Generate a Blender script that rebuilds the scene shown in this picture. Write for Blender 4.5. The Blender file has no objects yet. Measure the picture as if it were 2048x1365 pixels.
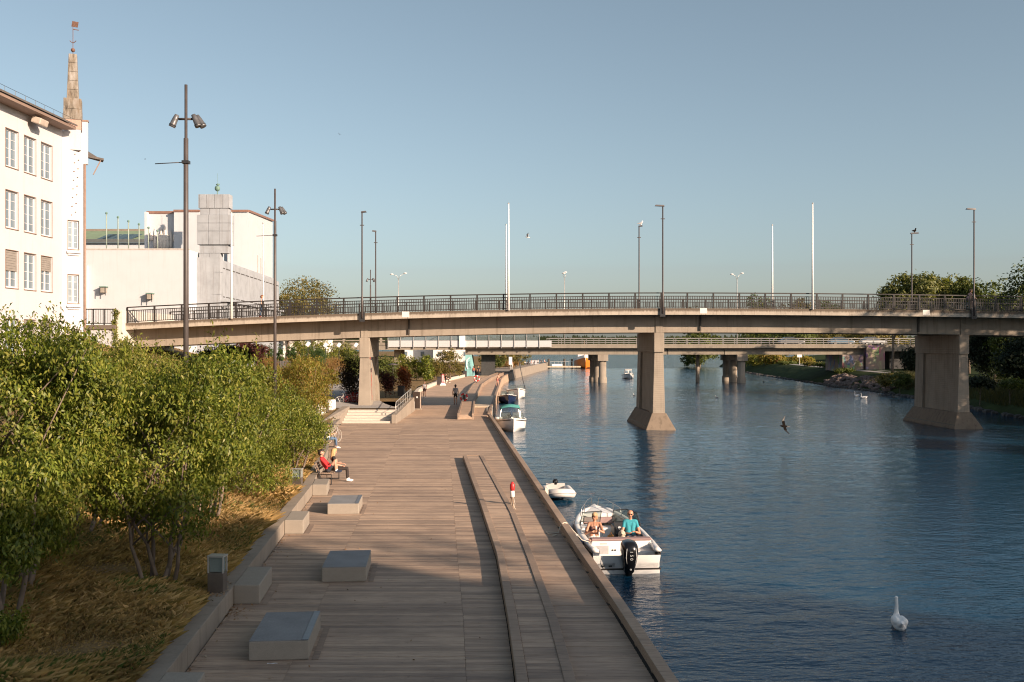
import bpy, math, random
import numpy as np
from mathutils import Vector, Matrix
random.seed(7); RNG = np.random.default_rng(7)
SC = bpy.context.scene
COL = SC.collection
R = math.radians

# ------------------------------------------------------------ camera, sky, sun, exposure
F = 1991.0; CZ = 6.8; HY = 688.0          # 35 mm lens in 2048-px units, eye height over the water, horizon row
def WX(px, Y): return (px - 1024.0) * Y / F
def WZ(py, Y): return CZ - (py - HY) * Y / F
def GY(py, z): return (CZ - z) * F / (py - HY)
cam = bpy.data.cameras.new('camera'); camo = bpy.data.objects.new('camera', cam); COL.objects.link(camo)
camo.location = (0, 0, CZ); camo.rotation_euler = (R(90), 0, 0)
cam.lens = 35; cam.sensor_width = 36; cam.shift_y = 5.5 / 2048; cam.clip_start = 0.1; cam.clip_end = 9000
SC.camera = camo
SUN_EL = 19.0; SAZ = Vector((0.785, -0.62, 0)).normalized()
sdir = Vector((SAZ.x * math.cos(R(SUN_EL)), SAZ.y * math.cos(R(SUN_EL)), math.sin(R(SUN_EL))))
w = bpy.data.worlds.new('World'); SC.world = w; w.use_nodes = True
wn = w.node_tree; bg = wn.nodes['Background']
sky = wn.nodes.new('ShaderNodeTexSky'); sky.sky_type = 'NISHITA'; sky.sun_disc = False
sky.sun_elevation = R(SUN_EL); sky.sun_rotation = math.atan2(SAZ.x, SAZ.y)
sky.altitude = 0; sky.air_density = 0.9; sky.dust_density = 1.5; sky.ozone_density = 1.6
hs = wn.nodes.new('ShaderNodeHueSaturation'); hs.inputs['Saturation'].default_value = 0.72; hs.inputs['Value'].default_value = 1.0; hs.inputs['Hue'].default_value = 0.482
wn.links.new(sky.outputs[0], hs.inputs['Color']); wn.links.new(hs.outputs[0], bg.inputs['Color'])
bg.inputs['Strength'].default_value = 0.076
sl = bpy.data.lights.new('sun', 'SUN'); slo = bpy.data.objects.new('sun', sl); COL.objects.link(slo)
sl.energy = 5.0; sl.angle = R(0.55); sl.color = (1.0, 0.77, 0.58)
slo.rotation_euler = (-sdir).to_track_quat('-Z', 'Y').to_euler(); slo.location = (60, -60, 60)
SC.view_settings.view_transform = 'Standard'; SC.view_settings.look = 'None'
SC.view_settings.exposure = 0.84; SC.view_settings.gamma = 1.0
SC.render.engine = 'CYCLES'
cy = SC.cycles; cy.use_denoising = True; cy.filter_width = 1.1; cy.use_adaptive_sampling = False
try: cy.sampling_pattern = 'BLUE_NOISE'
except Exception: pass
try: cy.denoiser = 'OPENIMAGEDENOISE'
except Exception: pass
cy.max_bounces = 6; cy.diffuse_bounces = 2; cy.glossy_bounces = 3; cy.transmission_bounces = 4; cy.transparent_max_bounces = 6
cy.sample_clamp_indirect = 2; cy.caustics_reflective = False; cy.caustics_refractive = False

# ------------------------------------------------------------ mesh helpers
class MB:
    def __init__(s): s.v = []; s.f = []; s.m = []; s.k = 0
    def add(s, vs, fs):
        o = len(s.v); s.v += [tuple(p) for p in vs]
        for f in fs: s.f.append(tuple(i + o for i in f)); s.m.append(s.k)
        return s
    def box(s, x0, x1, y0, y1, z0, z1, M=None):
        vs = [(x0,y0,z0),(x1,y0,z0),(x1,y1,z0),(x0,y1,z0),(x0,y0,z1),(x1,y0,z1),(x1,y1,z1),(x0,y1,z1)]
        if M is not None: vs = [M @ Vector(p) for p in vs]
        return s.add(vs, [(0,3,2,1),(4,5,6,7),(0,1,5,4),(1,2,6,5),(2,3,7,6),(3,0,4,7)])
    def beam(s, a, b, w, h, up=(0,0,1)):
        a = Vector(a); b = Vector(b); d = (b - a).normalized(); u = Vector(up)
        x = d.cross(u)
        if x.length < 1e-4: x = d.cross(Vector((1,0,0)))
        x.normalize(); z = x.cross(d)
        vs = []
        for p in (a, b):
            for (i, j) in ((-1,-1),(1,-1),(1,1),(-1,1)): vs.append(p + x*i*w/2 + z*j*h/2)
        return s.add(vs, [(0,1,2,3),(7,6,5,4),(0,4,5,1),(1,5,6,2),(2,6,7,3),(3,7,4,0)])
    def tube(s, pts, r, n=8, cap=True, closed=False):
        pts = [Vector(p) for p in pts]; m = len(pts)
        if not hasattr(r, '__len__'): r = [r]*m
        rings = []; pu = None
        for i, p in enumerate(pts):
            if closed: d = pts[(i+1) % m] - pts[i-1]
            else: d = pts[min(i+1, m-1)] - pts[max(i-1, 0)]
            d.normalize()
            u = pu if pu is not None else (Vector((0,0,1)) if abs(d.z) < .9 else Vector((1,0,0)))
            u = (u - d*u.dot(d))
            if u.length < 1e-5: u = d.orthogonal()
            u.normalize(); pu = u; v = d.cross(u)
            rings.append([p + (u*math.cos(2*math.pi*k/n) + v*math.sin(2*math.pi*k/n))*r[i] for k in range(n)])
        return s.loft(rings, cap and not closed, closed)
    def loft(s, rings, cap=True, loop=False, ringclosed=True):
        n = len(rings[0]); vs = [p for q in rings for p in q]; fs = []
        m = len(rings)
        for i in range(m if loop else m-1):
            for k in range(n if ringclosed else n-1):
                a = i*n + k; b = i*n + (k+1) % n; c = ((i+1) % m)*n + (k+1) % n; d = ((i+1) % m)*n + k
                fs.append((a, b, c, d))
        if cap:
            fs.append(tuple(range(n-1, -1, -1))); fs.append(tuple((m-1)*n + k for k in range(n)))
        return s.add(vs, fs)
    def prism(s, poly, z0, z1):
        n = len(poly)
        vs = [(x,y,z0) for x,y in poly] + [(x,y,z1) for x,y in poly]
        return s.add(vs, [tuple(range(n-1,-1,-1)), tuple(range(n,2*n))] + [(i,(i+1)%n,n+(i+1)%n,n+i) for i in range(n)])
    def sweep(s, path, prof):           # prof: (offset to the right of the path, height)
        rings = []; path = [Vector(p) for p in path]; m = len(path)
        for i, p in enumerate(path):
            d = path[min(i+1,m-1)] - path[max(i-1,0)]; d.z = 0; d.normalize()
            rt = Vector((d.y, -d.x, 0))
            rings.append([p + rt*a + Vector((0,0,b)) for a, b in prof])
        return s.loft(rings, True)
    def lathe(s, prof, n=16, c=(0,0,0), M=None):
        rings = [[Vector((c[0]+r*math.cos(2*math.pi*k/n), c[1]+r*math.sin(2*math.pi*k/n), c[2]+z)) for k in range(n)] for r, z in prof]
        if M is not None: rings = [[M @ p for p in q] for q in rings]
        return s.loft(rings, True)
    def sphere(s, c, r, n=12):
        if not hasattr(r, '__len__'): r = (r, r, r)
        prof = [(math.sin(math.pi*i/n), -math.cos(math.pi*i/n)) for i in range(n+1)]
        prof[0] = (1e-4, -1); prof[-1] = (1e-4, 1)
        rings = [[(c[0]+r[0]*q*math.cos(2*math.pi*k/n), c[1]+r[1]*q*math.sin(2*math.pi*k/n), c[2]+r[2]*z) for k in range(n)] for q, z in prof]
        return s.loft(rings, True)
    def build(s, name, mat, parent=None, smooth=False, bevel=0):
        me = bpy.data.meshes.new(name); me.from_pydata([tuple(p) for p in s.v], [], s.f)
        mats = mat if isinstance(mat, (list, tuple)) else [mat]
        for q in mats: me.materials.append(q)
        if len(mats) > 1: me.polygons.foreach_set('material_index', s.m)
        if smooth: me.polygons.foreach_set('use_smooth', [True]*len(me.polygons))
        me.update()
        o = bpy.data.objects.new(name, me); COL.objects.link(o)
        if parent is not None: o.parent = parent
        if bevel:
            b = o.modifiers.new('bevel', 'BEVEL'); b.width = bevel; b.segments = 2; b.limit_method = 'ANGLE'
        return o
def npmesh(name, verts, k, mat, parent=None, smooth=False):
    """verts: (n*k,3) array, every k of them one face"""
    nv = len(verts); nf = nv // k
    me = bpy.data.meshes.new(name); me.vertices.add(nv); me.vertices.foreach_set('co', np.asarray(verts, dtype=np.float32).ravel())
    me.loops.add(nv); me.loops.foreach_set('vertex_index', np.arange(nv, dtype=np.int32))
    me.polygons.add(nf); me.polygons.foreach_set('loop_start', np.arange(0, nv, k, dtype=np.int32))
    me.polygons.foreach_set('loop_total', np.full(nf, k, dtype=np.int32))
    me.materials.append(mat); me.update(calc_edges=True)
    o = bpy.data.objects.new(name, me); COL.objects.link(o)
    if parent is not None: o.parent = parent
    return o
def tag(o, label=None, cat=None, group=None, kind=None):
    if label: o['label'] = label
    if cat: o['category'] = cat
    if group: o['group'] = group
    if kind: o['kind'] = kind
    return o
def thing(name, label, cat, loc=(0,0,0), rz=0.0, group=None):
    o = bpy.data.objects.new(name, None); COL.objects.link(o); o.location = loc; o.rotation_euler = (0,0,rz)
    o.empty_display_size = .2
    return tag(o, label, cat, group)
def copy_tree(o, parent=None):
    c = o.copy(); COL.objects.link(c)
    if parent is not None: c.parent = parent
    for ch in o.children: copy_tree(ch, c)
    return c
def put(o, loc, rz=None, label=None, group=None, s=None):
    o.location = loc
    if rz is not None: o.rotation_euler = (o.rotation_euler[0], o.rotation_euler[1], rz)
    if s is not None: o.scale = (s,s,s) if not hasattr(s,'__len__') else s
    if label: o['label'] = label
    if group: o['group'] = group
    return o
def text(name, body, size, mat, parent, M, extrude=.002, sp=1.0):
    cu = bpy.data.curves.new(name, 'FONT'); cu.body = body; cu.size = size; cu.extrude = extrude; cu.align_x = 'CENTER'; cu.align_y = 'CENTER'; cu.space_character = sp
    t = bpy.data.objects.new(name, cu); COL.objects.link(t)
    dg = bpy.context.evaluated_depsgraph_get(); me = bpy.data.meshes.new_from_object(t.evaluated_get(dg))
    bpy.data.objects.remove(t); me.materials.clear(); me.materials.append(mat); me.transform(M)
    o = bpy.data.objects.new(name, me); COL.objects.link(o); o.parent = parent
    return o
def interp(tab):
    xs = [a for a, _ in tab]; ys = [b for _, b in tab]
    return lambda t: float(np.interp(t, xs, ys))

# ------------------------------------------------------------ materials
_M = {}
def nodes(name):
    m = bpy.data.materials.new(name); m.use_nodes = True; nt = m.node_tree
    return m, nt, nt.nodes['Principled BSDF']
def L(nt, a, b): nt.links.new(a, b)
def N(nt, t, **kw):
    n = nt.nodes.new(t)
    for k, v in kw.items():
        if k in n.inputs: n.inputs[k].default_value = v
        else: setattr(n, k, v)
    return n
def vec(nt, scale=(1,1,1), world=False):
    if world: src = N(nt, 'ShaderNodeNewGeometry').outputs['Position']
    else: src = N(nt, 'ShaderNodeTexCoord').outputs['Object']
    mp = N(nt, 'ShaderNodeMapping'); mp.inputs['Scale'].default_value = scale
    L(nt, src, mp.inputs['Vector']); return mp.outputs[0]
def noise(nt, v, scale, detail=4, rough=.55):
    n = N(nt, 'ShaderNodeTexNoise'); n.inputs['Scale'].default_value = scale; n.inputs['Detail'].default_value = detail; n.inputs['Roughness'].default_value = rough
    L(nt, v, n.inputs['Vector']); return n.outputs['Fac']
def ramp(nt, fac, stops):
    r = N(nt, 'ShaderNodeValToRGB'); e = r.color_ramp.elements
    while len(e) < len(stops): e.new(.5)
    for q, (p, c) in zip(e, stops): q.position = p; q.color = (*c, 1) if len(c) == 3 else c
    L(nt, fac, r.inputs[0]); return r.outputs[0]
def mixc(nt, fac, a, b, mode='MIX'):
    m = N(nt, 'ShaderNodeMix', data_type='RGBA', blend_type=mode)
    if isinstance(fac, float): m.inputs[0].default_value = fac
    else: L(nt, fac, m.inputs[0])
    for i, q in ((6, a), (7, b)):
        if isinstance(q, tuple): m.inputs[i].default_value = (*q, 1)
        else: L(nt, q, m.inputs[i])
    return m.outputs[2]
def bump(nt, h, strength, dist, bs):
    b = N(nt, 'ShaderNodeBump'); b.inputs['Strength'].default_value = strength; b.inputs['Distance'].default_value = dist
    L(nt, h, b.inputs['Height']); L(nt, b.outputs[0], bs.inputs['Normal']); return b
def mul(c, k): return tuple(min(1, q*k) for q in c)
def mat(name, col, rough=.6, var=.18, scale=3.0, bmp=.0, bdist=.01, metal=0.0, stretch=(1,1,1), world=False, spec=.5, fine=0.0, rnd=0.0):
    if name in _M: return _M[name]
    m, nt, b = nodes(name); b.inputs['Roughness'].default_value = rough; b.inputs['Metallic'].default_value = metal
    b.inputs['Specular IOR Level'].default_value = spec
    v = vec(nt, stretch, world); f = noise(nt, v, scale, 5)
    c = ramp(nt, f, [(.25, mul(col, 1-var)), (.75, mul(col, 1+var))])
    if fine:
        f2 = noise(nt, v, scale*14, 3); c = mixc(nt, .5, c, ramp(nt, f2, [(.3, mul(col, 1-fine)), (.7, mul(col, 1+fine))]))
    if rnd:
        oi = N(nt, 'ShaderNodeObjectInfo'); c = mixc(nt, 1.0, c, ramp(nt, oi.outputs['Random'], [(0, (1-rnd,)*3), (1, (1,)*3)]), 'MULTIPLY')
    L(nt, c, b.inputs['Base Color'])
    if bmp: bump(nt, noise(nt, v, scale*6, 4), bmp, bdist, b)
    _M[name] = m; return m
def wood(name, col, dark, rnd=.5, world=True):
    if name in _M: return _M[name]
    m, nt, b = nodes(name); b.inputs['Roughness'].default_value = .75; b.inputs['Specular IOR Level'].default_value = .25
    v = vec(nt, (1.2, 26, 26), world); g = noise(nt, v, 1.6, 6, .65)
    c = ramp(nt, g, [(.28, dark), (.5, col), (.75, mul(col, 1.2))])
    oi = N(nt, 'ShaderNodeObjectInfo'); ge = N(nt, 'ShaderNodeNewGeometry')
    ad = N(nt, 'ShaderNodeMath', operation='ADD'); L(nt, oi.outputs['Random'], ad.inputs[0]); L(nt, ge.outputs['Random Per Island'], ad.inputs[1])
    fr = N(nt, 'ShaderNodeMath', operation='FRACT'); L(nt, ad.outputs[0], fr.inputs[0])
    c = mixc(nt, 1.0, c, ramp(nt, fr.outputs[0], [(0, (1-rnd, 1-rnd, (1-rnd)*1.02)), (.55, (.86,.85,.84)), (1, (1,.99,.97))]), 'MULTIPLY')
    big = noise(nt, vec(nt, (.25,.25,.25), world), 2.2, 6, .65)
    c = mixc(nt, 1.0, c, ramp(nt, big, [(.3, (.72,.73,.76)), (.62, (1,1,1))]), 'MULTIPLY')
    sp_ = noise(nt, vec(nt, (1,1,1), world), 5.5, 4, .6); c = mixc(nt, ramp(nt, sp_, [(.66,(0,0,0)),(.74,(.5,)*3)]), c, mul(dark,.55))
    L(nt, c, b.inputs['Base Color']); bump(nt, g, .35, .006, b)
    _M[name] = m; return m
def concrete(name, col, streak=.45, rough=.85, board=False, stain=(.10,.075,.055), top=None, calm=False):
    if name in _M: return _M[name]
    m, nt, b = nodes(name); b.inputs['Roughness'].default_value = rough; b.inputs['Specular IOR Level'].default_value = .2
    v = vec(nt, (1,1,1), True); f = noise(nt, v, .8, 6, .6)
    c = ramp(nt, f, [(.28, mul(col, .95 if calm else .78)), (.5, col), (.74, mul(col, 1.03 if calm else 1.14))])
    vs = vec(nt, (2.2, 2.2, .10), True); s = noise(nt, vs, 1.5, 5, .7)
    c = mixc(nt, ramp(nt, s, [(.52, (0,0,0)), (.78, (streak,)*3)]), c, stain)
    f2 = noise(nt, v, 24, 3, .6); c = mixc(nt, .12 if calm else .2, c, ramp(nt, f2, [(.3, mul(col,.8)), (.7, mul(col,1.15))]))
    if top is not None:                      # grime that collects along an upper edge (local z)
        tc = N(nt, 'ShaderNodeTexCoord'); sx = N(nt, 'ShaderNodeSeparateXYZ'); L(nt, tc.outputs['UV'], sx.inputs[0])
        tt = N(nt, 'ShaderNodeMath', operation='MULTIPLY_ADD'); L(nt, noise(nt, vec(nt, (3,3,.3), True), 2.5, 5, .7), tt.inputs[0]); tt.inputs[1].default_value = top; tt.inputs[2].default_value = 0
        gt = N(nt, 'ShaderNodeMath', operation='ADD'); L(nt, sx.outputs['Y'], gt.inputs[0]); L(nt, tt.outputs[0], gt.inputs[1])
        c = mixc(nt, ramp(nt, gt.outputs[0], [(.72, (0,0,0)), (1.12, (.9,)*3)]), c, stain)
    L(nt, c, b.inputs['Base Color'])
    h = f2
    if board:
        wv = N(nt, 'ShaderNodeTexWave', bands_direction='Z'); wv.inputs['Scale'].default_value = 2.0; wv.inputs['Distortion'].default_value = .3
        L(nt, v, wv.inputs['Vector']); mx = N(nt, 'ShaderNodeMath', operation='ADD'); L(nt, f2, mx.inputs[0]); L(nt, wv.outputs['Fac'], mx.inputs[1]); h = mx.outputs[0]
    bump(nt, h, .3, .012, b)
    _M[name] = m; return m
def leafmat(name, cols, trans=.35, rough=.55, patch=.35, pscale=.5):
    if name in _M: return _M[name]
    m, nt, b = nodes(name); b.inputs['Roughness'].default_value = rough; b.inputs['Specular IOR Level'].default_value = .28
    ge = N(nt, 'ShaderNodeNewGeometry'); k = len(cols)
    c = ramp(nt, ge.outputs['Random Per Island'], [(i/(k-1), q) for i, q in enumerate(cols)])
    big = noise(nt, vec(nt, (1,1,1), True), pscale, 3)
    c = mixc(nt, 1.0, c, ramp(nt, big, [(.3, (1-patch,)*3), (.7, (1,1,1))]), 'MULTIPLY')
    L(nt, c, b.inputs['Base Color'])
    t = N(nt, 'ShaderNodeBsdfTranslucent'); L(nt, mixc(nt, 1.0, c, (1.5,1.6,.6), 'MULTIPLY'), t.inputs['Color'])
    mx = N(nt, 'ShaderNodeMixShader'); mx.inputs[0].default_value = trans
    L(nt, b.outputs[0], mx.inputs[1]); L(nt, t.outputs[0], mx.inputs[2]); L(nt, mx.outputs[0], nt.nodes['Material Output'].inputs['Surface'])
    _M[name] = m; return m
def glass(name, tint=(.75,.85,.85), alpha=.35, rough=.03):
    if name in _M: return _M[name]
    m, nt, b = nodes(name); b.inputs['Base Color'].default_value = (*mul(tint,.4), 1); b.inputs['Roughness'].default_value = rough; b.inputs['Specular IOR Level'].default_value = .8
    tr = N(nt, 'ShaderNodeBsdfTransparent'); tr.inputs[0].default_value = (*tint, 1)
    mx = N(nt, 'ShaderNodeMixShader'); mx.inputs[0].default_value = alpha
    L(nt, tr.outputs[0], mx.inputs[1]); L(nt, b.outputs[0], mx.inputs[2]); L(nt, mx.outputs[0], nt.nodes['Material Output'].inputs['Surface'])
    _M[name] = m; return m

deckm = wood('deck wood', (.50,.37,.275), (.25,.175,.125), .40)
beamm = wood('kerb wood', (.42,.31,.23), (.17,.125,.095), .25)
conc = concrete('bridge concrete', (.31,.265,.215), .85)
concf = concrete('fascia concrete', (.40,.35,.29), .9, top=.6)
concp = concrete('pier concrete', (.31,.265,.215), .85, board=True, stain=(.11,.085,.065))
concw = concrete('wall concrete', (.29,.245,.20), .6)
stone_s = concrete('tower stone', (.335,.355,.38), .75, stain=(.16,.13,.11))
granite = mat('granite', (.30,.26,.215), .75, .12, 6, .15, .004, fine=.35)
granite_top = mat('granite top', (.235,.235,.24), .7, .28, 2.2, .08, .003, fine=.3, spec=.2)
granite_dk = mat('dark granite strip', (.12,.125,.14), .35, .2, 8, .05, .003)
plaster = concrete('white plaster', (.51,.505,.52), .45, stain=(.38,.335,.31), calm=True)
plaster2 = concrete('museum plaster', (.52,.535,.56), .40, stain=(.40,.375,.36), calm=True)
black_m = mat('black metal', (.03,.03,.032), .45, .2, 5)
rail_m = mat('railing paint', (.022,.018,.016), .55, .25, 4)
pole_m = mat('pole paint', (.07,.058,.055), .5, .2, 3)
steel = mat('stainless steel', (.55,.55,.54), .32, .1, 8, metal=.9)
galv = mat('galvanised steel', (.50,.49,.47), .45, .15, 5, metal=.5)
white_p = mat('white paint', (.80,.79,.77), .4, .04, 3)
gel = mat('gelcoat', (.78,.76,.73), .22, .03, 2)
gel_g = mat('grey gelcoat', (.50,.48,.46), .3, .05, 4)
navy = mat('navy hull', (.012,.02,.06), .2, .1, 3)
# ------------------------------------------------------------ setting: water, banks, promenade
DZ = 1.2                                             # deck height over the water
XR = interp([(10,3.09),(16,2.67),(20.2,2.41),(26.3,1.95),(33.7,1.43),(45.8,.58),(65,-.78),(75,-1.5),(77.5,-1.72),(165,-1.6),(190,0),(265,9.3),(268,9.6)])
XL = interp([(10,-4.95),(17,-5.59),(37,-7.4),(50,-9.2),(58,-10.8),(70,-12.0)])
XL2 = interp([(70,-8.3),(83,-8.5),(116,-10.7),(143,-10.1),(169,-7.8),(190,-6.0),(265,2),(268,2)])
def waterm(name, fine):
    m, nt, b = nodes(name)
    b.inputs['Base Color'].default_value = (.006,.040,.080,1); b.inputs['Roughness'].default_value = .05; b.inputs['IOR'].default_value = 1.33
    b.inputs['Specular IOR Level'].default_value = .5
    if fine:
        a = noise(nt, vec(nt, (.7,1.5,1), True), 4.2, 3, .5)
        bump(nt, a, 1.0, .032, b)
    else:
        a = noise(nt, vec(nt, (.55,1.5,1), True), 1.2, 4, .55); bump(nt, a, 1.0, .14, b)
    return m
water = MB().add([(-2500,-200,-.10),(2500,-200,-.10),(2500,6000,-.10),(-2500,6000,-.10)], [(0,1,2,3)]).build('water', waterm('lake water', False)); tag(water, kind='structure')
wr = np.random.default_rng(12); NW = 64
wl_ = np.exp(wr.uniform(np.log(.34), np.log(2.6), NW)); th_ = wr.normal(0, .62, NW)+np.pi/2*1.0; k_ = 2*np.pi/wl_
kx_ = k_*np.cos(th_); ky_ = k_*np.sin(th_); ph_ = wr.uniform(0, 6.28, NW)
sl_ = .082*np.sqrt(2/NW)*np.where(wl_ > 1.3, .6, 1.0)
am_ = sl_/k_
def wavez(X, Y, step):
    z = np.zeros_like(X)
    for i in range(NW):
        if wl_[i] < 2.6*step: continue
        z += am_[i]*np.sin(kx_[i]*X+ky_[i]*Y+ph_[i])
    gust = .72+.28*np.sin(X*.11+np.sin(Y*.05)*2.1)*np.cos(Y*.083+1.3+np.sin(X*.07)*1.4)
    calm = 1-.55*np.exp(-((Y-100)/16)**2)                # lee of the bridge
    return z*gust*calm
fw = waterm('river water', True)
for (x0, x1, sx, y0, y1, sy) in ((-1,26,.10,12,44,.075),(-4,58,.20,44,112,.14),(-6,90,.45,112,275,.30)):
    xs_ = np.arange(x0, x1+sx, sx); ys_ = np.arange(y0, y1+sy*.5, sy); GX, GYY = np.meshgrid(xs_, ys_); Z = wavez(GX, GYY, max(sx,sy))
    nx, ny = len(xs_), len(ys_); vv_ = np.stack([GX,GYY,Z],-1).reshape(-1,3); ii = (np.arange(ny-1)[:,None]*nx+np.arange(nx-1)[None,:]).ravel()
    q = np.stack([ii,ii+1,ii+nx+1,ii+nx],1).astype(np.int32)
    me = bpy.data.meshes.new('rippled_surface'); me.vertices.add(len(vv_)); me.vertices.foreach_set('co', vv_.astype(np.float32).ravel()); me.loops.add(q.size); me.loops.foreach_set('vertex_index', q.ravel())
    me.polygons.add(len(q)); me.polygons.foreach_set('loop_start', np.arange(0,q.size,4,dtype=np.int32)); me.polygons.foreach_set('loop_total', np.full(len(q),4,dtype=np.int32)); me.polygons.foreach_set('use_smooth', np.ones(len(q),dtype=bool))
    me.materials.append(fw); me.update(calc_edges=True); oo = bpy.data.objects.new('rippled_surface', me); COL.objects.link(oo); oo.parent = water

def smooth(a, b, t): t = max(0, min(1, (t-a)/(b-a))); return t*t*(3-2*t)
def XLT(Y): return XL(Y)-.36 if Y < 73.3 else XL2(Y)-.3
def zL(d, Y):
    base = 1.57 + .36*smooth(62, 72, Y) - .18*smooth(100, 130, Y)
    near = min(8.2, base + .06*d + .012*d*d)
    d0 = min(22, max(6, 6+(Y-85)*.2)); cap = 8.2 - 4.5*smooth(165, 200, Y)
    far = min(cap, base + .30*max(0, d-d0))
    k = smooth(62, 76, Y)
    return near*(1-k) + far*k
def bankm():
    m, nt, b = nodes('dry bank soil'); b.inputs['Roughness'].default_value = .95; b.inputs['Specular IOR Level'].default_value = .1
    v = vec(nt, (1,1,1), True); f = noise(nt, v, .6, 6, .65)
    c = ramp(nt, f, [(.3, (.09,.075,.03)), (.48, (.22,.135,.06)), (.7, (.32,.195,.09))])
    c = mixc(nt, .5, c, ramp(nt, noise(nt, v, 9, 4), [(.3,(.09,.07,.035)),(.7,(.32,.23,.12))]))
    L(nt, c, b.inputs['Base Color']); bump(nt, noise(nt, v, 12, 5), .8, .05, b); return m
soil = bankm()
mb = MB(); ds = [0,.3,.6,1,1.5,2,2.7,3.5,4.5,5.5,6.5,8,10,12,14,16,18,21,24,28,34,45,70,120,300]
ys = [8+i*1.0 for i in range(66)] + [73.2,73.3] + [75+i*2.5 for i in range(48)] + [200,220,250,290,340,400]
rings = []
for Y in ys:
    rings.append([(XLT(Y)-d, Y, zL(d, Y) + (.05*math.sin(d*2.1+Y*1.3)*math.cos(Y*.9) if d > .4 and Y < 66 else 0)) for d in ds])
mb.loft(rings, False, False, False); mb.f = [f[::-1] for f in mb.f]
tag(mb.build('left_bank', soil, smooth=True), kind='structure')
# right bank
XS = interp([(-60,40),(60,44),(90,46.2),(120,50),(140,51.5),(156,51),(200,53),(226,54.5),(300,62),(330,80),(340,140)])
def zR(d): return float(np.interp(d, [0,.8,2.2,5,9,14,22,40,90,400], [-.6,.25,.9,2.0,2.4,2.3,2.8,4.2,6,7]))
grassm = mat('park grass', (.028,.042,.012), .95, .45, .5, .6, .05, world=True, spec=.1)
mb = MB(); rings = []
for Y in [-60+5*i for i in range(81)]:
    rings.append([(XS(Y)+d+.5*math.sin(Y*.7+d)*(d<4), Y, zR(d)+.12*math.sin(Y*1.7+d*3)*(d<6)) for d in [0,.4,.8,1.5,2.2,3,4,5,7,9,12,16,22,30,45,90,400]])
mb.loft(rings, False, False, False)
tag(mb.build('right_bank', grassm, smooth=True), kind='structure')
# far shore hills across the lake
def ridge(name, Y0, x0, x1, prof, col, seed):
    rr = random.Random(seed); mb = MB(); rings = []
    n = 60
    for i in range(n+1):
        x = x0+(x1-x0)*i/n; h = prof(i/n)*(1+.15*rr.uniform(-1,1))
        rings.append([(x,Y0,-.5),(x,Y0+20,1.5),(x,Y0+120,h*.55),(x,Y0+300,h),(x,Y0+700,h*.9)])
    mb.loft(rings, False, False, False); return tag(mb.build(name, mat(name+' ground', col, .95, .35, .02, world=True, spec=.1), smooth=True), kind='structure')
ridge('hills', 1500, -1500, 1500, lambda t: 16+5*math.sin(t*9)+3*math.sin(t*23), (.035,.055,.03), 3)
# ---- stone path on the left plateau and quay paving
pavem = mat('grey paving', (.34,.32,.30), .85, .12, 2, .15, .004, world=True, fine=.2)
path = [(-11.5,74.5),(-13.2,80),(-14.6,88),(-17,104),(-21,128),(-25.5,156),(-28,172)]
mb = MB(); rings = []
for i, (x, y) in enumerate(path):
    wd = 2.6 if i > 1 else 3.0
    rings.append([(x-wd, y, max(zL(XLT(y)-x+wd, y), zL(XLT(y)-x, y))+.03), (x+wd, y, zL(XLT(y)-x-wd, y)+.05)])
mb.loft(rings, False, False, False); tag(mb.build('garden_path', pavem), kind='structure')
# ---- timber deck
deck = thing('timber_promenade', None, None); del_keys = [k for k in deck.keys()]; deck['kind'] = 'structure'
sub = MB(); yy = [10+i for i in range(68)]
sub.loft([[(XL(min(Y,70)) if Y < 73 else -8.2, Y, DZ-.05), (XR(Y), Y, DZ-.05), (XR(Y), Y, DZ-.32), (XL(min(Y,70)) if Y < 73 else -8.2, Y, DZ-.32)] for Y in yy], True)
sub.build('joist_layer', mat('deck underside', (.035,.03,.026), .9, .2), deck)
# strip (raised low ramp) edges
SLf = interp([(10,.32),(15.7,.18),(19.8,.01),(25.85,-.31),(34.1,-1.01),(48.4,-2.3)])
SRf = interp([(10,1.05),(15.7,.95),(19.65,.80),(24.66,.51),(32.1,.016),(48.4,-1.50)])
BW = .142; GAP = .009; unit = MB().box(0,1,0,BW,-.035,0).build('board', deckm, deck); uboard = unit.data
bpy.data.objects.remove(unit)
rest = MB(); nb = 0; rows = int((76.9-13.6)/(BW+GAP)); rr = random.Random(5)
rec = MB()
for i in range(rows):
    Y = 13.6+i*(BW+GAP); segs = []
    a = XL(min(Y,70)) if Y < 70.0 else -8.2
    a += .02; b = XR(Y)-.28
    if Y < 48.4: zones = [(a, SLf(Y)-.11), (SRf(Y)+.11, b)]
    else: zones = [(a, b)]
    for (p, q) in zones:
        sp = 3.05; off = XR(Y) - 40; cuts = [off+sp*k for k in range(40)]
        if i % 2: cuts = [c+ .0 for c in cuts]
        cs = [p]+[c for c in cuts if p+.5 < c < q-.5]+[q]
        for s0, s1 in zip(cs[:-1], cs[1:]):
            dz = rr.uniform(-.003,.003); dy = rr.uniform(-.0015,.0015)
            if Y > 15.6 and nb < 300:
                ob = bpy.data.objects.new('board', uboard); COL.objects.link(ob); ob.parent = deck
                ob.location = (s0+.003, Y+dy, DZ+dz); ob.scale = (s1-s0-.006, 1, 1); nb += 1
            else: rest.box(s0+.003, s1-.003, Y+dy, Y+dy+BW, DZ+dz-.035, DZ+dz)
tag(rest.build('far_boards', deckm, deck), kind='stuff')
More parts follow.
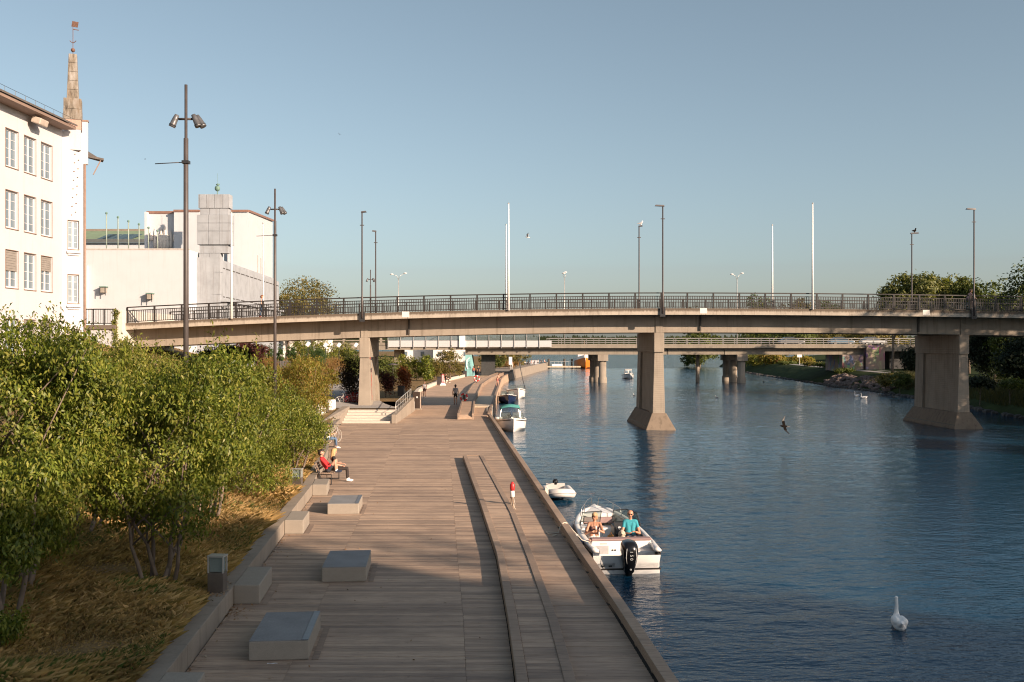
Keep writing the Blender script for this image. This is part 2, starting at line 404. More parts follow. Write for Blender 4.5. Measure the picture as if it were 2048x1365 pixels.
# kerb beam in lengths
def beamrun(name, fx, y0, y1, w, z0, z1, parent, seg=4.2, mt=None, dx=0.0):
    y = y0; k = 0
    while y < y1-.2:
        e = min(y+seg, y1); mb = MB()
        rings = []
        n = max(2, int((e-y)/1.2)+1)
        for j in range(n):
            yy_ = y+.012 + (e-y-.018)*j/(n-1); x = fx(yy_)+dx
            rings.append([(x-w/2,yy_,z0),(x+w/2,yy_,z0),(x+w/2,yy_,z1),(x-w/2,yy_,z1)])
        mb.loft(rings, True); mb.build(name, mt or beamm, parent, bevel=.012)
        y = e; k += 1
beamrun('kerb_beam', XR, 13.5, 76.5, .22, DZ+.05, DZ+.24, deck, dx=-.14)
mb = MB()
for i in range(42):
    Y = 14+i*1.5; x = XR(Y)-.14; mb.box(x-.09,x+.09,Y-.08,Y+.08,DZ-.0,DZ+.05)
tag(mb.build('kerb_packers', beamm, deck), kind='stuff')
mb = MB()
for i in range(26):                                   # piles under the edge
    Y = 14+i*2.5; x = XR(Y)-.3; mb.lathe([(.13,-1.5),(.13,DZ-.3)], 10, (x,Y,0))
tag(mb.build('piles', mat('wet pile', (.07,.055,.04), .7, .3), deck), kind='stuff')
mb = MB().sweep([(XR(Y)-.06, Y, 0) for Y in yy], [(0,DZ-.32),(.05,DZ-.32),(.05,DZ-.03),(0,DZ-.03)]); mb.build('edge_board', beamm, deck)
# raised strip
st = thing('raised_timber_strip', 'long low raised timber strip curving along the middle of the deck', 'timber strip', (SLf(48.4), 48.4, DZ))
st.location = (0,0,0)
beamrun('edge_beam', SLf, 13.5, 48.3, .19, DZ+.005, DZ+.20, st, 4.6)
beamrun('edge_beam', SRf, 13.5, 48.3, .19, DZ+.005, DZ+.195, st, 4.6, dx=0)
mb = MB().beam((SLf(48.4)-.09,48.4,DZ+.1),(SRf(48.4)+.09,48.4,DZ+.1),.14,.19); mb.build('end_beam', beamm, st)
rest = MB(); k = 0
ub = MB().box(0,1,0,BW,0,.035).build('board', deckm, st); ubm = ub.data; bpy.data.objects.remove(ub)
for i in range(int((48.2-13.6)/(BW+GAP))):
    Y = 13.6+i*(BW+GAP); p, q = SLf(Y)+.10, SRf(Y)-.10; dz = rr.uniform(-.003,.003)
    if k < 230 and Y > 15.4:
        ob = bpy.data.objects.new('board', ubm); COL.objects.link(ob); ob.parent = st
        ob.location = (p, Y, DZ+.135+dz); ob.scale = (q-p, 1, 1); k += 1
tag(st)
mb = MB()
for i in range(12):
    Y = 14+i*3; mb.box(SLf(Y)+.1,SRf(Y)-.1,Y,Y+.08,DZ+.0,DZ+.13)
mb.build('bearer', beamm, st)
# ---- quay further on (paving boards as material), second strip, lower landing
farboard = wood('far deck wood', (.56,.40,.285), (.33,.23,.165), .1)
q1 = MB(); ysq = [76.9,78,83,90,100,116,130,143,156,169,180,190,210,235,265,268]
q1.loft([[(XL2(Y), Y, DZ), (XR(Y)-.05, Y, DZ), (XR(Y)-.05, Y, -.6), (XL2(Y), Y, -.6)] for Y in ysq if Y <= 190], True)
quay = thing('far_promenade', None, None); quay['kind'] = 'structure'
q1.build('deck_surface', farboard, quay)
q2 = MB(); q2.loft([[(XL2(Y)-2, Y, DZ+.3), (XR(Y), Y, DZ+.3), (XR(Y), Y, -.6), (XL2(Y)-2, Y, -.6)] for Y in ysq if Y >= 190], True)
q2.build('quay_platform', concw, quay)
mb = MB(); mb.sweep([(XR(Y)-.1, Y, 0) for Y in ysq if 77 < Y <= 190], [(-.1,DZ+.004),(.1,DZ+.004),(.1,DZ+.18),(-.1,DZ+.18)]); mb.build('kerb_beam', beamm, quay)
mb = MB(); mb.sweep([(XR(Y)-.15, Y, 0) for Y in ysq if Y >= 190], [(-.2,DZ+.3),(.2,DZ+.3),(.2,DZ+.62),(-.2,DZ+.62)]); mb.build('quay_edge', concw, quay)
S2 = interp([(73.5,-4.0),(92,-4.6),(128,-5.05),(150,-4.4),(182,-2.5)])
st2 = thing('raised_timber_strip', 'raised timber strip beyond the bridge with rounded near end', 'timber strip', (0,0,0))
for j in range(5):
    pass
rings = []
for Y in [73.6,73.9,75,77,84,92,104,116,128,140,150,165,182]:
    h = .16 if Y < 73.7 else (.34 if Y < 76 else .40); x = S2(Y)
    rings.append([(x,Y,DZ+.01),(x+1.15,Y,DZ+.01),(x+1.15,Y,DZ+h),(x,Y,DZ+h)])
MB().loft(rings, True).build('ramp_boards', farboard, st2)
for dx in (.04, 1.11):
    mb = MB(); mb.sweep([(S2(Y)+dx, Y, 0) for Y in [73.6,75,80,92,104,116,128,140,150,165,182]], [(-.07,DZ+.0),(.07,DZ+.0),(.07,DZ+.46),(-.07,DZ+.46)]); mb.build('edge_beam', beamm, st2)
lp = thing('landing_stage', 'pale sunlit timber landing board at the quay edge by the moored boats', 'landing stage', (-2.6, 96, DZ))
for k in range(9): MB().box(-.9,.9,-9+k*2.02,-9+k*2.02+1.98,.02,.13).build('plank', mat('pale planks', (.52,.43,.32), .8, .15, 5), lp, bevel=.01)
# ---- low concrete wall along the bank
wl = thing('bank_wall', 'long low concrete retaining wall between the grass bank and the deck', 'wall', (0,0,0))
y = 12.0
while y < 69.5:
    e = min(y+2.6, 69.8); n = 3
    MB().loft([[(XL(t)-.36,t,DZ-.3),(XL(t),t,DZ-.3),(XL(t),t,DZ+.40),(XL(t)-.36,t,DZ+.40)] for t in [y+.006+(e-y-.012)*j/(n-1) for j in range(n)]], True).build('wall_panel', concw, wl, bevel=.012)
    y = e
# stone edging left of the far promenade
we = thing('stone_edging', 'low pale stone edging along the left of the far promenade', 'edging', (0,0,0))
y = 86.0
while y < 168:
    e = y+4.0
    MB().loft([[(XL2(t)-.45,t,DZ-.2),(XL2(t),t,DZ-.2),(XL2(t),t,DZ+.42),(XL2(t)-.45,t,DZ+.42)] for t in (y+.03, e-.03)], True).build('edging_stone', mat('pale edging', (.55,.49,.42), .85, .12, 3), we, bevel=.02)
    y = e
# ---- granite blocks
def block(label, x0, x1, y0, y1, h, strip=True, top=True):
    t = thing('granite_block', label, 'stone block', ((x0+x1)/2, y0, DZ), 0, 'granite seating blocks on the deck')
    w = x1-x0; d = y1-y0; ang = .08
    M = Matrix.Rotation(ang, 4, 'Z') @ Matrix.Translation((0,0,0))
    MB().box(-w/2,w/2,0,d,0,h-.012,M).build('block_body', granite, t, bevel=.02)
    if top:
        MB().box(-w/2+.006,w/2-(.13 if strip else .006),.006,d-.006,h-.012,h,M).build('top_slab', granite_top, t, bevel=.004)
        if strip: MB().box(w/2-.126,w/2-.006,.006,d-.006,h-.012,h+.006,M).build('dark_strip', granite_dk, t, bevel=.004)
    MB().box(w/2+.05,w/2+.17,-.02,d+.06,.003,.012,M).build('border_board', wood('border wood', (.36,.27,.205), (.17,.125,.09), .2), t)
    return t
block('large granite block with blue-grey top and dark edge strip, nearest on the deck', -4.65,-3.60,17.6,19.5,.355)
block('granite block with blue-grey top standing at the edge of the big shadow', -4.47,-3.43,23.4,25.3,.355,False)
block('sunlit granite block with grey top, farthest of the three standing free on the deck', -6.06,-5.04,32.7,34.5,.355)
def wblock(label, y0, y1, w):
    x = XL(y0)
    t = thing('granite_block', label, 'stone block', (x, y0, DZ), 0, 'granite blocks set against the low wall')
    MB().loft([[(XL(Y)-x+.004,Y-y0,0),(XL(Y)-x+w,Y-y0,0),(XL(Y)-x+w,Y-y0,.41),(XL(Y)-x+.004,Y-y0,.41)] for Y in (y0,y1)], True).build('block_body', granite, t, bevel=.018)
    MB().loft([[(XL(Y)-x+w+.02,Y-y0,.003),(XL(Y)-x+w+.17,Y-y0,.003),(XL(Y)-x+w+.17,Y-y0,.011),(XL(Y)-x+w+.02,Y-y0,.011)] for Y in (y0,y1)], True).build('border_board', _M['border wood'], t)
wblock('granite block against the wall cut off by the bottom of the picture', 14.0, 15.75, .62)
wblock('shaded granite block against the low wall beside the nearest path lamp', 21.4, 23.2, .56)
wblock('sunlit granite block against the wall just past the shadow edge', 29.3, 30.9, .56)
wblock('granite block against the wall right in front of the couple\'s bench', 36.7, 38.3, .56)
# ---- stairs up to the plateau under the bridge
sp = thing('stone_stairs', 'short flight of wide pale stone steps below the first bridge pier', 'stairs', (-10.2,70,DZ))
stepm = mat('pale step stone', (.55,.48,.41), .85, .12, 2, .15, .005, fine=.15)
for k in range(5): MB().box(-1.75,1.72,.0+k*.62,.62+k*.62-.006 if k<4 else 3.4,0 if k == 0 else .151*k-.14,.151*(k+1)).build('step', stepm, sp, bevel=.012)
MB().add([(1.74,-.1,0),(2.1,-.1,0),(2.1,12.6,0),(1.74,12.6,0),(1.74,-.1,.62),(2.1,-.1,.62),(2.1,12.6,1.15),(1.74,12.6,1.15)],[(0,3,2,1),(4,5,6,7),(0,1,5,4),(1,2,6,5),(2,3,7,6),(3,0,4,7)]).build('side_wall', concw, sp, bevel=.015)
MB().add([(-2.3,-6,0),(-1.76,-.6,0),(-1.76,3.3,0),(-2.3,3.3,0),(-2.3,-6,.45),(-1.76,-.6,.6),(-1.76,3.3,1.0),(-2.3,3.3,1.0)],[(0,3,2,1),(4,5,6,7),(0,1,5,4),(1,2,6,5),(2,3,7,6),(3,0,4,7)]).build('side_wall', concw, sp, bevel=.015)
hr = thing('handrail', 'galvanised tubular handrail on the sloping stair wall', 'handrail', (-8.3,70,DZ))
for k in range(9):
    y = 1.2+k*1.3; z = .62+.53*(y+.1)/12.7
    MB().tube([(0,y,z),(0,y,z+.75)], .02, 6).build('post', galv, hr)
MB().tube([(0,1.0,.64),(0,1.0,1.2),(0,1.35,1.44),(0,11.8,1.90),(0,12.0,1.5)], .028, 8).build('rail', galv, hr, True)
MB().tube([(0,1.2,1.06),(0,11.6,1.48)], .018, 6).build('lower_rail', galv, hr, True)
MB().box(-14.4,-8.2,73.2,84,-.6,1.93).build('plateau_paving', pavem, quay)
# ------------------------------------------------------------ near bridge
BA = .043; BY0 = 76.6
def bz(x): return 9.55 - (.00064 if x < 14 else .00034)*(x-14)**2      # top of the kerb
axis = Vector((1, BA, 0)).normalized(); across = Vector((-BA, 1, 0)).normalized()
def BP(x, off, z): p = Vector((x, BY0+BA*x, 0)) + across*off; return Vector((p.x, p.y, z))
br = thing('concrete_bridge', 'arched concrete road bridge spanning the whole picture, nearest of the two bridges', 'bridge', (14,77,0)); br.location = (0,0,0)
xs = [-29.4+i*2.0 for i in range(59)]; WB = 11.4
def bar(name, o0, o1, zt, zb, mt, a=-29.4, b=88.0, step=2.0, uv=False):
    n = max(2, int((b-a)/step)+1); rings = []
    for i in range(n):
        x = a+(b-a)*i/(n-1); z = bz(x); rings.append([BP(x,o0,z+zb),BP(x,o1,z+zb),BP(x,o1,z+zt),BP(x,o0,z+zt)])
    o = MB().loft(rings, True).build(name, mt, br)
    if uv:
        me = o.data; ul = me.uv_layers.new(name='UVMap'); zz = [bz(v.co.x) for v in me.vertices]
        for l in me.loops:
            v = me.vertices[l.vertex_index]; ul.data[l.index].uv = (v.co.x*.1, (v.co.z - (zz[l.vertex_index]+zb))/(zt-zb))
    return o
jo = [-29.4,-8.0,15.0,32.6,60,88]
for a, b in zip(jo[:-1], jo[1:]):
    bar('fascia', 0, .42, 0, -.50, concf, a+.01, b-.01, uv=True)
    bar('far_fascia', WB-.42, WB, 0, -.50, concf, a+.01, b-.01, uv=True)
bar('deck_slab', .425, WB-.425, -.16, -.45, conc)
asph = mat('asphalt', (.06,.06,.06), .9, .2, 4)
bar('roadway', 2.2, WB-2.2, -.10, -.155, asph)
for o0 in (.43, WB-2.2): bar('footway', o0, o0+1.75, -.02, -.155, mat('footway concrete', (.35,.33,.3), .9, .15))
for a, b in zip(jo[:-1], jo[1:]):
    for o0 in (1.75, 5.4, WB-2.35): bar('girder', o0, o0+.6, -.455, -1.85, conc, a+.03, b-.03)
# slab soffit haunches at the piers and the joint faces
PX = [-11.46, 11.72, 36.35, 60]
for px in PX:
    mb = MB(); mb.loft([[BP(px-.28+q,1.68,bz(px)-1.86),BP(px-.28+q,1.75,bz(px)-1.86),BP(px-.28+q,1.75,bz(px)-.47),BP(px-.28+q,1.68,bz(px)-.47)] for q in (0,.56)], True); mb.build('pilaster', concp, br)
    for o0 in (2.4, 6.05): MB().loft([[BP(px-.2+q,o0,bz(px)-1.8),BP(px-.2+q,o0+2.9,bz(px)-1.8),BP(px-.2+q,o0+2.9,bz(px)-.47),BP(px-.2+q,o0,bz(px)-.47)] for q in (0,.4)], True).build('diaphragm', conc, br)
for x in (-8.0, 15.0, 32.6):
    MB().loft([[BP(x-.42+q,-.012,bz(x)-.40),BP(x-.42+q,.0,bz(x)-.40),BP(x-.42+q,.0,bz(x)+.02),BP(x-.42+q,-.012,bz(x)+.02)] for q in (0,.55)], True).build('patch_plate', mat('pale patch', (.66,.63,.58), .7, .08), br)
    MB().loft([[BP(x-.06+q,1.60,bz(x)-1.7),BP(x-.06+q,1.74,bz(x)-1.7),BP(x-.06+q,1.74,bz(x)-.5),BP(x-.06+q,1.60,bz(x)-.5)] for q in (0,.12)], True).build('drain_pipe', mat('dark pipe', (.045,.04,.035), .7, .2), br)
# piers
def pier(label, px, zbase, water, tall):
    t = thing('bridge_pier', label, 'bridge pier', (0,0,0), math.atan2(BA,1)); p = BP(px, 5.7, 0); t.location = (p.x, p.y, 0)
    zt = bz(px)-1.865; h = 3.9; zc = zt-1.55
    MB().add([(-.40,-h-.12,zc),(.40,-h-.12,zc),(.40,h+.12,zc),(-.40,h+.12,zc),(-.40,-h-.12,zt),(.40,-h-.12,zt),(.40,h+.12,zt),(-.40,h+.12,zt)],
             [(0,3,2,1),(4,5,6,7),(0,1,5,4),(1,2,6,5),(2,3,7,6),(3,0,4,7)]).build('cap_beam', concp, t, bevel=.03)
    # shaft with recessed panels on both long sides
    wt, wb = .36, .50
    for (y0, y1) in ((-h, -h+1.5), (h-1.5, h)):
        mb = MB(); mb.add([(-wb,y0,zbase),(wb,y0,zbase),(wb,y1,zbase),(-wb,y1,zbase),(-wt,y0,zc-.002),(wt,y0,zc-.002),(wt,y1,zc-.002),(-wt,y1,zc-.002)],
               [(0,3,2,1),(4,5,6,7),(0,1,5,4),(1,2,6,5),(2,3,7,6),(3,0,4,7)])
        mb.build('shaft', concp, t, bevel=.02)
    MB().add([(-.30,-h+1.5,zbase),(.30,-h+1.5,zbase),(.30,h-1.5,zbase),(-.30,h-1.5,zbase),(-.2,-h+1.5,zc),(.2,-h+1.5,zc),(.2,h-1.5,zc),(-.2,h-1.5,zc)],
               [(0,3,2,1),(4,5,6,7),(0,1,5,4),(1,2,6,5),(2,3,7,6),(3,0,4,7)]).build('recessed_panel', concp, t)
    if water:
        a = [(-.58,-h-.10),(.58,-h-.10),(.58,h+.10),(-.58,h+.10)]; b = [(-1.18,-h-.85),(1.18,-h-.85),(1.18,h+.85),(-1.18,h+.85)]
        vs = [(x,y,-2) for x,y in b]+[(x,y,.06) for x,y in b]+[(x,y,1.30) for x,y in a]
        MB().add(vs, [(0,3,2,1)]+[(i,(i+1)%4,4+(i+1)%4,4+i) for i in range(4)]+[(4+i,4+(i+1)%4,8+(i+1)%4,8+i) for i in range(4)]+[(8,9,10,11)]).build('flared_plinth', concrete('plinth concrete', (.21,.165,.125), .9, stain=(.04,.032,.024)), t, bevel=.05)
        vs = [(x*1.015,y*1.006,-.5) for x,y in b]+[(x*1.015,y*1.006,.34) for x,y in [(q[0]*.885,q[1]*.955) for q in b]]
        MB().add(vs, [(i,(i+1)%4,4+(i+1)%4,4+i) for i in range(4)]).build('waterline_algae', mat('algae band', (.04,.042,.025), .55, .4, 5), t)
    return t
p1 = pier('bridge pier standing on the paved plateau, with red graffiti on its side', PX[0], 1.93, False, 0)
pier('bridge pier with flared foot in the middle of the river', PX[1], 1.2, True, 0)
pier('shaded bridge pier with flared foot near the right bank', PX[2], 1.2, True, 0)
pier('bridge pier on the right bank hidden by trees', PX[3], 2.2, False, 0)
# graffiti letters and pasted posters on the right side of the first pier
red_p = mat('red spray paint', (.55,.07,.05), .6, .2, 8); dk_p = mat('dark poster', (.04,.04,.045), .7, .4, 6); grey_p = mat('grey poster', (.30,.28,.26), .8, .3, 6)
for k, ch in enumerate('SNOYER'):
    zz = 4.5-k*.40; xo = .36+(.14)*(1-(zz-1.9)/4.2)+.006
    text('graffiti_letter', ch, .62, red_p, p1, Matrix.Translation((xo+.004,-2.95+.05*(k%2),zz)) @ Matrix.Rotation(R(90),4,'Z') @ Matrix.Rotation(R(90),4,'X'))
for z0, z1, mt in ((6.2,6.6,dk_p),(5.55,6.1,grey_p),(5.1,5.45,dk_p),(6.7,7.2,red_p)):
    pass
for i, (y0, y1, z0, z1, mt) in enumerate(((-2.9,-2.0,5.5,6.1,dk_p),(-2.8,-2.1,4.95,5.35,grey_p),(-3.2,-2.3,4.55,4.85,dk_p),(-3.6,-3.0,5.6,6.05,red_p))):
    f = lambda z: .36+.14*(1-(z-1.93)/4.1)+.008
    MB().add([(f(z0),y0,z0),(f(z0),y1,z0),(f(z1),y1,z1),(f(z1),y0,z1)], [(0,1,2,3)]).build('poster', mt, p1)
# railings
def railing(label, off, dz, group):
    t = thing('bridge_railing', label, 'railing', (0,0,0), 0, group)
    n = 57; x0 = -29.2
    post = MB().box(-.06,.06,-.06,.06,0,1.20).build('post', rail_m, t); pd = post.data
    xsn = [x0+2.04*i for i in range(n)]
    post.location = BP(xsn[0], off, bz(xsn[0])+dz)
    for x in xsn[1:]:
        q = bpy.data.objects.new('post', pd); COL.objects.link(q); q.parent = t; q.location = BP(x, off, bz(x)+dz)
    for nm, z, wd, hh in (('top_rail',1.20,.12,.085),('upper_rail',.95,.06,.06),('bottom_rail',.10,.06,.06)):
        rings = [[BP(x,off-wd/2,bz(x)+dz+z-hh/2),BP(x,off+wd/2,bz(x)+dz+z-hh/2),BP(x,off+wd/2,bz(x)+dz+z+hh/2),BP(x,off-wd/2,bz(x)+dz+z+hh/2)] for x in xsn]
        MB().loft(rings, True).build(nm, rail_m, t)
    mb = MB()
    for i in range((n-1)*15):
        if i % 15 == 0: continue
        x = x0+2.04*i/15; p = BP(x, off, bz(x)+dz); mb.box(p.x-.02,p.x+.02,p.y-.02,p.y+.02,p.z+.12,p.z+.93)
    tag(mb.build('balusters', rail_m, t), kind='stuff')
    return t
railing('dark railing along the near side of the concrete bridge', .22, 0, 'railings of the concrete bridge')
railing('dark railing along the far side of the concrete bridge', WB-.22, 0, 'railings of the concrete bridge')
# bridge street lamps
def blamp(label, x, off, H, sx, bracket):
    p = BP(x, off, bz(x)-.05); t = thing('bridge_lamp', label, 'street lamp', p, 0, 'tall dark lamps on the concrete bridge')
    MB().tube([(0,0,0 if not bracket else -.35),(0,0,1.3),(0,0,1.35),(0,0,H)], [.085,.085,.06,.05], 10).build('pole', pole_m, t, True)
    MB().loft([[(sx*a-b*.5*0-.0,-b,z0) for a,b,z0 in ((-.12,.1,H-.05),(-.12,-.1,H-.05),(.62,-.14,H+.0),(.62,.14,H+.0))],[(sx*a,-b,z0) for a,b,z0 in ((-.10,.08,H+.07),(-.10,-.08,H+.07),(.55,-.1,H+.10),(.55,.1,H+.10))]], True).build('lamp_head', mat('lamp head', (.10,.09,.09), .4, .15), t)
    MB().box(-.16,.16,-.03,.03,H-1.02,H-.96).build('bracket', pole_m, t)
    if bracket: MB().box(-.2,.2,-.02,.12,-.6,.12).build('base_bracket', black_m, t)
    return t
NE = -.14
blamp('tall bridge lamp rising directly above the first pier, near side', -11.45, NE, 7.75, .55, True)
blamp('bridge lamp with flat head on the near railing above the river pier', 11.65, NE, 7.95, -1, True)
blamp('bridge lamp on the near railing at the far right of the picture', 36.2, NE, 8.0, -1, True)
blamp('bridge lamp on the far side just right of the lamp above the first pier', -11.5, WB+.1, 7.6, -.5, False)
blamp('bridge lamp on the far side with a gull perched on it', 11.8, WB+.1, 7.75, .5, False)
blamp('bridge lamp on the far side before the right-hand trees, a dark bird on top', 36.5, WB+.1, 7.4, 1, False)
# white flagpoles
def fpole(label, x, off, H, grp='white flagpoles along the bridge'):
    p = BP(x, off, bz(x)-.05); t = thing('flagpole', label, 'flagpole', p, 0, grp)
    MB().tube([(0,0,0),(0,0,H)], [.095,.05], 10).build('pole', white_p, t, True); MB().sphere((0,0,H+.06), .07, 8).build('finial', galv, t, True)
    return t
fpole('tall white flagpole left of the middle of the bridge, in front of its shorter twin', -.27, -.1, 8.15)
fpole('slightly shorter white flagpole on the far side right behind the tall one', -.02, WB+.1, 7.9)
fpole('tall white flagpole on the near side, right half of the bridge', 23.4, -.1, 8.2)
fpole('white flagpole on the far side, left of the tall right-hand one', 23.8, WB+.1, 7.9)
fpole('white flagpole on the near side of the bridge in front of the grey stone tower', -21.3, -.1, 8.0)
fpole('white flagpole on the far side in front of the long stone gallery', -21.3, WB+.1, 8.6)
# abutment terrace at the left end
ab = thing('bridge_abutment', 'white abutment wall with a railed terrace between the old white building and the bridge', 'abutment', (-29.6,75.2,0))
MB().box(-3.6,-.1,-.6,8,2,7.9).build('wall', plaster, ab)
MB().box(-3.65,-.05,-.75,8,7.9,8.2).build('coping', concrete('dark coping', (.16,.13,.11), .3), ab)
MB().box(-.1,.35,-.5,11,3,9.3).build('end_pillar', mat('pale pillar', (.62,.58,.52), .85, .1), ab)
for i in range(5): MB().box(-3.5+i*.82,-3.42+i*.82,-.55,-.47,8.2,9.35).build('post', rail_m, ab)
MB().box(-3.6,-.15,-.56,-.46,9.35,9.43).build('top_rail', rail_m, ab); MB().box(-3.6,-.15,-.54,-.48,8.3,8.36).build('bottom_rail', rail_m, ab)
mb = MB()
for i in range(26): mb.box(-3.5+i*.13,-3.48+i*.13,-.52,-.50,8.35,9.35)
tag(mb.build('balusters', rail_m, ab), kind='stuff')
MB().box(-.95,-.75,-.62,-.6,6.2,6.9).build('wall_hatch', mat('dark hatch', (.05,.045,.04), .6), ab)
# abutment slope under the left end
MB().add([(-29.5,76,8.0),(-29.5,88,8.0),(-22,88,4.6),(-22,76.5,4.2)],[(0,1,2,3)]).build('abutment_slope', concw, ab); ab.children[-1].matrix_parent_inverse = Matrix.Translation((29.6,-75.2,0))

# ------------------------------------------------------------ far bridge (second, lower)
b2 = thing('road_bridge', 'low straight concrete road bridge beyond the first bridge', 'bridge', (0,0,0))
B2Y = 172.0
def b2z(x): return 0.0
s2c = concrete('far bridge concrete', (.27,.235,.19), .6); 
MB().box(-8.2,62,B2Y-.4,B2Y+11,6.05,6.45).build('deck_slab', s2c, b2)
MB().box(-60,-8.2,B2Y-.4,B2Y+11,5.75,6.45).build('viaduct_slab', s2c, b2)
for a, b in ((-8.1,26.9),(27.0,36.8),(36.9,62)):
    MB().box(a,b-.06,B2Y+.7,B2Y+1.4,4.92,6.04).build('girder', s2c, b2); MB().box(a,b-.06,B2Y+9.2,B2Y+9.9,4.92,6.04).build('girder', s2c, b2)
MB().box(-8.2,62,B2Y-.42,B2Y-.2,6.452,6.75).build('edge_beam', s2c, b2)
MB().box(-60,62,B2Y+.2,B2Y+10.4,6.46,6.5).build('roadway', asph, b2)
for x0_ in (15.75, 39.9):
  for yy_, x in ((B2Y+1.2,x0_),(B2Y+5.2,x0_-.5),(B2Y+9.0,x0_-.95)):
        MB().lathe([(.78,-2),(.78,.9),(.66,1.0),(.66,3.8)], 16, (x, yy_, 0)).build('column', concp, b2, True)
        MB().box(x-.9,x+.9,yy_-.9,yy_+.9,3.8,4.91).build('column_head', concp, b2, bevel=.03)
MB().lathe([(.35,-2),(.35,4.9)], 12, (33.0, B2Y+5, 0)).build('column', concp, b2, True)
mb = MB()
# left pillar painted turquoise, dark one behind
gr1 = mat('turquoise mural paint', (.22,.46,.46), .75, .35, .9, world=True)
MB().add([(-8.2,B2Y+.6,1.0),(-6.5,B2Y+.6,1.0),(-7.0,B2Y+.6,4.9),(-8.1,B2Y+.6,4.9),(-8.2,B2Y+7,1.0),(-6.5,B2Y+7,1.0),(-7.0,B2Y+7,4.9),(-8.1,B2Y+7,4.9)],[(0,1,2,3),(5,4,7,6),(1,5,6,2),(4,0,3,7)]).build('painted_pillar', gr1, b2)
tz = Matrix.Translation((-7.3,B2Y+.585,3.0)) @ Matrix.Rotation(R(90),4,'X') @ Matrix.Rotation(R(-80),4,'Z')
text('mural_lettering', 'snurr', .7, mat('mural black', (.02,.02,.03), .7), b2, tz)
MB().tube([(-7.4,B2Y+.57,4.4),(-7.85,B2Y+.57,4.0),(-7.9,B2Y+.57,3.0),(-7.7,B2Y+.57,2.4)], .12, 6).build('mural_curl', white_p, b2)
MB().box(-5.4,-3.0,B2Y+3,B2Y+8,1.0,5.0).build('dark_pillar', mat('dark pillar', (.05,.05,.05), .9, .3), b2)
# right abutment with mural
gm, nt, bs = nodes('graffiti wall'); bs.inputs['Roughness'].default_value = .8
vv = vec(nt, (.55,.55,.28), True); vo = N(nt, 'ShaderNodeTexVoronoi'); vo.inputs['Scale'].default_value = 1.6; L(nt, vv, vo.inputs['Vector'])
hsv = N(nt, 'ShaderNodeHueSaturation'); hsv.inputs['Saturation'].default_value = .7; hsv.inputs['Value'].default_value = .42; L(nt, vo.outputs['Color'], hsv.inputs['Color'])
L(nt, mixc(nt, ramp(nt, noise(nt, vv, 2.5, 5), [(.42,(0,0,0)),(.55,(1,1,1))]), hsv.outputs[0], (.30,.22,.18)), bs.inputs['Base Color'])
MB().box(57.0,60.6,B2Y-.3,B2Y+9,1.2,4.9).build('painted_abutment', gm, b2); MB().box(61.0,64.2,B2Y-.6,B2Y+9,1.2,6.5).build('painted_abutment', gm, b2)
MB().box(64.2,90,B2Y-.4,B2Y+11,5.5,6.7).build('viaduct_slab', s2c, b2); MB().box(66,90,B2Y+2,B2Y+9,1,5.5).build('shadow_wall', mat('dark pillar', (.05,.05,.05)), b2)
for x, z in ((-20,5.75),(-31,5.75),(-42,5.75)): MB().box(x-.6,x+.6,B2Y+2,B2Y+8,1.5,z).build('viaduct_pier', s2c, b2)
# road bridge guard rail
galv2 = mat('dull guard rail steel', (.20,.19,.18), .6, .15, 4)
gr = thing('guard_rail', 'steel guard rail along the edge of the low road bridge', 'guard rail', (0,0,0))
pd = MB().box(-.05,.05,-.05,.05,0,1.05).build('post', galv2, gr); 
for i in range(48):
    x = 6.4+2.15*i
    q = pd if i == 0 else bpy.data.objects.new('post', pd.data)
    if i: COL.objects.link(q); q.parent = gr
    q.location = (x, B2Y-.3, 6.75)
for z in (.25,.62,1.0): MB().box(6.3,108,B2Y-.38,B2Y-.30,6.75+z-.05,6.75+z+.05).build('rail', galv2, gr)
gr2 = copy_tree(gr); put(gr2, (0,10.9,0), 0, 'steel guard rail along the far edge of the low road bridge')
# glass noise screen
ns = thing('noise_screen', 'row of glass and white noise screen panels on the low bridge, left half', 'noise screen', (0,0,0))
gl = glass('screen glass', (.72,.82,.84), .30); wpan = mat('white panel', (.50,.50,.51), .5, .04)
for i in range(13):
    x0 = WX(777,B2Y)+i*2.17
    MB().box(x0+.06,x0+2.11,B2Y-.62,B2Y-.56,6.25,7.35).build('white_panel', wpan, ns)
    h1 = 8.75 if i < 11 else 8.75-.75*(i-10)
    MB().box(x0+.06,x0+2.11,B2Y-.61,B2Y-.57,7.38,h1).build('glass_pane', gl, ns)
    MB().box(x0-.05,x0+.05,B2Y-.75,B2Y-.5,6.0,8.8).build('post', galv, ns)
MB().box(WX(925,B2Y)-.5,WX(925,B2Y)+.5,B2Y-.9,B2Y-.4,6.2,9.2).build('end_panel', white_p, ns)
# parapet left of the screen
pr = thing('viaduct_parapet', 'open concrete parapet of the viaduct behind the garden', 'parapet', (0,0,0))
for z0, z1 in ((6.5,7.0),(7.25,7.45),(7.8,8.0)): MB().box(-60,-21.6,B2Y-.35,B2Y-.05,z0,z1).build('rail', s2c, pr)
for i in range(12): MB().box(-58+i*3.2,-57.6+i*3.2,B2Y-.36,B2Y-.04,7.0,7.99).build('post', s2c, pr)
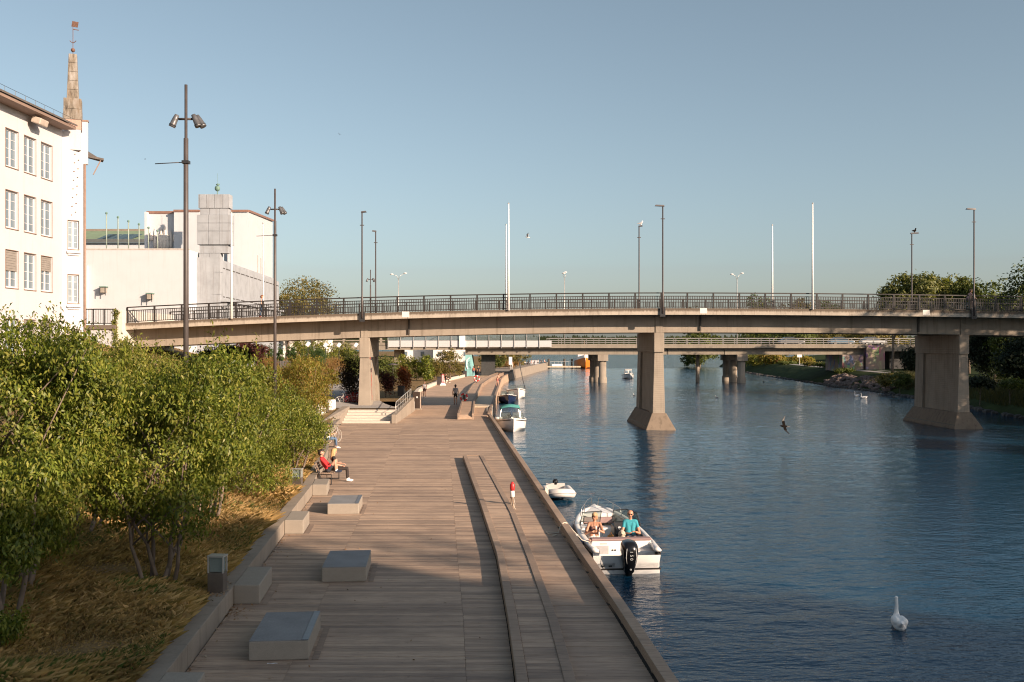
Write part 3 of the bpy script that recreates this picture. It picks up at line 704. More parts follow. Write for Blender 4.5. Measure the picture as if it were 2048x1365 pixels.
# twin-arm road lamps on the far bridge
def twin(label, px, py, Y, sy, arms=True):
    x = WX(px, Y); H = WZ(py, Y)-6.5; t = thing('road_lamp', label, 'street lamp', (x, Y, 6.5), 0, 'pale lamps on the low road bridge')
    MB().tube([(0,0,0),(0,0,H-1.2)], [.10,.07], 8).build('pole', galv, t, True)
    for s in (-1,1):
        MB().tube([(0,0,H-1.2),(s*.25,0,H-.6),(s*.9*sy,s*.5,H-.1 if s > 0 else H-.35)], .04, 6).build('arm', galv, t, True)
        MB().sphere((s*1.15*sy,s*.5,H-.05 if s > 0 else H-.3), (.34,.2,.12), 8).build('lamp_head', white_p, t, True)
    return t
twin('twin-armed pale road lamp seen above the railing left of the flagpoles', 797, 546, 178, 1)
twin('pale road lamp seen edge-on above the middle of the railing', 1129, 544, 178, .15)
twin('twin-armed pale road lamp above the railing right of the river pier', 1474, 546, 178, .9)
# cars on the far bridge
def car(label, x, body_c, rz=0, y=176.0):
    t = thing('parked_car', label, 'car', (x, y, 6.5), rz, 'cars driving over the low bridge'); t.name = 'car'
    bm_ = mat('car paint '+label[:8], body_c, .25, .05, 2)
    prof = [(-2.1,.35),(-2.15,.75),(-1.95,.95),(-1.2,1.02),(1.0,.98),(1.9,.82),(2.15,.62),(2.1,.35)]
    MB().loft([[(a,yv*k,z) for a,z in prof] for yv,k in ((-.85,1),(.85,1))], True).build('body', bm_, t, bevel=.06)
    roof = [(-1.7,.98),(-1.15,1.45),(.3,1.48),(1.05,.98)]
    MB().loft([[(a,yv*(1 if z < 1 else .82),z) for a,z in roof] for yv in (-.78,.78)], True).build('cabin', mat('car glass', (.03,.04,.05), .08, .1), t, bevel=.05)
    MB().box(-1.1,.28,-.62,.62,1.46,1.50).build('roof', bm_, t, bevel=.015)
    for sx in (-1.3,1.35):
        for sy in (-.86,.86):
            wh = MB().lathe([(.2,-.1),(.32,-.09),(.32,.09),(.2,.1)], 14, (0,0,0), Matrix.Translation((sx,sy,.32)) @ Matrix.Rotation(R(90),4,'X')).build('wheel', black_m, t, True)
            MB().lathe([(.01,-.105),(.19,-.105),(.19,.105),(.01,.105)], 12, (0,0,0), Matrix.Translation((sx,sy,.32)) @ Matrix.Rotation(R(90),4,'X')).build('rim', steel, wh)
    for sy in (-.6,.6): MB().box(2.05,2.16,sy-.18,sy+.18,.62,.76).build('headlight', white_p, t)
    return t
car('grey car left of the other two on the low bridge', WX(1582,176), (.16,.17,.18))
car('blue-grey car in the middle on the low bridge', WX(1682,176), (.13,.20,.26))
car('silver car rightmost on the low bridge', WX(1745,176), (.45,.47,.48))
# ------------------------------------------------------------ old white building on the left
ob = thing('white_building', 'old white plastered building with tall windows and an obelisk chimney, left edge', 'building', (0,0,0))
def FX(Y): return -29.95+.03*Y                          # facade line
YE = 62.2; EA = (FX(YE), YE); EB = (FX(YE)+.95, YE+.95)
fd = Vector((.03,1,0)).normalized(); fn = Vector((1,-.03,0)).normalized()    # along and outward
WROWS = [(z0, z0+2.12) for z0 in (9.95, 13.30, 16.75)]; WROWS = [(6.15,8.2)]+WROWS
frame_m = mat('window frame', (.62,.61,.62), .5, .05, 4); pane_m = mat('window pane', (.15,.195,.23), .06, .25, .8, spec=.9); brown_m = mat('brown trim', (.22,.14,.10), .6, .2, 5)
blind_m = mat('blind slats', (.25,.225,.20), .6, .15, 4)
wcols = [48.0,50.1,52.2,54.25, 56.25, 58.25, 60.2]
def holewall(mb, P, u, up, umin, umax, zmin, zmax, holes):
    us = sorted(set([umin, umax]+[h[0] for h in holes]+[h[1] for h in holes])); zs = sorted(set([zmin, zmax]+[h[2] for h in holes]+[h[3] for h in holes]))
    for a, b in zip(us[:-1], us[1:]):
        for c, d in zip(zs[:-1], zs[1:]):
            cu, cz = (a+b)/2, (c+d)/2
            if any(h[0] < cu < h[1] and h[2] < cz < h[3] for h in holes): continue
            p = [P+u*a+up*c, P+u*b+up*c, P+u*b+up*d, P+u*a+up*d]; mb.add(p, [(0,1,2,3)])
UP = Vector((0,0,1)); P0 = Vector((FX(0),0,0))
kk = fd.y
holes = [((c-.66)/kk,(c+.66)/kk,z0,z1) for c in wcols for z0, z1 in WROWS]
mb = MB(); holewall(mb, P0, fd, UP, 36/kk, YE/kk, 2, 20.15, holes)
for h in holes:                                          # reveals
    a, b, z0, z1 = h; inn = -fn*.22
    for (q, r_) in (((a,z0),(b,z0)),((b,z0),(b,z1)),((b,z1),(a,z1)),((a,z1),(a,z0))):
        p1_ = P0+fd*q[0]+UP*q[1]; p2_ = P0+fd*r_[0]+UP*r_[1]; mb.add([p1_, p2_, p2_+inn, p1_+inn], [(0,1,2,3)])
mb.build('wall', plaster, ob)
blinds = {(56.25,9.95):.55,(60.2,9.95):.42,(54.25,9.95):.5,(60.2,6.15):1,(58.25,6.15):1}
def window(P, u, n, c, w2, z0, z1, blind=0, cols=2):
    def bx(m, u0,u1,d0,d1,za,zb): 
        vs = []
        for z in (za,zb):
            for (a,d) in ((u0,d0),(u1,d0),(u1,d1),(u0,d1)): vs.append(P+u*a+n*d+UP*z)
        m.add(vs, [(0,3,2,1),(4,5,6,7),(0,1,5,4),(1,2,6,5),(2,3,7,6),(3,0,4,7)])
    m = MB(); a, b = c-w2, c+w2
    bx(m,a,a+.06,-.19,-.12,z0,z1); bx(m,b-.06,b,-.19,-.12,z0,z1); bx(m,a+.06,b-.06,-.19,-.12,z0,z0+.1); bx(m,a+.06,b-.06,-.19,-.12,z1-.08,z1)
    bx(m,c-.065,c+.065,-.19,-.11,z0+.1,z1-.1)
    wobj = m.build('window', frame_m, ob)
    for (p, q) in ((a+.06,c-.065),(c+.065,b-.06)):
        m = MB(); bx(m,p,q,-.165,-.15,z0+.1,z1-.1); m.build('pane', pane_m, wobj)
    m = MB()
    for j in (1,2,3): bx(m,a+.09,b-.09,-.15,-.135,z0+(z1-z0)*j/4-.012,z0+(z1-z0)*j/4+.012)
    m.build('glazing_bars', frame_m, wobj)
    m = MB(); bx(m,a-.03,b+.03,-.02,.03,z1,z1+.03); bx(m,a-.03,a-.005,-.02,.02,z0,z1); bx(m,b+.005,b+.03,-.02,.02,z0,z1); bx(m,a-.04,b+.04,-.02,.05,z0-.04,z0); m.build('trim', brown_m, wobj)
    if blind:
        nsl = int(12*blind)+2; hb = (z1-z0)*blind
        for k in range(nsl):
            zz = z1-hb*k/nsl; m = MB(); bx(m,a+.02,b-.02,-.08,-.055,zz-hb/nsl+.012,zz); m.build('blind_slat', blind_m, wobj)
for c in wcols:
    for z0, z1 in WROWS: window(P0, fd, fn, c/kk, .66/1, z0, z1, blinds.get((c,z0),0))
# angled end bay with narrow windows
ed = (Vector((EB[0],EB[1],0))-Vector((EA[0],EA[1],0))); EL_ = ed.length; ed.normalize(); en = Vector((ed.y,-ed.x,0)); PE = Vector((EA[0],EA[1],0))
nrows = [(9.35,11.15),(12.75,14.55),(6.0,7.7)]
hs_ = [(.33,1.0,z0,z1) for z0,z1 in nrows]
mb = MB(); holewall(mb, PE, ed, UP, 0, EL_, 2, 20.15, hs_)
for a,b,z0,z1 in hs_:
    for (q, r_) in (((a,z0),(b,z0)),((b,z0),(b,z1)),((b,z1),(a,z1)),((a,z1),(a,z0))):
        p1_ = PE+ed*q[0]+UP*q[1]; p2_ = PE+ed*r_[0]+UP*r_[1]; mb.add([p1_, p2_, p2_-en*.22, p1_-en*.22], [(0,1,2,3)])
mb.build('end_wall', plaster, ob)
for z0,z1 in nrows: window(PE, ed, en, .665, .335, z0, z1, 1 if z0 < 7 else 0)
for z in (9.2, 12.6):
    m = MB()
    for k, (wd, zz) in enumerate(((.02,0),(.12,-.14))):
        vs = []
        for q in (zz-.1, zz): 
            for (a,d) in ((.2+wd,0.01),(1.14-wd,0.01),(1.14-wd,.16-wd*.5),(.2+wd,.16-wd*.5)): vs.append(PE+ed*a+en*d+UP*(z+q))
        m.add(vs, [(0,3,2,1),(4,5,6,7),(0,1,5,4),(1,2,6,5),(2,3,7,6),(3,0,4,7)])
    m.build('window_sill', plaster, ob)
m = MB(); rrr = random.Random(2)
for k in range(9):
    z = 14.9+k*.55
    for s in (0,1): 
        c = PE+ed*(.55+.25*s+.03*k)+en*.03+UP*(z+.2*s); m.sphere(c, (.05,.05,.03), 6)
tag(m.build('wall_anchors', brown_m, ob), kind='stuff')
# back wall and far side
MB().add([PE+ed*EL_+UP*2, (-34,EB[1]+6,2), (-34,EB[1]+6,20.15), PE+ed*EL_+UP*20.15], [(0,1,2,3)]).build('return_wall', plaster, ob)
MB().tube([PE+ed*(EL_+.02)+en*.06+UP*2, PE+ed*(EL_+.02)+en*.06+UP*18.2], .07, 8).build('drain_pipe', mat('brown pipe', (.26,.17,.13), .5, .15), ob, True)
# eaves and roof
roofm = mat('slate roof', (.11,.095,.085), .8, .25, 3, .3, .02)
soff = mat('soffit boards', (.22,.155,.125), .8, .15, 1.5, stretch=(8,.3,1))
def strip(pts): return MB().add(pts, [(0,1,2,3)])
a0 = P0+fd*(36/kk); a1 = P0+fd*((YE-.2)/kk)
m = MB()
for A_, B_ in ((a0, a1),):
    vs = []
    for p in (A_, B_):
        for d, z in ((-.3,20.12),(.95,20.12),(.95,20.30),(-.3,20.6)): vs.append(p+fn*d+UP*z)
    m.add(vs, [(0,1,2,3)[::-1],(4,5,6,7),(0,1,5,4),(1,2,6,5),(2,3,7,6),(3,0,4,7)])
m.build('eaves', soff, ob)
MB().add([a0+fn*1.05+UP*20.31, a1+fn*1.05+UP*20.31, a1-fn*9+UP*24.2, a0-fn*9+UP*24.2, a0+fn*1.05+UP*20.42, a1+fn*1.05+UP*20.42, a1-fn*9+UP*24.35, a0-fn*9+UP*24.35],
         [(0,3,2,1),(4,5,6,7),(0,1,5,4),(1,2,6,5),(2,3,7,6),(3,0,4,7)]).build('roof', roofm, ob)
m = MB()
for k in range(24): 
    p = a0.lerp(a1, (k+.5)/24)+fn*.9; m.tube([p+UP*20.4, p+UP*20.75], .012, 4)
m.tube([a0+fn*.9+UP*20.75, a1+fn*.9+UP*20.75], .012, 4)
tag(m.build('snow_guard', black_m, ob), kind='stuff')
fl = a0.lerp(a1,.855)+fn*.62
MB().box(-.28,.28,-.5,.5,-.25,.12,Matrix.Translation(fl+UP*19.85) @ Matrix.Rotation(.3,4,'Y')).build('flood_lamp', mat('lamp body', (.45,.38,.32), .5), ob, bevel=.05)
m = MB(); pe2 = PE+ed*EL_
m.add([pe2+Vector((-.9,.4,18.9)), pe2+Vector((.75,1.2,18.65)), pe2+Vector((.4,1.9,18.65)), pe2+Vector((-1.2,2.2,19.6)), pe2+Vector((-.9,.4,19.05)), pe2+Vector((.75,1.2,18.78)), pe2+Vector((.4,1.9,18.78)), pe2+Vector((-1.2,2.2,19.75))],
      [(0,3,2,1),(4,5,6,7),(0,1,5,4),(1,2,6,5),(2,3,7,6),(3,0,4,7)]); m.build('rear_eaves', roofm, ob)
MB().beam(pe2+Vector((.15,1.0,17.7)), pe2+Vector((.55,1.2,18.65)), .07, .07).build('eaves_bracket', mat('soffit boards',(.3,.2,.2)), ob)
# chimney with obelisk and vane
ch = Vector((WX(146,63.0), 63.0, 0)); brick = concrete('weathered brick', (.45,.30,.24), .5)
ob_m, nt, bs = nodes('stained obelisk stone'); bs.inputs['Roughness'].default_value = .9
v = vec(nt,(1.6,1.6,.35),True); c = ramp(nt, noise(nt, v, 2.2, 6, .7), [(.32,(.06,.05,.042)),(.45,(.19,.16,.125)),(.58,(.29,.265,.235)),(.72,(.36,.335,.31))]); c = mixc(nt, ramp(nt, noise(nt, vec(nt,(1,1,.3),True), 1.6, 4), [(.55,(0,0,0)),(.72,(.75,)*3)]), c, (.17,.10,.045)); L(nt, c, bs.inputs['Base Color']); bump(nt, noise(nt, v, 8, 4), .5, .03, bs)
def fr(m, cx, cy, w0, w1, z0, z1, tw=.35):
    M_ = Matrix.Translation((cx,cy,0)) @ Matrix.Rotation(tw,4,'Z'); q = []
    for w_, z in ((w0,z0),(w1,z1)): q += [M_ @ Vector((i*w_,j*w_,z)) for i,j in ((-1,-1),(1,-1),(1,1),(-1,1))]
    return m.add(q, [(0,3,2,1),(4,5,6,7),(0,1,5,4),(1,2,6,5),(2,3,7,6),(3,0,4,7)])
fr(MB(),ch.x,ch.y,.48,.48,19.0,20.28).build('chimney_neck', plaster, ob)
fr(MB(),ch.x,ch.y,.50,.50,20.29,20.89,.35).build('brick_band', brick, ob)
for k in range(2): fr(MB(),ch.x,ch.y,.53-.012*k,.528-.012*k,20.90+k*.67,21.56+k*.67).build('obelisk_stone', ob_m, ob, bevel=.02)
for k in range(5):
    z0 = 22.25+k*.57; w0 = .345-.022*k; fr(MB(),ch.x,ch.y,w0,w0-.020,z0,z0+.56).build('obelisk_stone', ob_m, ob, bevel=.02)
fr(MB(),ch.x+.62,ch.y+.35,.17,.17,18.2,20.9).build('side_buttress', plaster, ob); fr(MB(),ch.x+.62,ch.y+.35,.21,.2,20.9,21.0).build('buttress_cap', brown_m, ob)
vane = thing('weather_vane', 'rusty weather vane with pennant on top of the obelisk chimney', 'weather vane', (ch.x,ch.y,25.08))
vm = mat('rusty iron', (.16,.085,.06), .8, .4, 9)
MB().tube([(0,0,0),(0,0,2.15)], .022, 6).build('rod', vm, vane); MB().sphere((0,0,.3), .13, 10).build('ball', vm, vane, True)
for s in (-1,1): MB().tube([(0,0,.75),(s*.12,0,.82),(s*.2,0,.9)], .025, 5).build('scroll', vm, vane)
MB().box(-.42,-.02,-.012,.012,1.75,2.1,Matrix.Rotation(.18,4,'Y')).build('pennant', vm, vane); MB().beam((.02,0,1.62),(.36,0,1.56),.02,.05).build('pointer', vm, vane)
cw = None
# ------------------------------------------------------------ museum behind the bridge
mu = thing('museum_building', 'large white museum with grey stone tower and long stone gallery behind the bridge', 'building', (0,0,0))
Ym = 100.0; s_ = Ym/F
def mx(px): return WX(px, Ym)
def mz(py): return WZ(py, Ym)
copm = mat('copper flashing', (.24,.13,.095), .6, .2, 3)
MB().add([(mx(60),Ym,3),(mx(378),Ym,3),(mx(397),Ym+4,3),(mx(60),Ym+30,3),(mx(60),Ym,mz(500)),(mx(378),Ym,mz(500)),(mx(397),Ym+4,mz(506)),(mx(60),Ym+30,mz(500))],
         [(4,5,6,7),(0,1,5,4),(1,2,6,5),(2,3,7,6),(3,0,4,7)]).build('front_wall', plaster2, mu)
MB().box(mx(60),mx(378)+.05,Ym-.06,Ym+.3,mz(500),mz(497.5)).build('parapet_cap', mat('cap stone', (.5,.46,.42), .8), mu)
Y2 = 108.0
def x2(px): return WX(px,Y2)
def z2(py): return WZ(py,Y2)
MB().box(x2(348),x2(400),Y2,Y2+9,8,z2(424)).build('upper_wall', plaster2, mu)
MB().box(x2(289),x2(293.5),Y2,Y2+9,8,z2(424)).build('upper_wall', plaster2, mu)
MB().box(x2(293.6),x2(347.9),Y2+.75,Y2+9,8,z2(426)).build('recess_wall', plaster2, mu)
MB().box(x2(288),x2(349),Y2+.65,Y2+9,z2(426),z2(421)).build('flashing', copm, mu); MB().box(x2(347.5),x2(400),Y2-.12,Y2+9,z2(424),z2(420)).build('flashing', copm, mu)
# right white volume, front face then receding side
Y3 = 120.0
fx0, fx1 = WX(455,Y3), WX(497,Y3); bx1, by1 = WX(545,148), 148.0
zt3 = WZ(424,Y3)
MB().add([(fx0,Y3,3),(fx1,Y3,3),(bx1,by1,3),(WX(430,by1),by1,3),(fx0,Y3,zt3),(fx1,Y3,zt3),(bx1,by1,WZ(443,148)),(WX(430,by1),by1,zt3)], [(4,5,6,7),(0,1,5,4),(1,2,6,5),(2,3,7,6),(3,0,4,7)]).build('side_volume', plaster2, mu)
MB().beam((fx0-.1,Y3-.05,zt3+.1),(fx1,Y3-.05,zt3+.1),.3,.25).build('flashing', copm, mu); MB().beam((fx1,Y3-.05,zt3+.1),(bx1+.1,by1,WZ(443,148)+.1),.3,.25).build('flashing', copm, mu)
sd = (Vector((bx1,by1,0))-Vector((fx1,Y3,0))); sl_ = sd.length; sd.normalize(); snn = Vector((sd.y,-sd.x,0)); PS = Vector((fx1,Y3,0))
for k in range(3):
    for (z0,z1,wd) in ((15.6-.1*k,18.3-.1*k,.55),(12.6,13.3,.5)):
        u0 = 9.0+k*3.6; vs = []
        for z in (z0,z1):
            for (a,d) in ((u0,.01),(u0+wd,.01),(u0+wd,.05),(u0,.05)): vs.append(PS+sd*a+snn*d+UP*z)
        MB().add(vs, [(0,3,2,1),(4,5,6,7),(0,1,5,4),(1,2,6,5),(2,3,7,6),(3,0,4,7)]).build('slit_window', mat('slit window', (.40,.36,.33), .4), mu)
# stone tower in courses
Yt = 101.5
def tw(px0, px1, py0, py1, dy=0, nm='tower_stone', n=1):
    x0, x1 = WX(px0,Yt), WX(px1,Yt); zt_, zb_ = WZ(py0,Yt), WZ(py1,Yt)
    for i in range(n):
        a = x0+(x1-x0)*i/n; b = x0+(x1-x0)*(i+1)/n
        MB().box(a+.012,b-.012,Yt-dy*.45,Yt+1.0,zb_+.012,zt_-.012).build(nm, stone_s, mu, bevel=.02)
tw(397,400,389,417,.2); 
for r0, r1 in ((389,417),): tw(398,460,r0,r1,.2,n=4)
tw(400,457,417,430,0,n=3)
for r0, r1 in ((430,447),(447,463),(463,490)): tw(395,463,r0,r1,.45,n=3)
tw(399,456,490,507,0,n=2)
for r0, r1 in ((507,545),(545,590),(590,660)): tw(398,441,r0,r1,.12,n=2)
bt = thing('tower_ornament', 'small green bronze ornament on top of the stone tower', 'ornament', (WX(429,Yt),Yt+1,WZ(389,Yt)))
vg = mat('verdigris bronze', (.13,.22,.18), .7, .25)
MB().tube([(0,0,0),(0,0,.5)], .05, 6).build('stem', vg, bt); MB().sphere((0,0,.75), (.28,.28,.3), 10).build('bowl', vg, bt, True); MB().sphere((.05,0,1.15), (.2,.12,.1), 8).build('bird_figure', vg, bt, True); MB().tube([(0,0,1.2),(0,0,2.3)], .012, 4).build('spike', vg, bt)
# long stone gallery receding to the right
ga = Vector((WX(440,101.5),101.5,0)); gb = Vector((WX(558,135),135,0)); gd = (gb-ga); gL = gd.length; gd.normalize(); gn = Vector((gd.y,-gd.x,0))
def gq(u0,u1,d0,d1,z00,z01,z10,z11,nm,mt):
    vs = []
    for (u,za,zb) in ((u0,z00,z10),(u1,z01,z11)):
        for d in (d0,d1): vs += [ga+gd*u+gn*d+UP*za, ga+gd*u+gn*d+UP*zb]
    return MB().add([vs[i] for i in (0,4,6,2,1,5,7,3)], [(0,3,2,1),(4,5,6,7),(0,1,5,4),(1,2,6,5),(2,3,7,6),(3,0,4,7)]).build(nm, mt, mu)
ztop = WZ(508,101.5); 
np_ = 14
for i in range(np_):
    u0 = gL*i/np_+.02; u1 = gL*(i+1)/np_-.02
    gq(u0,u1,-.5,.0,11.1,11.1,15.2,15.2,'gallery_panel',stone_s); gq(u0,u1,-.5,-.05,3,3,11.0,11.0,'gallery_panel',stone_s)
    gq(u0+.3,u0+.6,-.05,.6,10.55,10.55,11.08,11.08,'bracket',stone_s)
    gq(u0+.25,u1-.25,0,.012,14.55,14.55,14.66,14.66,'slot',mat('dark slot',(.06,.055,.05),.9)); gq(u0+.25,u1-.25,0,.012,11.6,11.6,11.7,11.7,'slot',_M['dark slot'])
gq(0,gL,-.5,.75,11.09,11.09,11.32,11.32,'ledge',stone_s); gq(0,gL,-6,-.51,3,3,15.6,15.6,'gallery_core',stone_s)
# relief sculpture in the recess (plain generic figure group)
m = MB(); cxr = x2(322); 
for k, (dx, w_, zt_, zb_) in enumerate(((-.9,.16,456,495),(-.55,.2,470,497),(-.2,.22,455,497),(.15,.24,450,497),(.5,.2,468,497),(.85,.16,458,495),(-1.3,.2,462,480),(1.25,.2,464,482))):
    x = cxr+dx; zb2, zt2 = z2(zb_), z2(zt_)
    m.lathe([(w_,zb2),(w_*1.1,(zb2*2+zt2)/3),(w_*.8,(zb2+zt2*3)/4),(w_*.15,zt2)], 8, (x,Y2+.68,0))
m.sphere((cxr,Y2+.66,z2(476)), (.75,.25,.55), 10)
m.build('relief_sculpture', mat('pale relief stone', (.66,.60,.54), .9, .15, 4), mu, True)
# green roof on the left with skylights and small masts
cop = mat('green copper roof', (.20,.27,.17), .7, .2, 1.2, world=True)
Yg = 125.0
def gx(px): return WX(px,Yg)
def gzz(py): return WZ(py,Yg)
rf = MB().add([(gx(40),Yg,gzz(483)),(gx(330),Yg,gzz(483)),(gx(330),Yg+9,gzz(446)),(gx(40),Yg+9,gzz(446)),(gx(40),Yg,gzz(486)),(gx(330),Yg,gzz(486)),(gx(330),Yg+9,gzz(449)),(gx(40),Yg+9,gzz(449))],[(0,1,2,3),(7,6,5,4),(4,5,1,0),(6,7,3,2)]).build('roof', cop, mu)
MB().box(gx(40),gx(330),Yg+8.9,Yg+9.4,gzz(449),gzz(442)).build('ridge', mat('ridge metal', (.22,.18,.15), .6), mu)
MB().box(gx(40),gx(330),Yg-.3,Yg-.05,gzz(486),gzz(479)).build('gutter', mat('gutter metal', (.10,.11,.11), .6), mu)
MB().box(gx(40),gx(330),Yg+.2,Yg+6,8,gzz(486)).build('attic_wall', plaster2, mu)
for px in (180,190,212,231,):
    x = gx(px); k = .35
    MB().add([(x,Yg+1.5,gzz(483)+1.5*.26-.02),(x+1.3,Yg+1.5,gzz(483)+.37),(x+1.9,Yg+4.2,gzz(483)+1.35),(x+.6,Yg+4.2,gzz(483)+1.35)],[(0,1,2,3)]).build('skylight', mat('skylight glass', (.06,.09,.09), .1, .2), mu)
def mast(label, px, py0, py1, Y):
    t = thing('roof_mast', label, 'mast', (WX(px,Y),Y,WZ(py1,Y)), 0, 'thin green masts on the museum terrace'); h = WZ(py0,Y)-WZ(py1,Y)
    MB().tube([(0,0,0),(0,0,h)], .06, 6).build('pole', mat('mast paint',(.28,.33,.28),.6), t, True); MB().sphere((0,0,h), .13, 8).build('ball', vg, t, True)
mast('thin green mast on the museum terrace, leftmost', 213, 427, 500, 101); mast('thin green mast on the terrace, second from the left', 236, 435, 500, 101)
mast('thin green mast on the terrace, third from the left', 257, 443, 500, 101); mast('thin green mast on the terrace, nearest the white upper wall', 278, 449, 500, 101)
mast('dark mast at the left side of the relief sculpture', 297, 456, 499, 101); mast('short dark mast before the relief sculpture', 315, 462, 499, 101)
# side porch slit and lanterns
MB().add([(mx(172),Ym-.6,8),(mx(178),Ym-.6,8),(mx(178),Ym-.02,8),(mx(172),Ym-.02,8),(mx(175.5),Ym-.5,mz(532)),(mx(178),Ym-.5,mz(532)),(mx(178),Ym-.02,mz(532)),(mx(175.5),Ym-.02,mz(532))],[(0,3,2,1),(4,5,6,7),(0,1,5,4),(1,2,6,5),(2,3,7,6),(3,0,4,7)]).build('buttress', plaster2, mu)
MB().box(mx(164),mx(171),Ym-.1,Ym-.01,8.5,mz(563)).build('dark_doorway', mat('dark opening', (.05,.04,.035), .8), mu)
def lantern(label, px, py):
    t = thing('wall_lantern', label, 'lantern', (mx(px),Ym-.35,mz(py)), 0, 'square lanterns on the museum wall')
    MB().box(-.34,.34,-.3,.33,.62,.72).build('cap', vg, t); MB().box(-.24,.24,-.22,.25,.1,.6).build('glass_body', mat('lantern glass',(.35,.31,.26),.3,.2), t)
    for sx in (-1,1): MB().box(sx*.26-.03,sx*.26+.03,-.25,-.2,-.2,.62).build('leg', black_m, t)
lantern('square wall lantern on the museum, left of the two', 210, 588); lantern('square wall lantern on the museum, right of the two', 302.5, 601)
# ------------------------------------------------------------ houses behind the far bridge
def house(label, x, y, w_, d_, h, rh, wc, rc, z0=2.5):
    t = thing('house', label, 'house', (x,y,z0), 0)
    MB().box(-w_/2,w_/2,0,d_,0,h).build('wall', mat('house wall '+label[:10], wc, .85, .05), t)
    MB().add([(-w_/2-.3,-.4,h),(w_/2+.3,-.4,h),(w_/2+.3,d_+.4,h),(-w_/2-.3,d_+.4,h),(0,-.4,h+rh),(0,d_+.4,h+rh)],[(0,4,5,3),(1,2,5,4),(0,1,4),(2,3,5),(0,3,2,1)]).build('roof', mat('house roof '+label[:10], rc, .8, .2), t)
    for i in range(3):
        for j in range(2):
            xx = -w_/2+w_*(i+.5)/3; q = MB().box(xx-.55,xx+.55,-.06,-.01,h*(.25+.42*j),h*(.25+.42*j)+1.3).build('window', white_p, t); MB().box(xx-.45,xx+.45,-.075,-.062,h*(.25+.42*j)+.1,h*(.25+.42*j)+1.2).build('pane', pane_m, q)
house('white gabled house behind the noise screen', WX(905,232), 232, 9, 9, 5.2, 2.6, (.72,.7,.66), (.16,.17,.19))
house('pale house with grey roof left of the white gabled one', WX(845,236), 236, 12, 10, 5.0, 2.2, (.75,.72,.68), (.20,.22,.25))
house('low white building below the bridge girder behind thuja bushes', WX(560,150), 150, 13, 8, 2.9, .6, (.80,.77,.73), (.3,.28,.27), 4.6)
# ------------------------------------------------------------ tall promenade lamp poles
def lpole(label, x, y, zb, zt, arms=True, detail=True):
    t = thing('floodlight_pole', label, 'lamp post', (x,y,zb), 0, 'tall spotlight poles along the promenade'); H = zt-zb
    MB().tube([(0,0,0),(0,0,H-1.6),(0,0,H-1.58),(0,0,H)], [.085,.07,.045,.045], 12).build('pole', pole_m, t, True)
    hz = H-1.02
    MB().tube([(-.22,0,hz),(.22,0,hz)], .035, 8).build('crossbar', pole_m, t, True)
    for s in (-1,1):
        for q, yo in ((.30,-.02),(.40,.06)) if s > 0 else ((.34,0),):
            M_ = Matrix.Translation((s*q,yo,hz-.05)) @ Matrix.Rotation(s*(-.42 if q < .35 else -.55),4,'Y')
            sp_ = MB().lathe([(.03,.20),(.065,.19),(.085,.05),(.095,-.13),(.10,-.135),(.10,-.20),(.08,-.20)], 14, (0,0,0), M_).build('spotlight', mat('spotlight grey', (.13,.13,.135), .4, .15, 6, metal=.3), t, True)
            MB().lathe([(.104,-.155),(.104,-.12)], 14, (0,0,0), M_).build('collar', black_m, sp_)
    for z, l_ in ((H-2.35,.92),(2.9,.95)) if arms else ():
        MB().tube([(0,0,z+.05),(-l_,0,z)], .014, 6).build('side_arm', galv if z < 5 else pole_m, t, True); MB().box(-.1,.1,-.1,.1,z,z+.09).build('clamp', black_m, t)
    return t
lpole('tallest spotlight pole, rising from the near bushes on the left', WX(372,29.6), 29.6, 2.0, WZ(170,29.6))
lpole('second spotlight pole, right of the tallest one in the bushes', WX(550,49.4), 49.4, 2.2, WZ(378,49.4))
lpole('distant spotlight pole seen between the two bridge lamps on the left', WX(741,104), 104, 1.9, WZ(540,104), False)
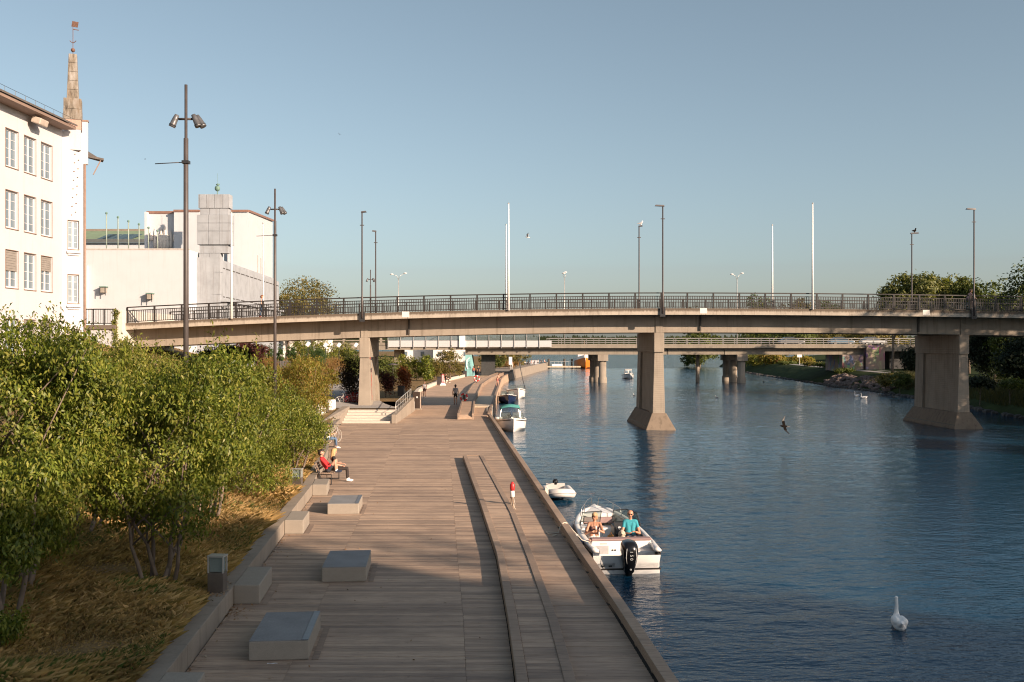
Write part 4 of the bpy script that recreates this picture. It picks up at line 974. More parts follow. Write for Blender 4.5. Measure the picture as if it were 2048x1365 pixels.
# ------------------------------------------------------------ vegetation
def unit(v): return v/np.maximum(np.linalg.norm(v, axis=-1, keepdims=True), 1e-6)
def crown(name, rng, blobs, n, leaf, mt, parent, per=22, spread=.20, shell=.30, aspect=.45, droop=.15, upb=.25, lo=-1.0, jag=.22, shoots=0):
    """leaf faces gathered on twigs spread through a set of ellipsoids"""
    b = np.array(blobs, dtype=float); wts = (b[:,3]*b[:,4]*b[:,5])**(2/3); wts /= wts.sum()
    nt_ = max(1, n//per); ib = rng.choice(len(b), nt_, p=wts)
    d = unit(rng.normal(size=(nt_,3))); d[:,2] = np.where(d[:,2] < lo, -d[:,2], d[:,2])
    r = 1-np.abs(rng.normal(0, shell, nt_)); r = np.clip(r, .1, 1)+rng.normal(0, jag*.35, nt_)*(rng.random(nt_) < .35)
    tw_ = b[ib,:3]+d*b[ib,3:6]*r[:,None]
    if shoots:                       # upright sprays standing out of the upper half
        k_ = rng.choice(nt_, shoots); g0 = tw_[k_]; up_ = d[k_]*np.array([.5,.5,.2])+np.array([0,0,.9])+rng.normal(0,.22,(shoots,3)); ln_ = rng.uniform(.25,.75,shoots)
        okk = d[k_][:,2] > -.1; g0 = g0[okk]; up_ = up_[okk]; ln_ = ln_[okk]; q_ = 5
        ex = (g0[:,None,:]+up_[:,None,:]*ln_[:,None,None]*np.linspace(.2,1,q_)[None,:,None]).reshape(-1,3); exd = np.repeat(d[k_][okk], q_, 0)
        sp_n = max(1, per//6); shp = np.repeat(ex, sp_n, 0)+rng.normal(0,.055,(len(ex)*sp_n,3)); shd = np.repeat(exd, sp_n, 0)
    idx = np.repeat(np.arange(nt_), per); m = len(idx)
    p = tw_[idx]+rng.normal(0, spread, (m,3))*np.array([1,1,.75]); dd_ = d[idx]
    if shoots: p = np.concatenate([p, shp]); dd_ = np.concatenate([dd_, shd]); m = len(p)
    nr = unit(dd_*.85+np.array([0,0,upb])+rng.normal(0,.5,(m,3)))
    t = unit(np.cross(nr, rng.normal(size=(m,3)))); t[:,2] -= droop*2; t = unit(t); bt_ = unit(np.cross(nr, t))
    Lf = leaf*rng.uniform(.65,1.25,(m,1)); W = Lf*aspect
    v = np.empty((m,4,3)); v[:,0] = p-t*Lf*.5; v[:,1] = p+bt_*W*.5+nr*W*.18; v[:,2] = p+t*Lf*.5-np.array([0,0,1])*Lf*droop; v[:,3] = p-bt_*W*.5+nr*W*.18
    return npmesh(name, v.reshape(-1,3), 4, mt, parent)
barkm = mat('bark', (.16,.12,.09), .9, .3, 6, .6, .02); barkp = mat('pale bark', (.17,.13,.10), .85, .35, 3, .4, .01)
def trunk(parent, stems, h, r, rng, blobs, bark=barkm, base=(0,0,0)):
    mb = MB()
    for s in range(stems):
        a = rng.uniform(0, 6.28); o = .10*stems**.5*(stems > 1); p0 = Vector((base[0]+o*math.cos(a), base[1]+o*math.sin(a), base[2]-.25))
        bl = blobs[rng.integers(len(blobs))] if stems > 1 else blobs[0]
        top = Vector((bl[0], bl[1], bl[2])); pts = []
        for k in range(7):
            q = k/6; p = p0.lerp(top, q); p.x += rng.normal(0,.05*h/4)*math.sin(q*3.1); p.y += rng.normal(0,.05*h/4)*math.sin(q*3.1); pts.append(p)
        mb.tube(pts, [r*(1.15-.85*k/6) for k in range(7)], 7)
        for j in range(4):
            b2_ = blobs[rng.integers(len(blobs))]; st_ = pts[3+j%3]; en_ = Vector((b2_[0]+rng.normal(0,b2_[3]*.4), b2_[1]+rng.normal(0,b2_[4]*.4), b2_[2]+b2_[5]*.3))
            mid = st_.lerp(en_,.5)+Vector((0,0,.15)); mb.tube([st_, mid, en_], [r*.5,r*.35,r*.12], 5)
    return mb.build('trunk', bark, parent, True)
def tree(name, label, loc, blobs, n, leaf, mt, seed, stems=1, r=.12, cat='tree', group=None, bark=barkm, **kw):
    rng = np.random.default_rng(seed); t = thing(name, label, cat, loc, 0, group)
    trunk(t, stems, max(b[2] for b in blobs), r, rng, blobs, bark); crown('crown', rng, blobs, n, leaf, mt, t, **kw); return t
lf_near = leafmat('shrub leaves', [(.07,.105,.015),(.15,.195,.027),(.24,.27,.04),(.35,.33,.07)], .3, .45, .5, 1.3)
lf_near2 = leafmat('shrub leaves olive', [(.09,.115,.02),(.18,.21,.035),(.29,.29,.055),(.38,.33,.09)], .3, .5, .5, 1.1)
lf_yel = leafmat('yellowing leaves', [(.15,.17,.03),(.25,.24,.04),(.33,.25,.05),(.30,.15,.05)], .35, .5)
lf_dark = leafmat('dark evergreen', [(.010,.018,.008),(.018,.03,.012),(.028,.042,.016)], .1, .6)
lf_red = leafmat('purple foliage', [(.06,.02,.02),(.11,.035,.03),(.16,.06,.04)], .25)
lf_org = leafmat('rust red leaves', [(.22,.06,.02),(.32,.09,.03),(.28,.12,.05)], .3)
lf_far = leafmat('park leaves', [(.06,.085,.018),(.11,.135,.03),(.17,.185,.05)], .25)
lf_far2 = leafmat('willow leaves', [(.10,.12,.035),(.17,.18,.055),(.24,.23,.08)], .3)
lf_olive = leafmat('autumn olive leaves', [(.10,.10,.025),(.18,.155,.04),(.26,.19,.06)], .25)
lf_thuja = leafmat('thuja', [(.045,.085,.02),(.08,.13,.035)], .15)
lf_gold = leafmat('straw grass', [(.26,.17,.06),(.36,.23,.09),(.30,.13,.04)], .3)
def zg(x, y): return zL(max(0, XLT(y)-x), y)
def shrub(label, px, ytop, ybot, wpx, Y, n, seed, mt=lf_near, stems=5, leaf=.11, name='leafy_shrub', group='leafy shrubs on the bank', extra=(), yoff=0, spread=.17, per=22, rx_scale=1.0):
    x = WX(px, Y); g = zg(x, Y); zt = WZ(ytop, Y); zb = max(g+.15, WZ(ybot, Y)); rx = wpx/2*Y/F; zt = max(zt, zb+.5); cz = (zt+zb)/2-g; rz = (zt-zb)/2
    rg = random.Random(seed); bl = [(0,0,cz,rx*.62,rx*.62,rz*.80)]
    for k in range(18):
        a = rg.uniform(0,6.28); q = rg.uniform(.45,.82); s = rg.uniform(.20,.36)
        bl.append((rx*q*math.cos(a), rx*q*math.sin(a), cz+rz*rg.uniform(-.72,.72), rx*s, rx*s, rz*s*rg.uniform(.8,1.2)))
    for (ex, ez, er) in extra: bl.append((ex, 0, ez-g, er, er, er*1.25))
    return tree(name, label, (x, Y, g), bl, int(n*2.4), leaf*.76, mt, seed, stems, .05, 'shrub', group, barkp if stems > 1 else barkm, spread=spread*.8, per=26, droop=.3, shoots=n//110, shell=.2)
shrub('tall leafy shrub at the left edge reaching up over the white building', 40, 588, 1165, 340, 19.5, 15000, 11, leaf=.125)
shrub('leafy shrub with bare pale stems in front, standing nearest the path lamp', 318, 705, 1085, 340, 21.2, 15000, 12, stems=6, leaf=.115)
shrub('dark leafy shrub hanging low at the left edge in the shade', 5, 905, 1150, 300, 17.6, 9000, 13, leaf=.12)
shrub('leafy shrub rising behind the tall one, below the white building corner', 170, 668, 1000, 260, 25, 11000, 14, lf_near2)
shrub('leafy shrub just left of the tallest spotlight pole', 300, 690, 960, 240, 28, 9000, 15, lf_near2)
shrub('rounded leafy shrub just right of the tallest spotlight pole', 430, 700, 1000, 210, 29, 9000, 16)
shrub('leafy shrub sloping down towards the couple on the bench', 500, 770, 985, 210, 34, 9000, 17)
shrub('leafy shrub right behind the bench where the couple sits', 590, 800, 960, 160, 41, 8000, 18)
shrub('shrub with small grey-green leaves behind the bench row', 480, 735, 900, 170, 38, 6000, 19, lf_near2)
shrub('leafy shrub in front of the second spotlight pole', 560, 790, 920, 150, 45, 6000, 20, lf_near2)
shrub('yellow-green shrub with rusty tips beside the white planters', 605, 715, 835, 110, 56, 7000, 21, lf_yel, leaf=.13)
shrub('yellowing shrub behind the second spotlight pole', 560, 730, 830, 120, 60, 5000, 22, lf_yel, leaf=.13)
shrub('leafy shrub at the far left end of the shrub row, under the abutment', 250, 690, 850, 190, 36, 6000, 23, lf_near2)
shrub('shrub below the bridge abutment half hidden by nearer leaves', 400, 712, 850, 170, 42, 5500, 24, lf_near2)
shrub('shrub in the second row behind the shaded path lamp', 120, 720, 950, 220, 30, 7000, 25)
shrub('low green plant in the bottom left corner of the picture', 15, 1325, 1420, 60, 16.3, 500, 26, stems=2, leaf=.10, spread=.1)
# dry grass on the bank
def grassfield(name, n, yr, dr, hl, mt, seed, lean=(.55,-.25), dens=None):
    rng = np.random.default_rng(seed); Y = yr[0]+(yr[1]-yr[0])*rng.random(n)**1.5; d = dr[0]+(dr[1]-dr[0])*rng.random(n)
    if dens is not None:
        kp_ = np.sin(d*1.9+np.sin(Y*.8)*1.7)+np.sin(Y*1.25+d*.7)+rng.normal(0,.35,n) > dens; Y = Y[kp_]; d = d[kp_]; n = len(Y)
    xw = np.interp(Y, [10,17,37,50,58,70], [-4.95,-5.59,-7.4,-9.2,-10.8,-12.0])-.36; X = xw-d
    zz = np.array([zL(a, b) for a, b in zip(d, Y)])
    cl = np.sin(X*1.7+np.cos(Y*.9)*2)+np.sin(Y*1.3+X*.6)
    h = rng.uniform(hl[0], hl[1], n)*(1+.35*cl); ang = cl*.9+rng.normal(0,1.7,n)
    ln = h[:,None]*np.stack([np.cos(ang)*lean[0]+lean[0]*.6, np.sin(ang)*.5+lean[1], np.zeros(n)],1)*rng.uniform(.5,1.5,(n,1))
    p = np.stack([X,Y,zz-.03],1); wv = np.stack([np.cos(ang+1.57), np.sin(ang+1.57), np.zeros(n)],1)*.0046*rng.uniform(.7,1.9,(n,1))
    top = p+ln; top[:,2] += h*.75; mid = p+ln*.35; mid[:,2] += h*.55
    v = np.empty((n,4,3)); v[:,0] = p-wv; v[:,1] = p+wv; v[:,2] = mid+wv*.8; v[:,3] = top
    o = npmesh(name, v.reshape(-1,3), 4, mt); return o
gmat = leafmat('dry grass blades', [(.20,.16,.055),(.44,.28,.105),(.58,.37,.15),(.66,.46,.22),(.30,.19,.07)], .25, .7, .5, .8)
tag(grassfield('dry_grass', 170000, (14.5,52), (.05,8), (.12,.32), gmat, 41), 'long dry straw-coloured grass covering the bank behind the low wall', 'grass', kind='stuff')
gm2 = leafmat('green grass blades', [(.06,.10,.02),(.11,.15,.03),(.17,.18,.045)], .3, .6)
tag(grassfield('green_weeds', 80000, (14.5,50), (.05,6), (.14,.32), gm2, 42, (.3,-.1), .95), 'patches of short green weeds on the bank near the wall', 'weeds', kind='stuff')
# dry leaves and litter by the wall
rng = np.random.default_rng(9); n = 540; Yl = np.concatenate([rng.normal(20.8,.35,200), rng.uniform(15,40,220), rng.uniform(15.5,45,120)]); Xl = np.array([XL(a) for a in Yl])+np.concatenate([rng.normal(-.15,.28,200), np.abs(rng.normal(.05,.12,220)), rng.uniform(.3,6,120)])
zl_ = np.where(Xl < np.array([XL(a) for a in Yl]), DZ+.42, DZ+.012); c = np.stack([Xl,Yl,zl_],1); a = rng.uniform(0,6.28,n); s = rng.uniform(.02,.045,(n,1))
u = np.stack([np.cos(a),np.sin(a),rng.normal(0,.3,n)],1); vv_ = np.stack([-np.sin(a),np.cos(a),rng.normal(0,.3,n)],1)
v = np.stack([c-u*s,c-vv_*s*.6,c+u*s,c+vv_*s*.6],1)
tag(npmesh('fallen_leaves', v.reshape(-1,3), 4, leafmat('dead leaves', [(.25,.13,.06),(.38,.24,.14),(.5,.4,.3)], .1)), 'dry fallen leaves scattered along the foot of the low wall', 'leaves', kind='stuff')
# ---- garden beyond and under the bridge
def bush(label, px, ytop, ybot, wpx, Y, n, seed, mt, leaf=.22, name='garden_bush', group='bushes in the garden beyond the bridge', g=None, cat='bush', k=6, spread=.22, stems=1, asp=.5):
    x = WX(px, Y); g = zg(x, Y) if g is None else g; zt = WZ(ytop, Y); zb = max(g+.05, WZ(ybot, Y)); rx = wpx/2*Y/F; zt = max(zt, zb+.5); cz = (zt+zb)/2-g; rz = max(.25,(zt-zb)/2)
    rg = random.Random(seed); bl = [(0,0,cz,rx*.7,rx*.7,rz*.85)]
    for j in range(k):
        a = rg.uniform(0,6.28); q = rg.uniform(.4,.72); s = rg.uniform(.3,.48); bl.append((rx*q*math.cos(a), rx*q*math.sin(a), cz+rz*rg.uniform(-.55,.55), rx*s, rx*s, rz*s*1.1))
    return tree(name, label, (x, Y, g), bl, n, leaf, mt, seed, stems, max(.05, min(.25, rz*.05)), cat, group, spread=spread, per=18, aspect=asp)
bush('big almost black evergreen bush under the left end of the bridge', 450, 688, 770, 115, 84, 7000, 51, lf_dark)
bush('purple-leaved bush above the black evergreen under the girder', 490, 678, 720, 75, 100, 3000, 52, lf_red)
bush('purple-leaved bush left of the second spotlight pole', 514, 690, 725, 40, 98, 1600, 152, lf_red)
for i, (px, yt, w_, Y) in enumerate(((524,684,16,120),(541,683,20,118),(560,682,14,120),(582,683,18,117))):
    bush(['thin thuja column against the white wall, leftmost','broad thuja column left of the second spotlight pole','thin thuja just right of the second spotlight pole','thuja column beside the stone planter'][i], px, yt, 740, w_, Y, 1500, 60+i, lf_thuja, .18, 'thuja', 'thuja columns in the garden', cat='thuja', k=3, spread=.1)
bush('reed-like green tall grass clump below the path lamps', 625, 690, 745, 60, 116, 2600, 70, lf_thuja, .5, asp=.1)
bush('bright green bush behind the first path lamp', 600, 672, 730, 60, 128, 3000, 71, lf_near2)
bush('bright green bush between the path lamps', 650, 668, 735, 70, 130, 3800, 72, lf_near2)
bush('green bush right of the path lamps', 690, 680, 740, 45, 132, 2200, 73, lf_near2)
bush('dark rounded bush with red flowers at its foot, left of the first pier', 705, 712, 805, 55, 82, 3800, 74, leafmat('dark smoke bush', [(.012,.015,.01),(.03,.03,.02),(.06,.045,.035)], .15), leaf=.16)
bush('dark green bush just left of the first pier top', 706, 692, 760, 40, 108, 2200, 75, lf_far)
bush('red begonias at the foot of the dark bush', 712, 786, 806, 46, 79.5, 900, 76, leafmat('red flowers', [(.25,.01,.015),(.4,.02,.03),(.05,.04,.02)], .2), .12)
for i, (px, yt, yb, w_, Y, mt) in enumerate(((525,712,745,45,108,lf_gold),(545,716,752,30,108,lf_gold),(605,722,750,70,112,lf_gold),(650,716,748,55,118,lf_gold),(672,712,748,50,122,lf_gold),(570,735,770,60,100,lf_yel),(620,740,775,80,104,lf_yel),(665,735,775,50,108,lf_yel))):
    bush('flowering orange grass clump in the garden, number %s from the left' % ('first','second','third','fourth','fifth','sixth','seventh','eighth')[i] if False else ['orange feather grass beside the black evergreen','pale straw grass left of the second spotlight pole','orange flower band under the thujas','orange flower band below the first path lamps','orange and mauve flowers left of the dark bush','yellow-green ground shrubs under the spotlight pole','yellow-green ground shrubs in the middle of the garden bed','yellow-green ground shrubs next to the grey path'][i], px, yt, yb, w_, Y, 1700, 80+i, mt, .3 if mt is lf_gold else .2, asp=.16 if mt is lf_gold else .5, name='flower_clump', cat='plants', group='flower clumps in the garden')
bush('rust-red small tree behind the handrail', 808, 732, 786, 32, 98, 1700, 90, lf_org, .2, 'small_tree', None, cat='tree', k=4)
bush('brown-purple small tree right of the first pier', 772, 734, 800, 32, 90, 1500, 91, lf_red, .2, 'small_tree', None, cat='tree', k=4)
for i, (px, yt, yb, w_, Y, mt) in enumerate(((770,706,765,60,130,lf_far),(815,706,770,70,138,lf_near2),(852,704,772,36,136,lf_near),(900,696,762,72,150,lf_olive),(870,715,765,40,146,lf_olive))):
    bush(['dark green tree right of the first pier','light green trees in the middle of the park lawn','slim bright green tree in the park','large olive-brown bush before the turquoise pillar','olive bush left of the large olive-brown one'][i], px, yt, yb, w_, Y, 3600, 95+i, mt, .26, 'park_tree', 'park trees beyond the bridge', cat='tree')
lawn = None
# trees behind the museum and the railings on the left
bush('large green and rusty tree beyond the museum, left of the bridge lamps', 622, 548, 700, 125, 142, 7000, 101, lf_olive, .34, 'park_tree', None, cat='tree', k=9, spread=.4)
bush('tree crown peeking right beside the stone gallery end', 575, 560, 690, 50, 150, 3000, 102, lf_olive, .34, 'park_tree', None, cat='tree', spread=.4)
bush('trees behind the quay under the low bridge', 1010, 700, 735, 120, 225, 3500, 103, lf_olive, .4, 'park_tree', None, g=2.0, cat='tree', k=9)
bush('tree standing at the promenade under the low bridge', 990, 700, 742, 34, 195, 1500, 104, lf_far, .35, 'park_tree', None, g=1.6, cat='tree')
bush('dry reed clump on the quay bank', 1020, 722, 738, 50, 212, 1200, 105, lf_gold, .5, 'reed_clump', None, g=1.6, asp=.15)
# ---- right bank trees in view
def rtree(label, px, ytop, ybot, wpx, Y, n, seed, mt, leaf=.42, k=9, name='park_tree', spread=.42):
    x = WX(px, Y); g = zR(max(0, x-XS(Y))); return bush(label, px, ytop, ybot, wpx, Y, int(n*2.1), seed, mt, leaf*1.15, name, 'trees on the right bank', g, 'tree', k, spread)
rtree('broad dark tree at the right edge rising above the bridge railing', 2050, 512, 780, 130, 118, 9000, 121, lf_far, .36)
rtree('willow-like pale tree left of the right-hand bridge lamp', 1838, 540, 664, 115, 150, 5000, 122, lf_far2)
rtree('pale tree left of the willow-like one behind the railing', 1785, 560, 664, 84, 150, 3600, 123, lf_far2)
rtree('birch standing right of the willow-like tree', 1905, 548, 664, 70, 152, 4000, 124, lf_far2)
rtree('birch just left of the right-hand bridge lamp', 1938, 550, 664, 60, 146, 3500, 125, lf_far)
rtree('dark tree right of the right-hand bridge lamp', 1985, 545, 760, 100, 142, 5000, 126, lf_far)
rtree('pointed tree above the railing beside the far white flagpole', 1516, 580, 700, 80, 330, 3500, 127, lf_far, .6)
rtree('round trees above the railing left of the right tall flagpole', 1590, 588, 700, 110, 320, 4000, 128, lf_olive, .6)
rtree('low tree group above the railing right of the right tall flagpole', 1665, 590, 700, 90, 300, 3600, 129, lf_far, .6)
rtree('small round tree above the railing right of the river pier', 1390, 606, 700, 50, 420, 2000, 130, lf_far, .7)
rtree('dark trees behind the low bridge, left part of the right bank', 1400, 660, 745, 110, 300, 4500, 131, lf_far, .6)
rtree('trees behind the cars on the low bridge', 1560, 655, 735, 170, 262, 6500, 132, lf_far, .55)
rtree('trees behind the silver car on the low bridge', 1720, 655, 735, 170, 240, 6500, 133, lf_olive, .5)
rtree('sunlit golden bush below the low bridge', 1545, 708, 745, 60, 235, 2500, 134, lf_yel, .4, 6)
rtree('green tree below the low bridge beside the right pier', 1512, 708, 745, 50, 245, 2500, 135, lf_near2, .4, 6)
rtree('golden bush with a white sign below the low bridge', 1600, 715, 745, 46, 225, 1800, 136, lf_yel, .36, 6)
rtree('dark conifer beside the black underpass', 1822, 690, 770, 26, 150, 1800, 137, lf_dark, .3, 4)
rtree('added tree at the right edge behind the broad dark one, shading the abutment', 2030, 575, 760, 130, 157, 5000, 141, lf_far)  # added so that its shade falls on the painted abutment
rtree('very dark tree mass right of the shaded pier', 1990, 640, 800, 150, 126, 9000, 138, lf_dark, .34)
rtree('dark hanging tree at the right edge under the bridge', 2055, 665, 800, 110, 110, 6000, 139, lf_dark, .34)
for i, (px, yt, w_, Y, mt) in enumerate(((1655,728,50,190,lf_far),(1625,726,40,204,lf_olive),(1690,738,40,168,lf_far),(1575,730,44,222,lf_far),(1800,742,50,132,lf_far),(1960,752,60,104,lf_dark),(2020,760,60,98,lf_far),(1770,748,36,138,lf_olive))):
    rtree(['low shrub left of the painted abutment','olive shrub beside the small white sign','shrub right below the painted abutment','shrub under the low bridge beyond the right pier','shrub on the bank just left of the shaded pier','dark shrub on the bank right of the shaded pier','shrub on the bank at the right edge','olive shrub at the top of the rock slope'][i], px, yt, 775, w_, Y, 900, 160+i, mt, .26, 5, 'bank_shrub', .2)
# reeds and grass on the right bank edge
def bankgrass(name, n, yr, dr, hl, mt, seed):
    rng = np.random.default_rng(seed); Y = rng.uniform(yr[0],yr[1],n); d = rng.uniform(dr[0],dr[1],n)
    X = np.array([XS(a) for a in Y])+d; zz = np.array([zR(a) for a in d]); h = rng.uniform(hl[0],hl[1],n); a = rng.uniform(0,6.28,n)
    p = np.stack([X,Y,zz-.05],1); wv = np.stack([np.cos(a),np.sin(a),0*a],1)*.02; top = p+np.stack([rng.normal(0,.2,n),rng.normal(0,.2,n),h],1)
    v = np.stack([p-wv,p+wv,top],1); return npmesh(name, v.reshape(-1,3), 3, mt)
tag(bankgrass('bank_grass', 26000, (62,150), (1.6,7), (.4,1.0), leafmat('tall bank grass', [(.035,.042,.014),(.07,.07,.022),(.13,.11,.04)], .3, .6), 61), 'tall unmown grass on the right river bank', 'grass', kind='stuff')
# shore rocks on the right bank
rockm = mat('shore rock', (.17,.125,.11), .9, .35, 1.2, .6, .05, rnd=.4)
rs = random.Random(4); rk = []
for q in range(3):
    mb = MB(); mb.sphere((0,0,0), (1,1,1), 6); mb.v = [(x*(1+rs.uniform(-.25,.25)), y*(1+rs.uniform(-.25,.25)), z*(1+rs.uniform(-.3,.2))) for x,y,z in mb.v]
    o = mb.build('shore_rock', rockm); rk.append(o.data); bpy.data.objects.remove(o)
rp = thing('rock_revetment', 'sloping revetment of reddish rocks below the painted abutment', 'rock slope', (0,0,0))
for i in range(170):
    Y = rs.uniform(138,168); d = rs.uniform(.1,3.6); o = bpy.data.objects.new('rock', rk[i%3]); COL.objects.link(o); o.parent = rp
    o.location = (XS(Y)+d, Y, zR(d)+.08); s = rs.uniform(.3,.62); o.scale = (s*1.2,s,s*.75); o.rotation_euler = (rs.uniform(-.4,.4),rs.uniform(-.4,.4),rs.uniform(0,6))
mb = MB()
for i in range(420):
    Y = rs.uniform(60,235); 
    x = XS(Y)+rs.uniform(-.25,.5); s = rs.uniform(.12,.4)
    mb.sphere((x,Y,.05), (s*rs.uniform(.8,1.5),s,s*.7), 5)
tag(mb.build('shoreline_stones', mat('dark stones', (.06,.055,.05), .85, .4, 2)), 'dark stones along the waterline of the right bank', 'stones', kind='stuff')
pth = MB().loft([[(XS(Y)+7, Y, zR(7)+.03),(XS(Y)+9.5, Y, zR(9.5)+.03)] for Y in range(90,221,5)], False, False, False).build('bank_path', mat('bank path', (.30,.28,.26), .9, .1)); tag(pth, kind='structure')
# off-frame right-bank trees and an unseen added block that shade this reach
def bigtree(label, x, y, h, rx, seed, mt=lf_far, n=5200, g=None):
    g = zR(max(0, x-XS(y))) if g is None else g; rg = random.Random(seed); cz = h*.6; bl = [(0,0,cz,rx*.75,rx*.75,h*.38)]
    for j in range(10):
        a = rg.uniform(0,6.28); q = rg.uniform(.4,.75); s = rg.uniform(.3,.45); bl.append((rx*q*math.cos(a), rx*q*math.sin(a), cz+h*.36*rg.uniform(-.7,.75), rx*s, rx*s, h*.36*s*1.2))
    return tree('bank_tree', label, (x,y,g), bl, n, .62, mt, seed, 1, .3, 'tree', 'tall trees on the right bank outside the picture', spread=.5, per=18)
for i, (u, s, H, rx) in enumerate(((79,8,20.5,4.6),(86,9,21.5,5),(94,8,21,5),(103,10,21,5),(112,6,20,5),(98,20,22,5.5),(70,20,16.5,4),(120,14,20,5))):
    bigtree('tall tree on the right bank outside the picture', .62*u+.785*s, .785*u-.62*s, H, rx, 200+i)
def us(u, s): return (.62*u+.785*s, .785*u-.62*s)
for i, (u, s, H, rx) in enumerate(((19.6,50,24.6,2.6),(22.4,51,22.6,2.8),(25.0,52,20.8,2.6))):
    x, y = us(u, s); bigtree('tall tree on the right bank outside the picture', x, y, H, rx, 220+i, n=6500)
bk = thing('shade_block', 'plain unseen block added behind the viewpoint on the right bank to cast the deck shadow', 'building', (*us(-6,58),0), math.atan2(.785,.62))  # added caster, height and edge set to throw the foreground shadow
MB().box(-26,23.6,-7,7,0,27.1).build('wall', mat('render wall', (.6,.55,.5), .9, .05), bk); MB().box(-26.3,23.9,-7.3,7.3,27.1,27.5).build('roof', roofm, bk)
for i in range(12):
    for j in range(7): MB().box(-24.5+i*4,-22.8+i*4,7.0,7.05,2+j*3.4,3.6+j*3.4).build('window', pane_m, bk)
# far forest across the lake
rng = np.random.default_rng(77); n = 26000; X = rng.uniform(-900,1000,n); Y = 1500+np.abs(rng.normal(40,110,n))
base = np.clip((Y-1520)/280,0,1)*10; hgt = rng.uniform(6,15,n); r_ = rng.uniform(1.6,3.2,n); ff = rng.random(n)
c = np.stack([X,Y,base],1); v = np.empty((n,4,3)); off = np.stack([r_,0*r_,0*r_],1)
v[:,0] = c-off; v[:,1] = c+off; v[:,2] = c+off*.45+np.stack([0*r_,0*r_,hgt*.8],1); v[:,3] = c-off*.3+np.stack([0*r_,r_,hgt],1)
tag(npmesh('far_forest', v.reshape(-1,3), 4, leafmat('far forest leaves', [(.03,.045,.02),(.05,.065,.025),(.08,.085,.035)], .15)), 'dense forest on the far shore of the lake', 'forest', kind='stuff')
# ivy on the abutment pillar
iv = thing('ivy_vine', 'bright green ivy climbing the pale pillar at the left end of the bridge', 'ivy', (-29.75,74.6,6.2))
rng = np.random.default_rng(31); bl = [(.0+.05*math.sin(k),.0,k*.42,.22,.12,.32) for k in range(8)]
crown('foliage', rng, bl, 1500, .13, lf_near2, iv, per=12, spread=.07); MB().tube([(0,.05,-2),(0,.05,3.2)], .02, 5).build('stem', barkm, iv)
# ------------------------------------------------------------ bodies: capsules fused into one skin
def capsule(mb, a, b, ra, rb, n=10):
    a = Vector(a); b = Vector(b); d = b-a
    if d.length < 1e-5: d = Vector((0,0,1e-4)); b = a+d
    d.normalize(); u = d.orthogonal().normalized(); v = d.cross(u); rings = []
    for k in range(5): t = -math.pi/2+math.pi/2*k/4; rings.append((a+d*ra*math.sin(t), max(1e-4, ra*math.cos(t))))
    for k in range(5): t = math.pi/2*k/4; rings.append((b+d*rb*math.sin(t), max(1e-4, rb*math.cos(t))))
    mb.loft([[p+(u*math.cos(2*math.pi*j/n)+v*math.sin(2*math.pi*j/n))*r for j in range(n)] for p, r in rings], True)
def fuse(name, caps, mats, vox=.014, smooth_it=4, spots=()):
    """caps: (a,b,ra,rb,key); one continuous remeshed surface, every face takes the key of its nearest capsule"""
    mb = MB()
    for c in caps: capsule(mb, *c[:4])
    o = mb.build(name, next(iter(mats.values()))); rm = o.modifiers.new('r', 'REMESH'); rm.mode = 'VOXEL'; rm.voxel_size = vox
    sm = o.modifiers.new('s', 'SMOOTH'); sm.iterations = smooth_it; sm.factor = .5
    dg = bpy.context.evaluated_depsgraph_get(); me = bpy.data.meshes.new_from_object(o.evaluated_get(dg)); old = o.data; o.modifiers.clear(); o.data = me; bpy.data.meshes.remove(old)
    me.materials.clear(); keys = list(mats)
    for k in keys: me.materials.append(mats[k])
    nf = len(me.polygons); c = np.empty(nf*3); me.polygons.foreach_get('center', c); c = c.reshape(-1,3)
    best = np.full(nf, 1e9); mi = np.zeros(nf, dtype=np.int32)
    for a, b, ra, rb, key in caps:
        a = np.array(a, float); b = np.array(b, float); ab = b-a; t = np.clip(((c-a)@ab)/max(1e-9, ab@ab), 0, 1); dd = np.linalg.norm(c-(a+t[:,None]*ab), axis=1)-(ra+(rb-ra)*t)
        q = dd < best; best[q] = dd[q]; mi[q] = keys.index(key)
    for (p, r, key) in spots: mi[np.linalg.norm(c-np.array(p), axis=1) < r] = keys.index(key)
    me.polygons.foreach_set('material_index', mi); me.polygons.foreach_set('use_smooth', np.ones(nf, dtype=bool)); me.update()
    return o
def V(*a): return np.array(a, float)
def stand(stride=0.0):
    J = dict(P=V(0,0,.96), C=V(0,.01,1.30), N=V(0,-.005,1.47), H=V(0,.025,1.63))
    for s, k in ((-1,'L'),(1,'R')):
        q = s*stride
        J['S'+k] = V(s*.175,0,1.40); J['E'+k] = V(s*.235,-.03+q*.25,1.13); J['W'+k] = V(s*.25,.05+q*.45,.90)
        J['G'+k] = V(s*.09,0,.92); J['K'+k] = V(s*.095,.04-q*.35,.50); J['A'+k] = V(s*.095,-.03-q*.75,.09+max(0,q)*.18); J['T'+k] = V(s*.11,.13-q*.75,.035+max(0,q)*.05)
    return J
def sit(z=.45, lean=.0, knee=.44, foot=.02):
    J = dict(P=V(0,0,z+.11), C=V(0,-lean*.6,z+.45), N=V(0,-lean*.85,z+.62), H=V(0,-lean*.9+.03,z+.78))
    for s, k in ((-1,'L'),(1,'R')):
        J['S'+k] = V(s*.175,-lean*.75,z+.55); J['E'+k] = V(s*.23,.06-lean*.5,z+.30); J['W'+k] = V(s*.15,.28,z+.22)
        J['G'+k] = V(s*.09,.02,z+.09); J['K'+k] = V(s*.12,knee,z+.09); J['A'+k] = V(s*.12,knee+.05,.09); J['T'+k] = V(s*.13,knee+.22,.035)
    return J
SKIN = mat('skin', (.52,.29,.20), .5, .06, 6); SKIN2 = mat('tanned skin', (.48,.24,.15), .5, .06, 6)
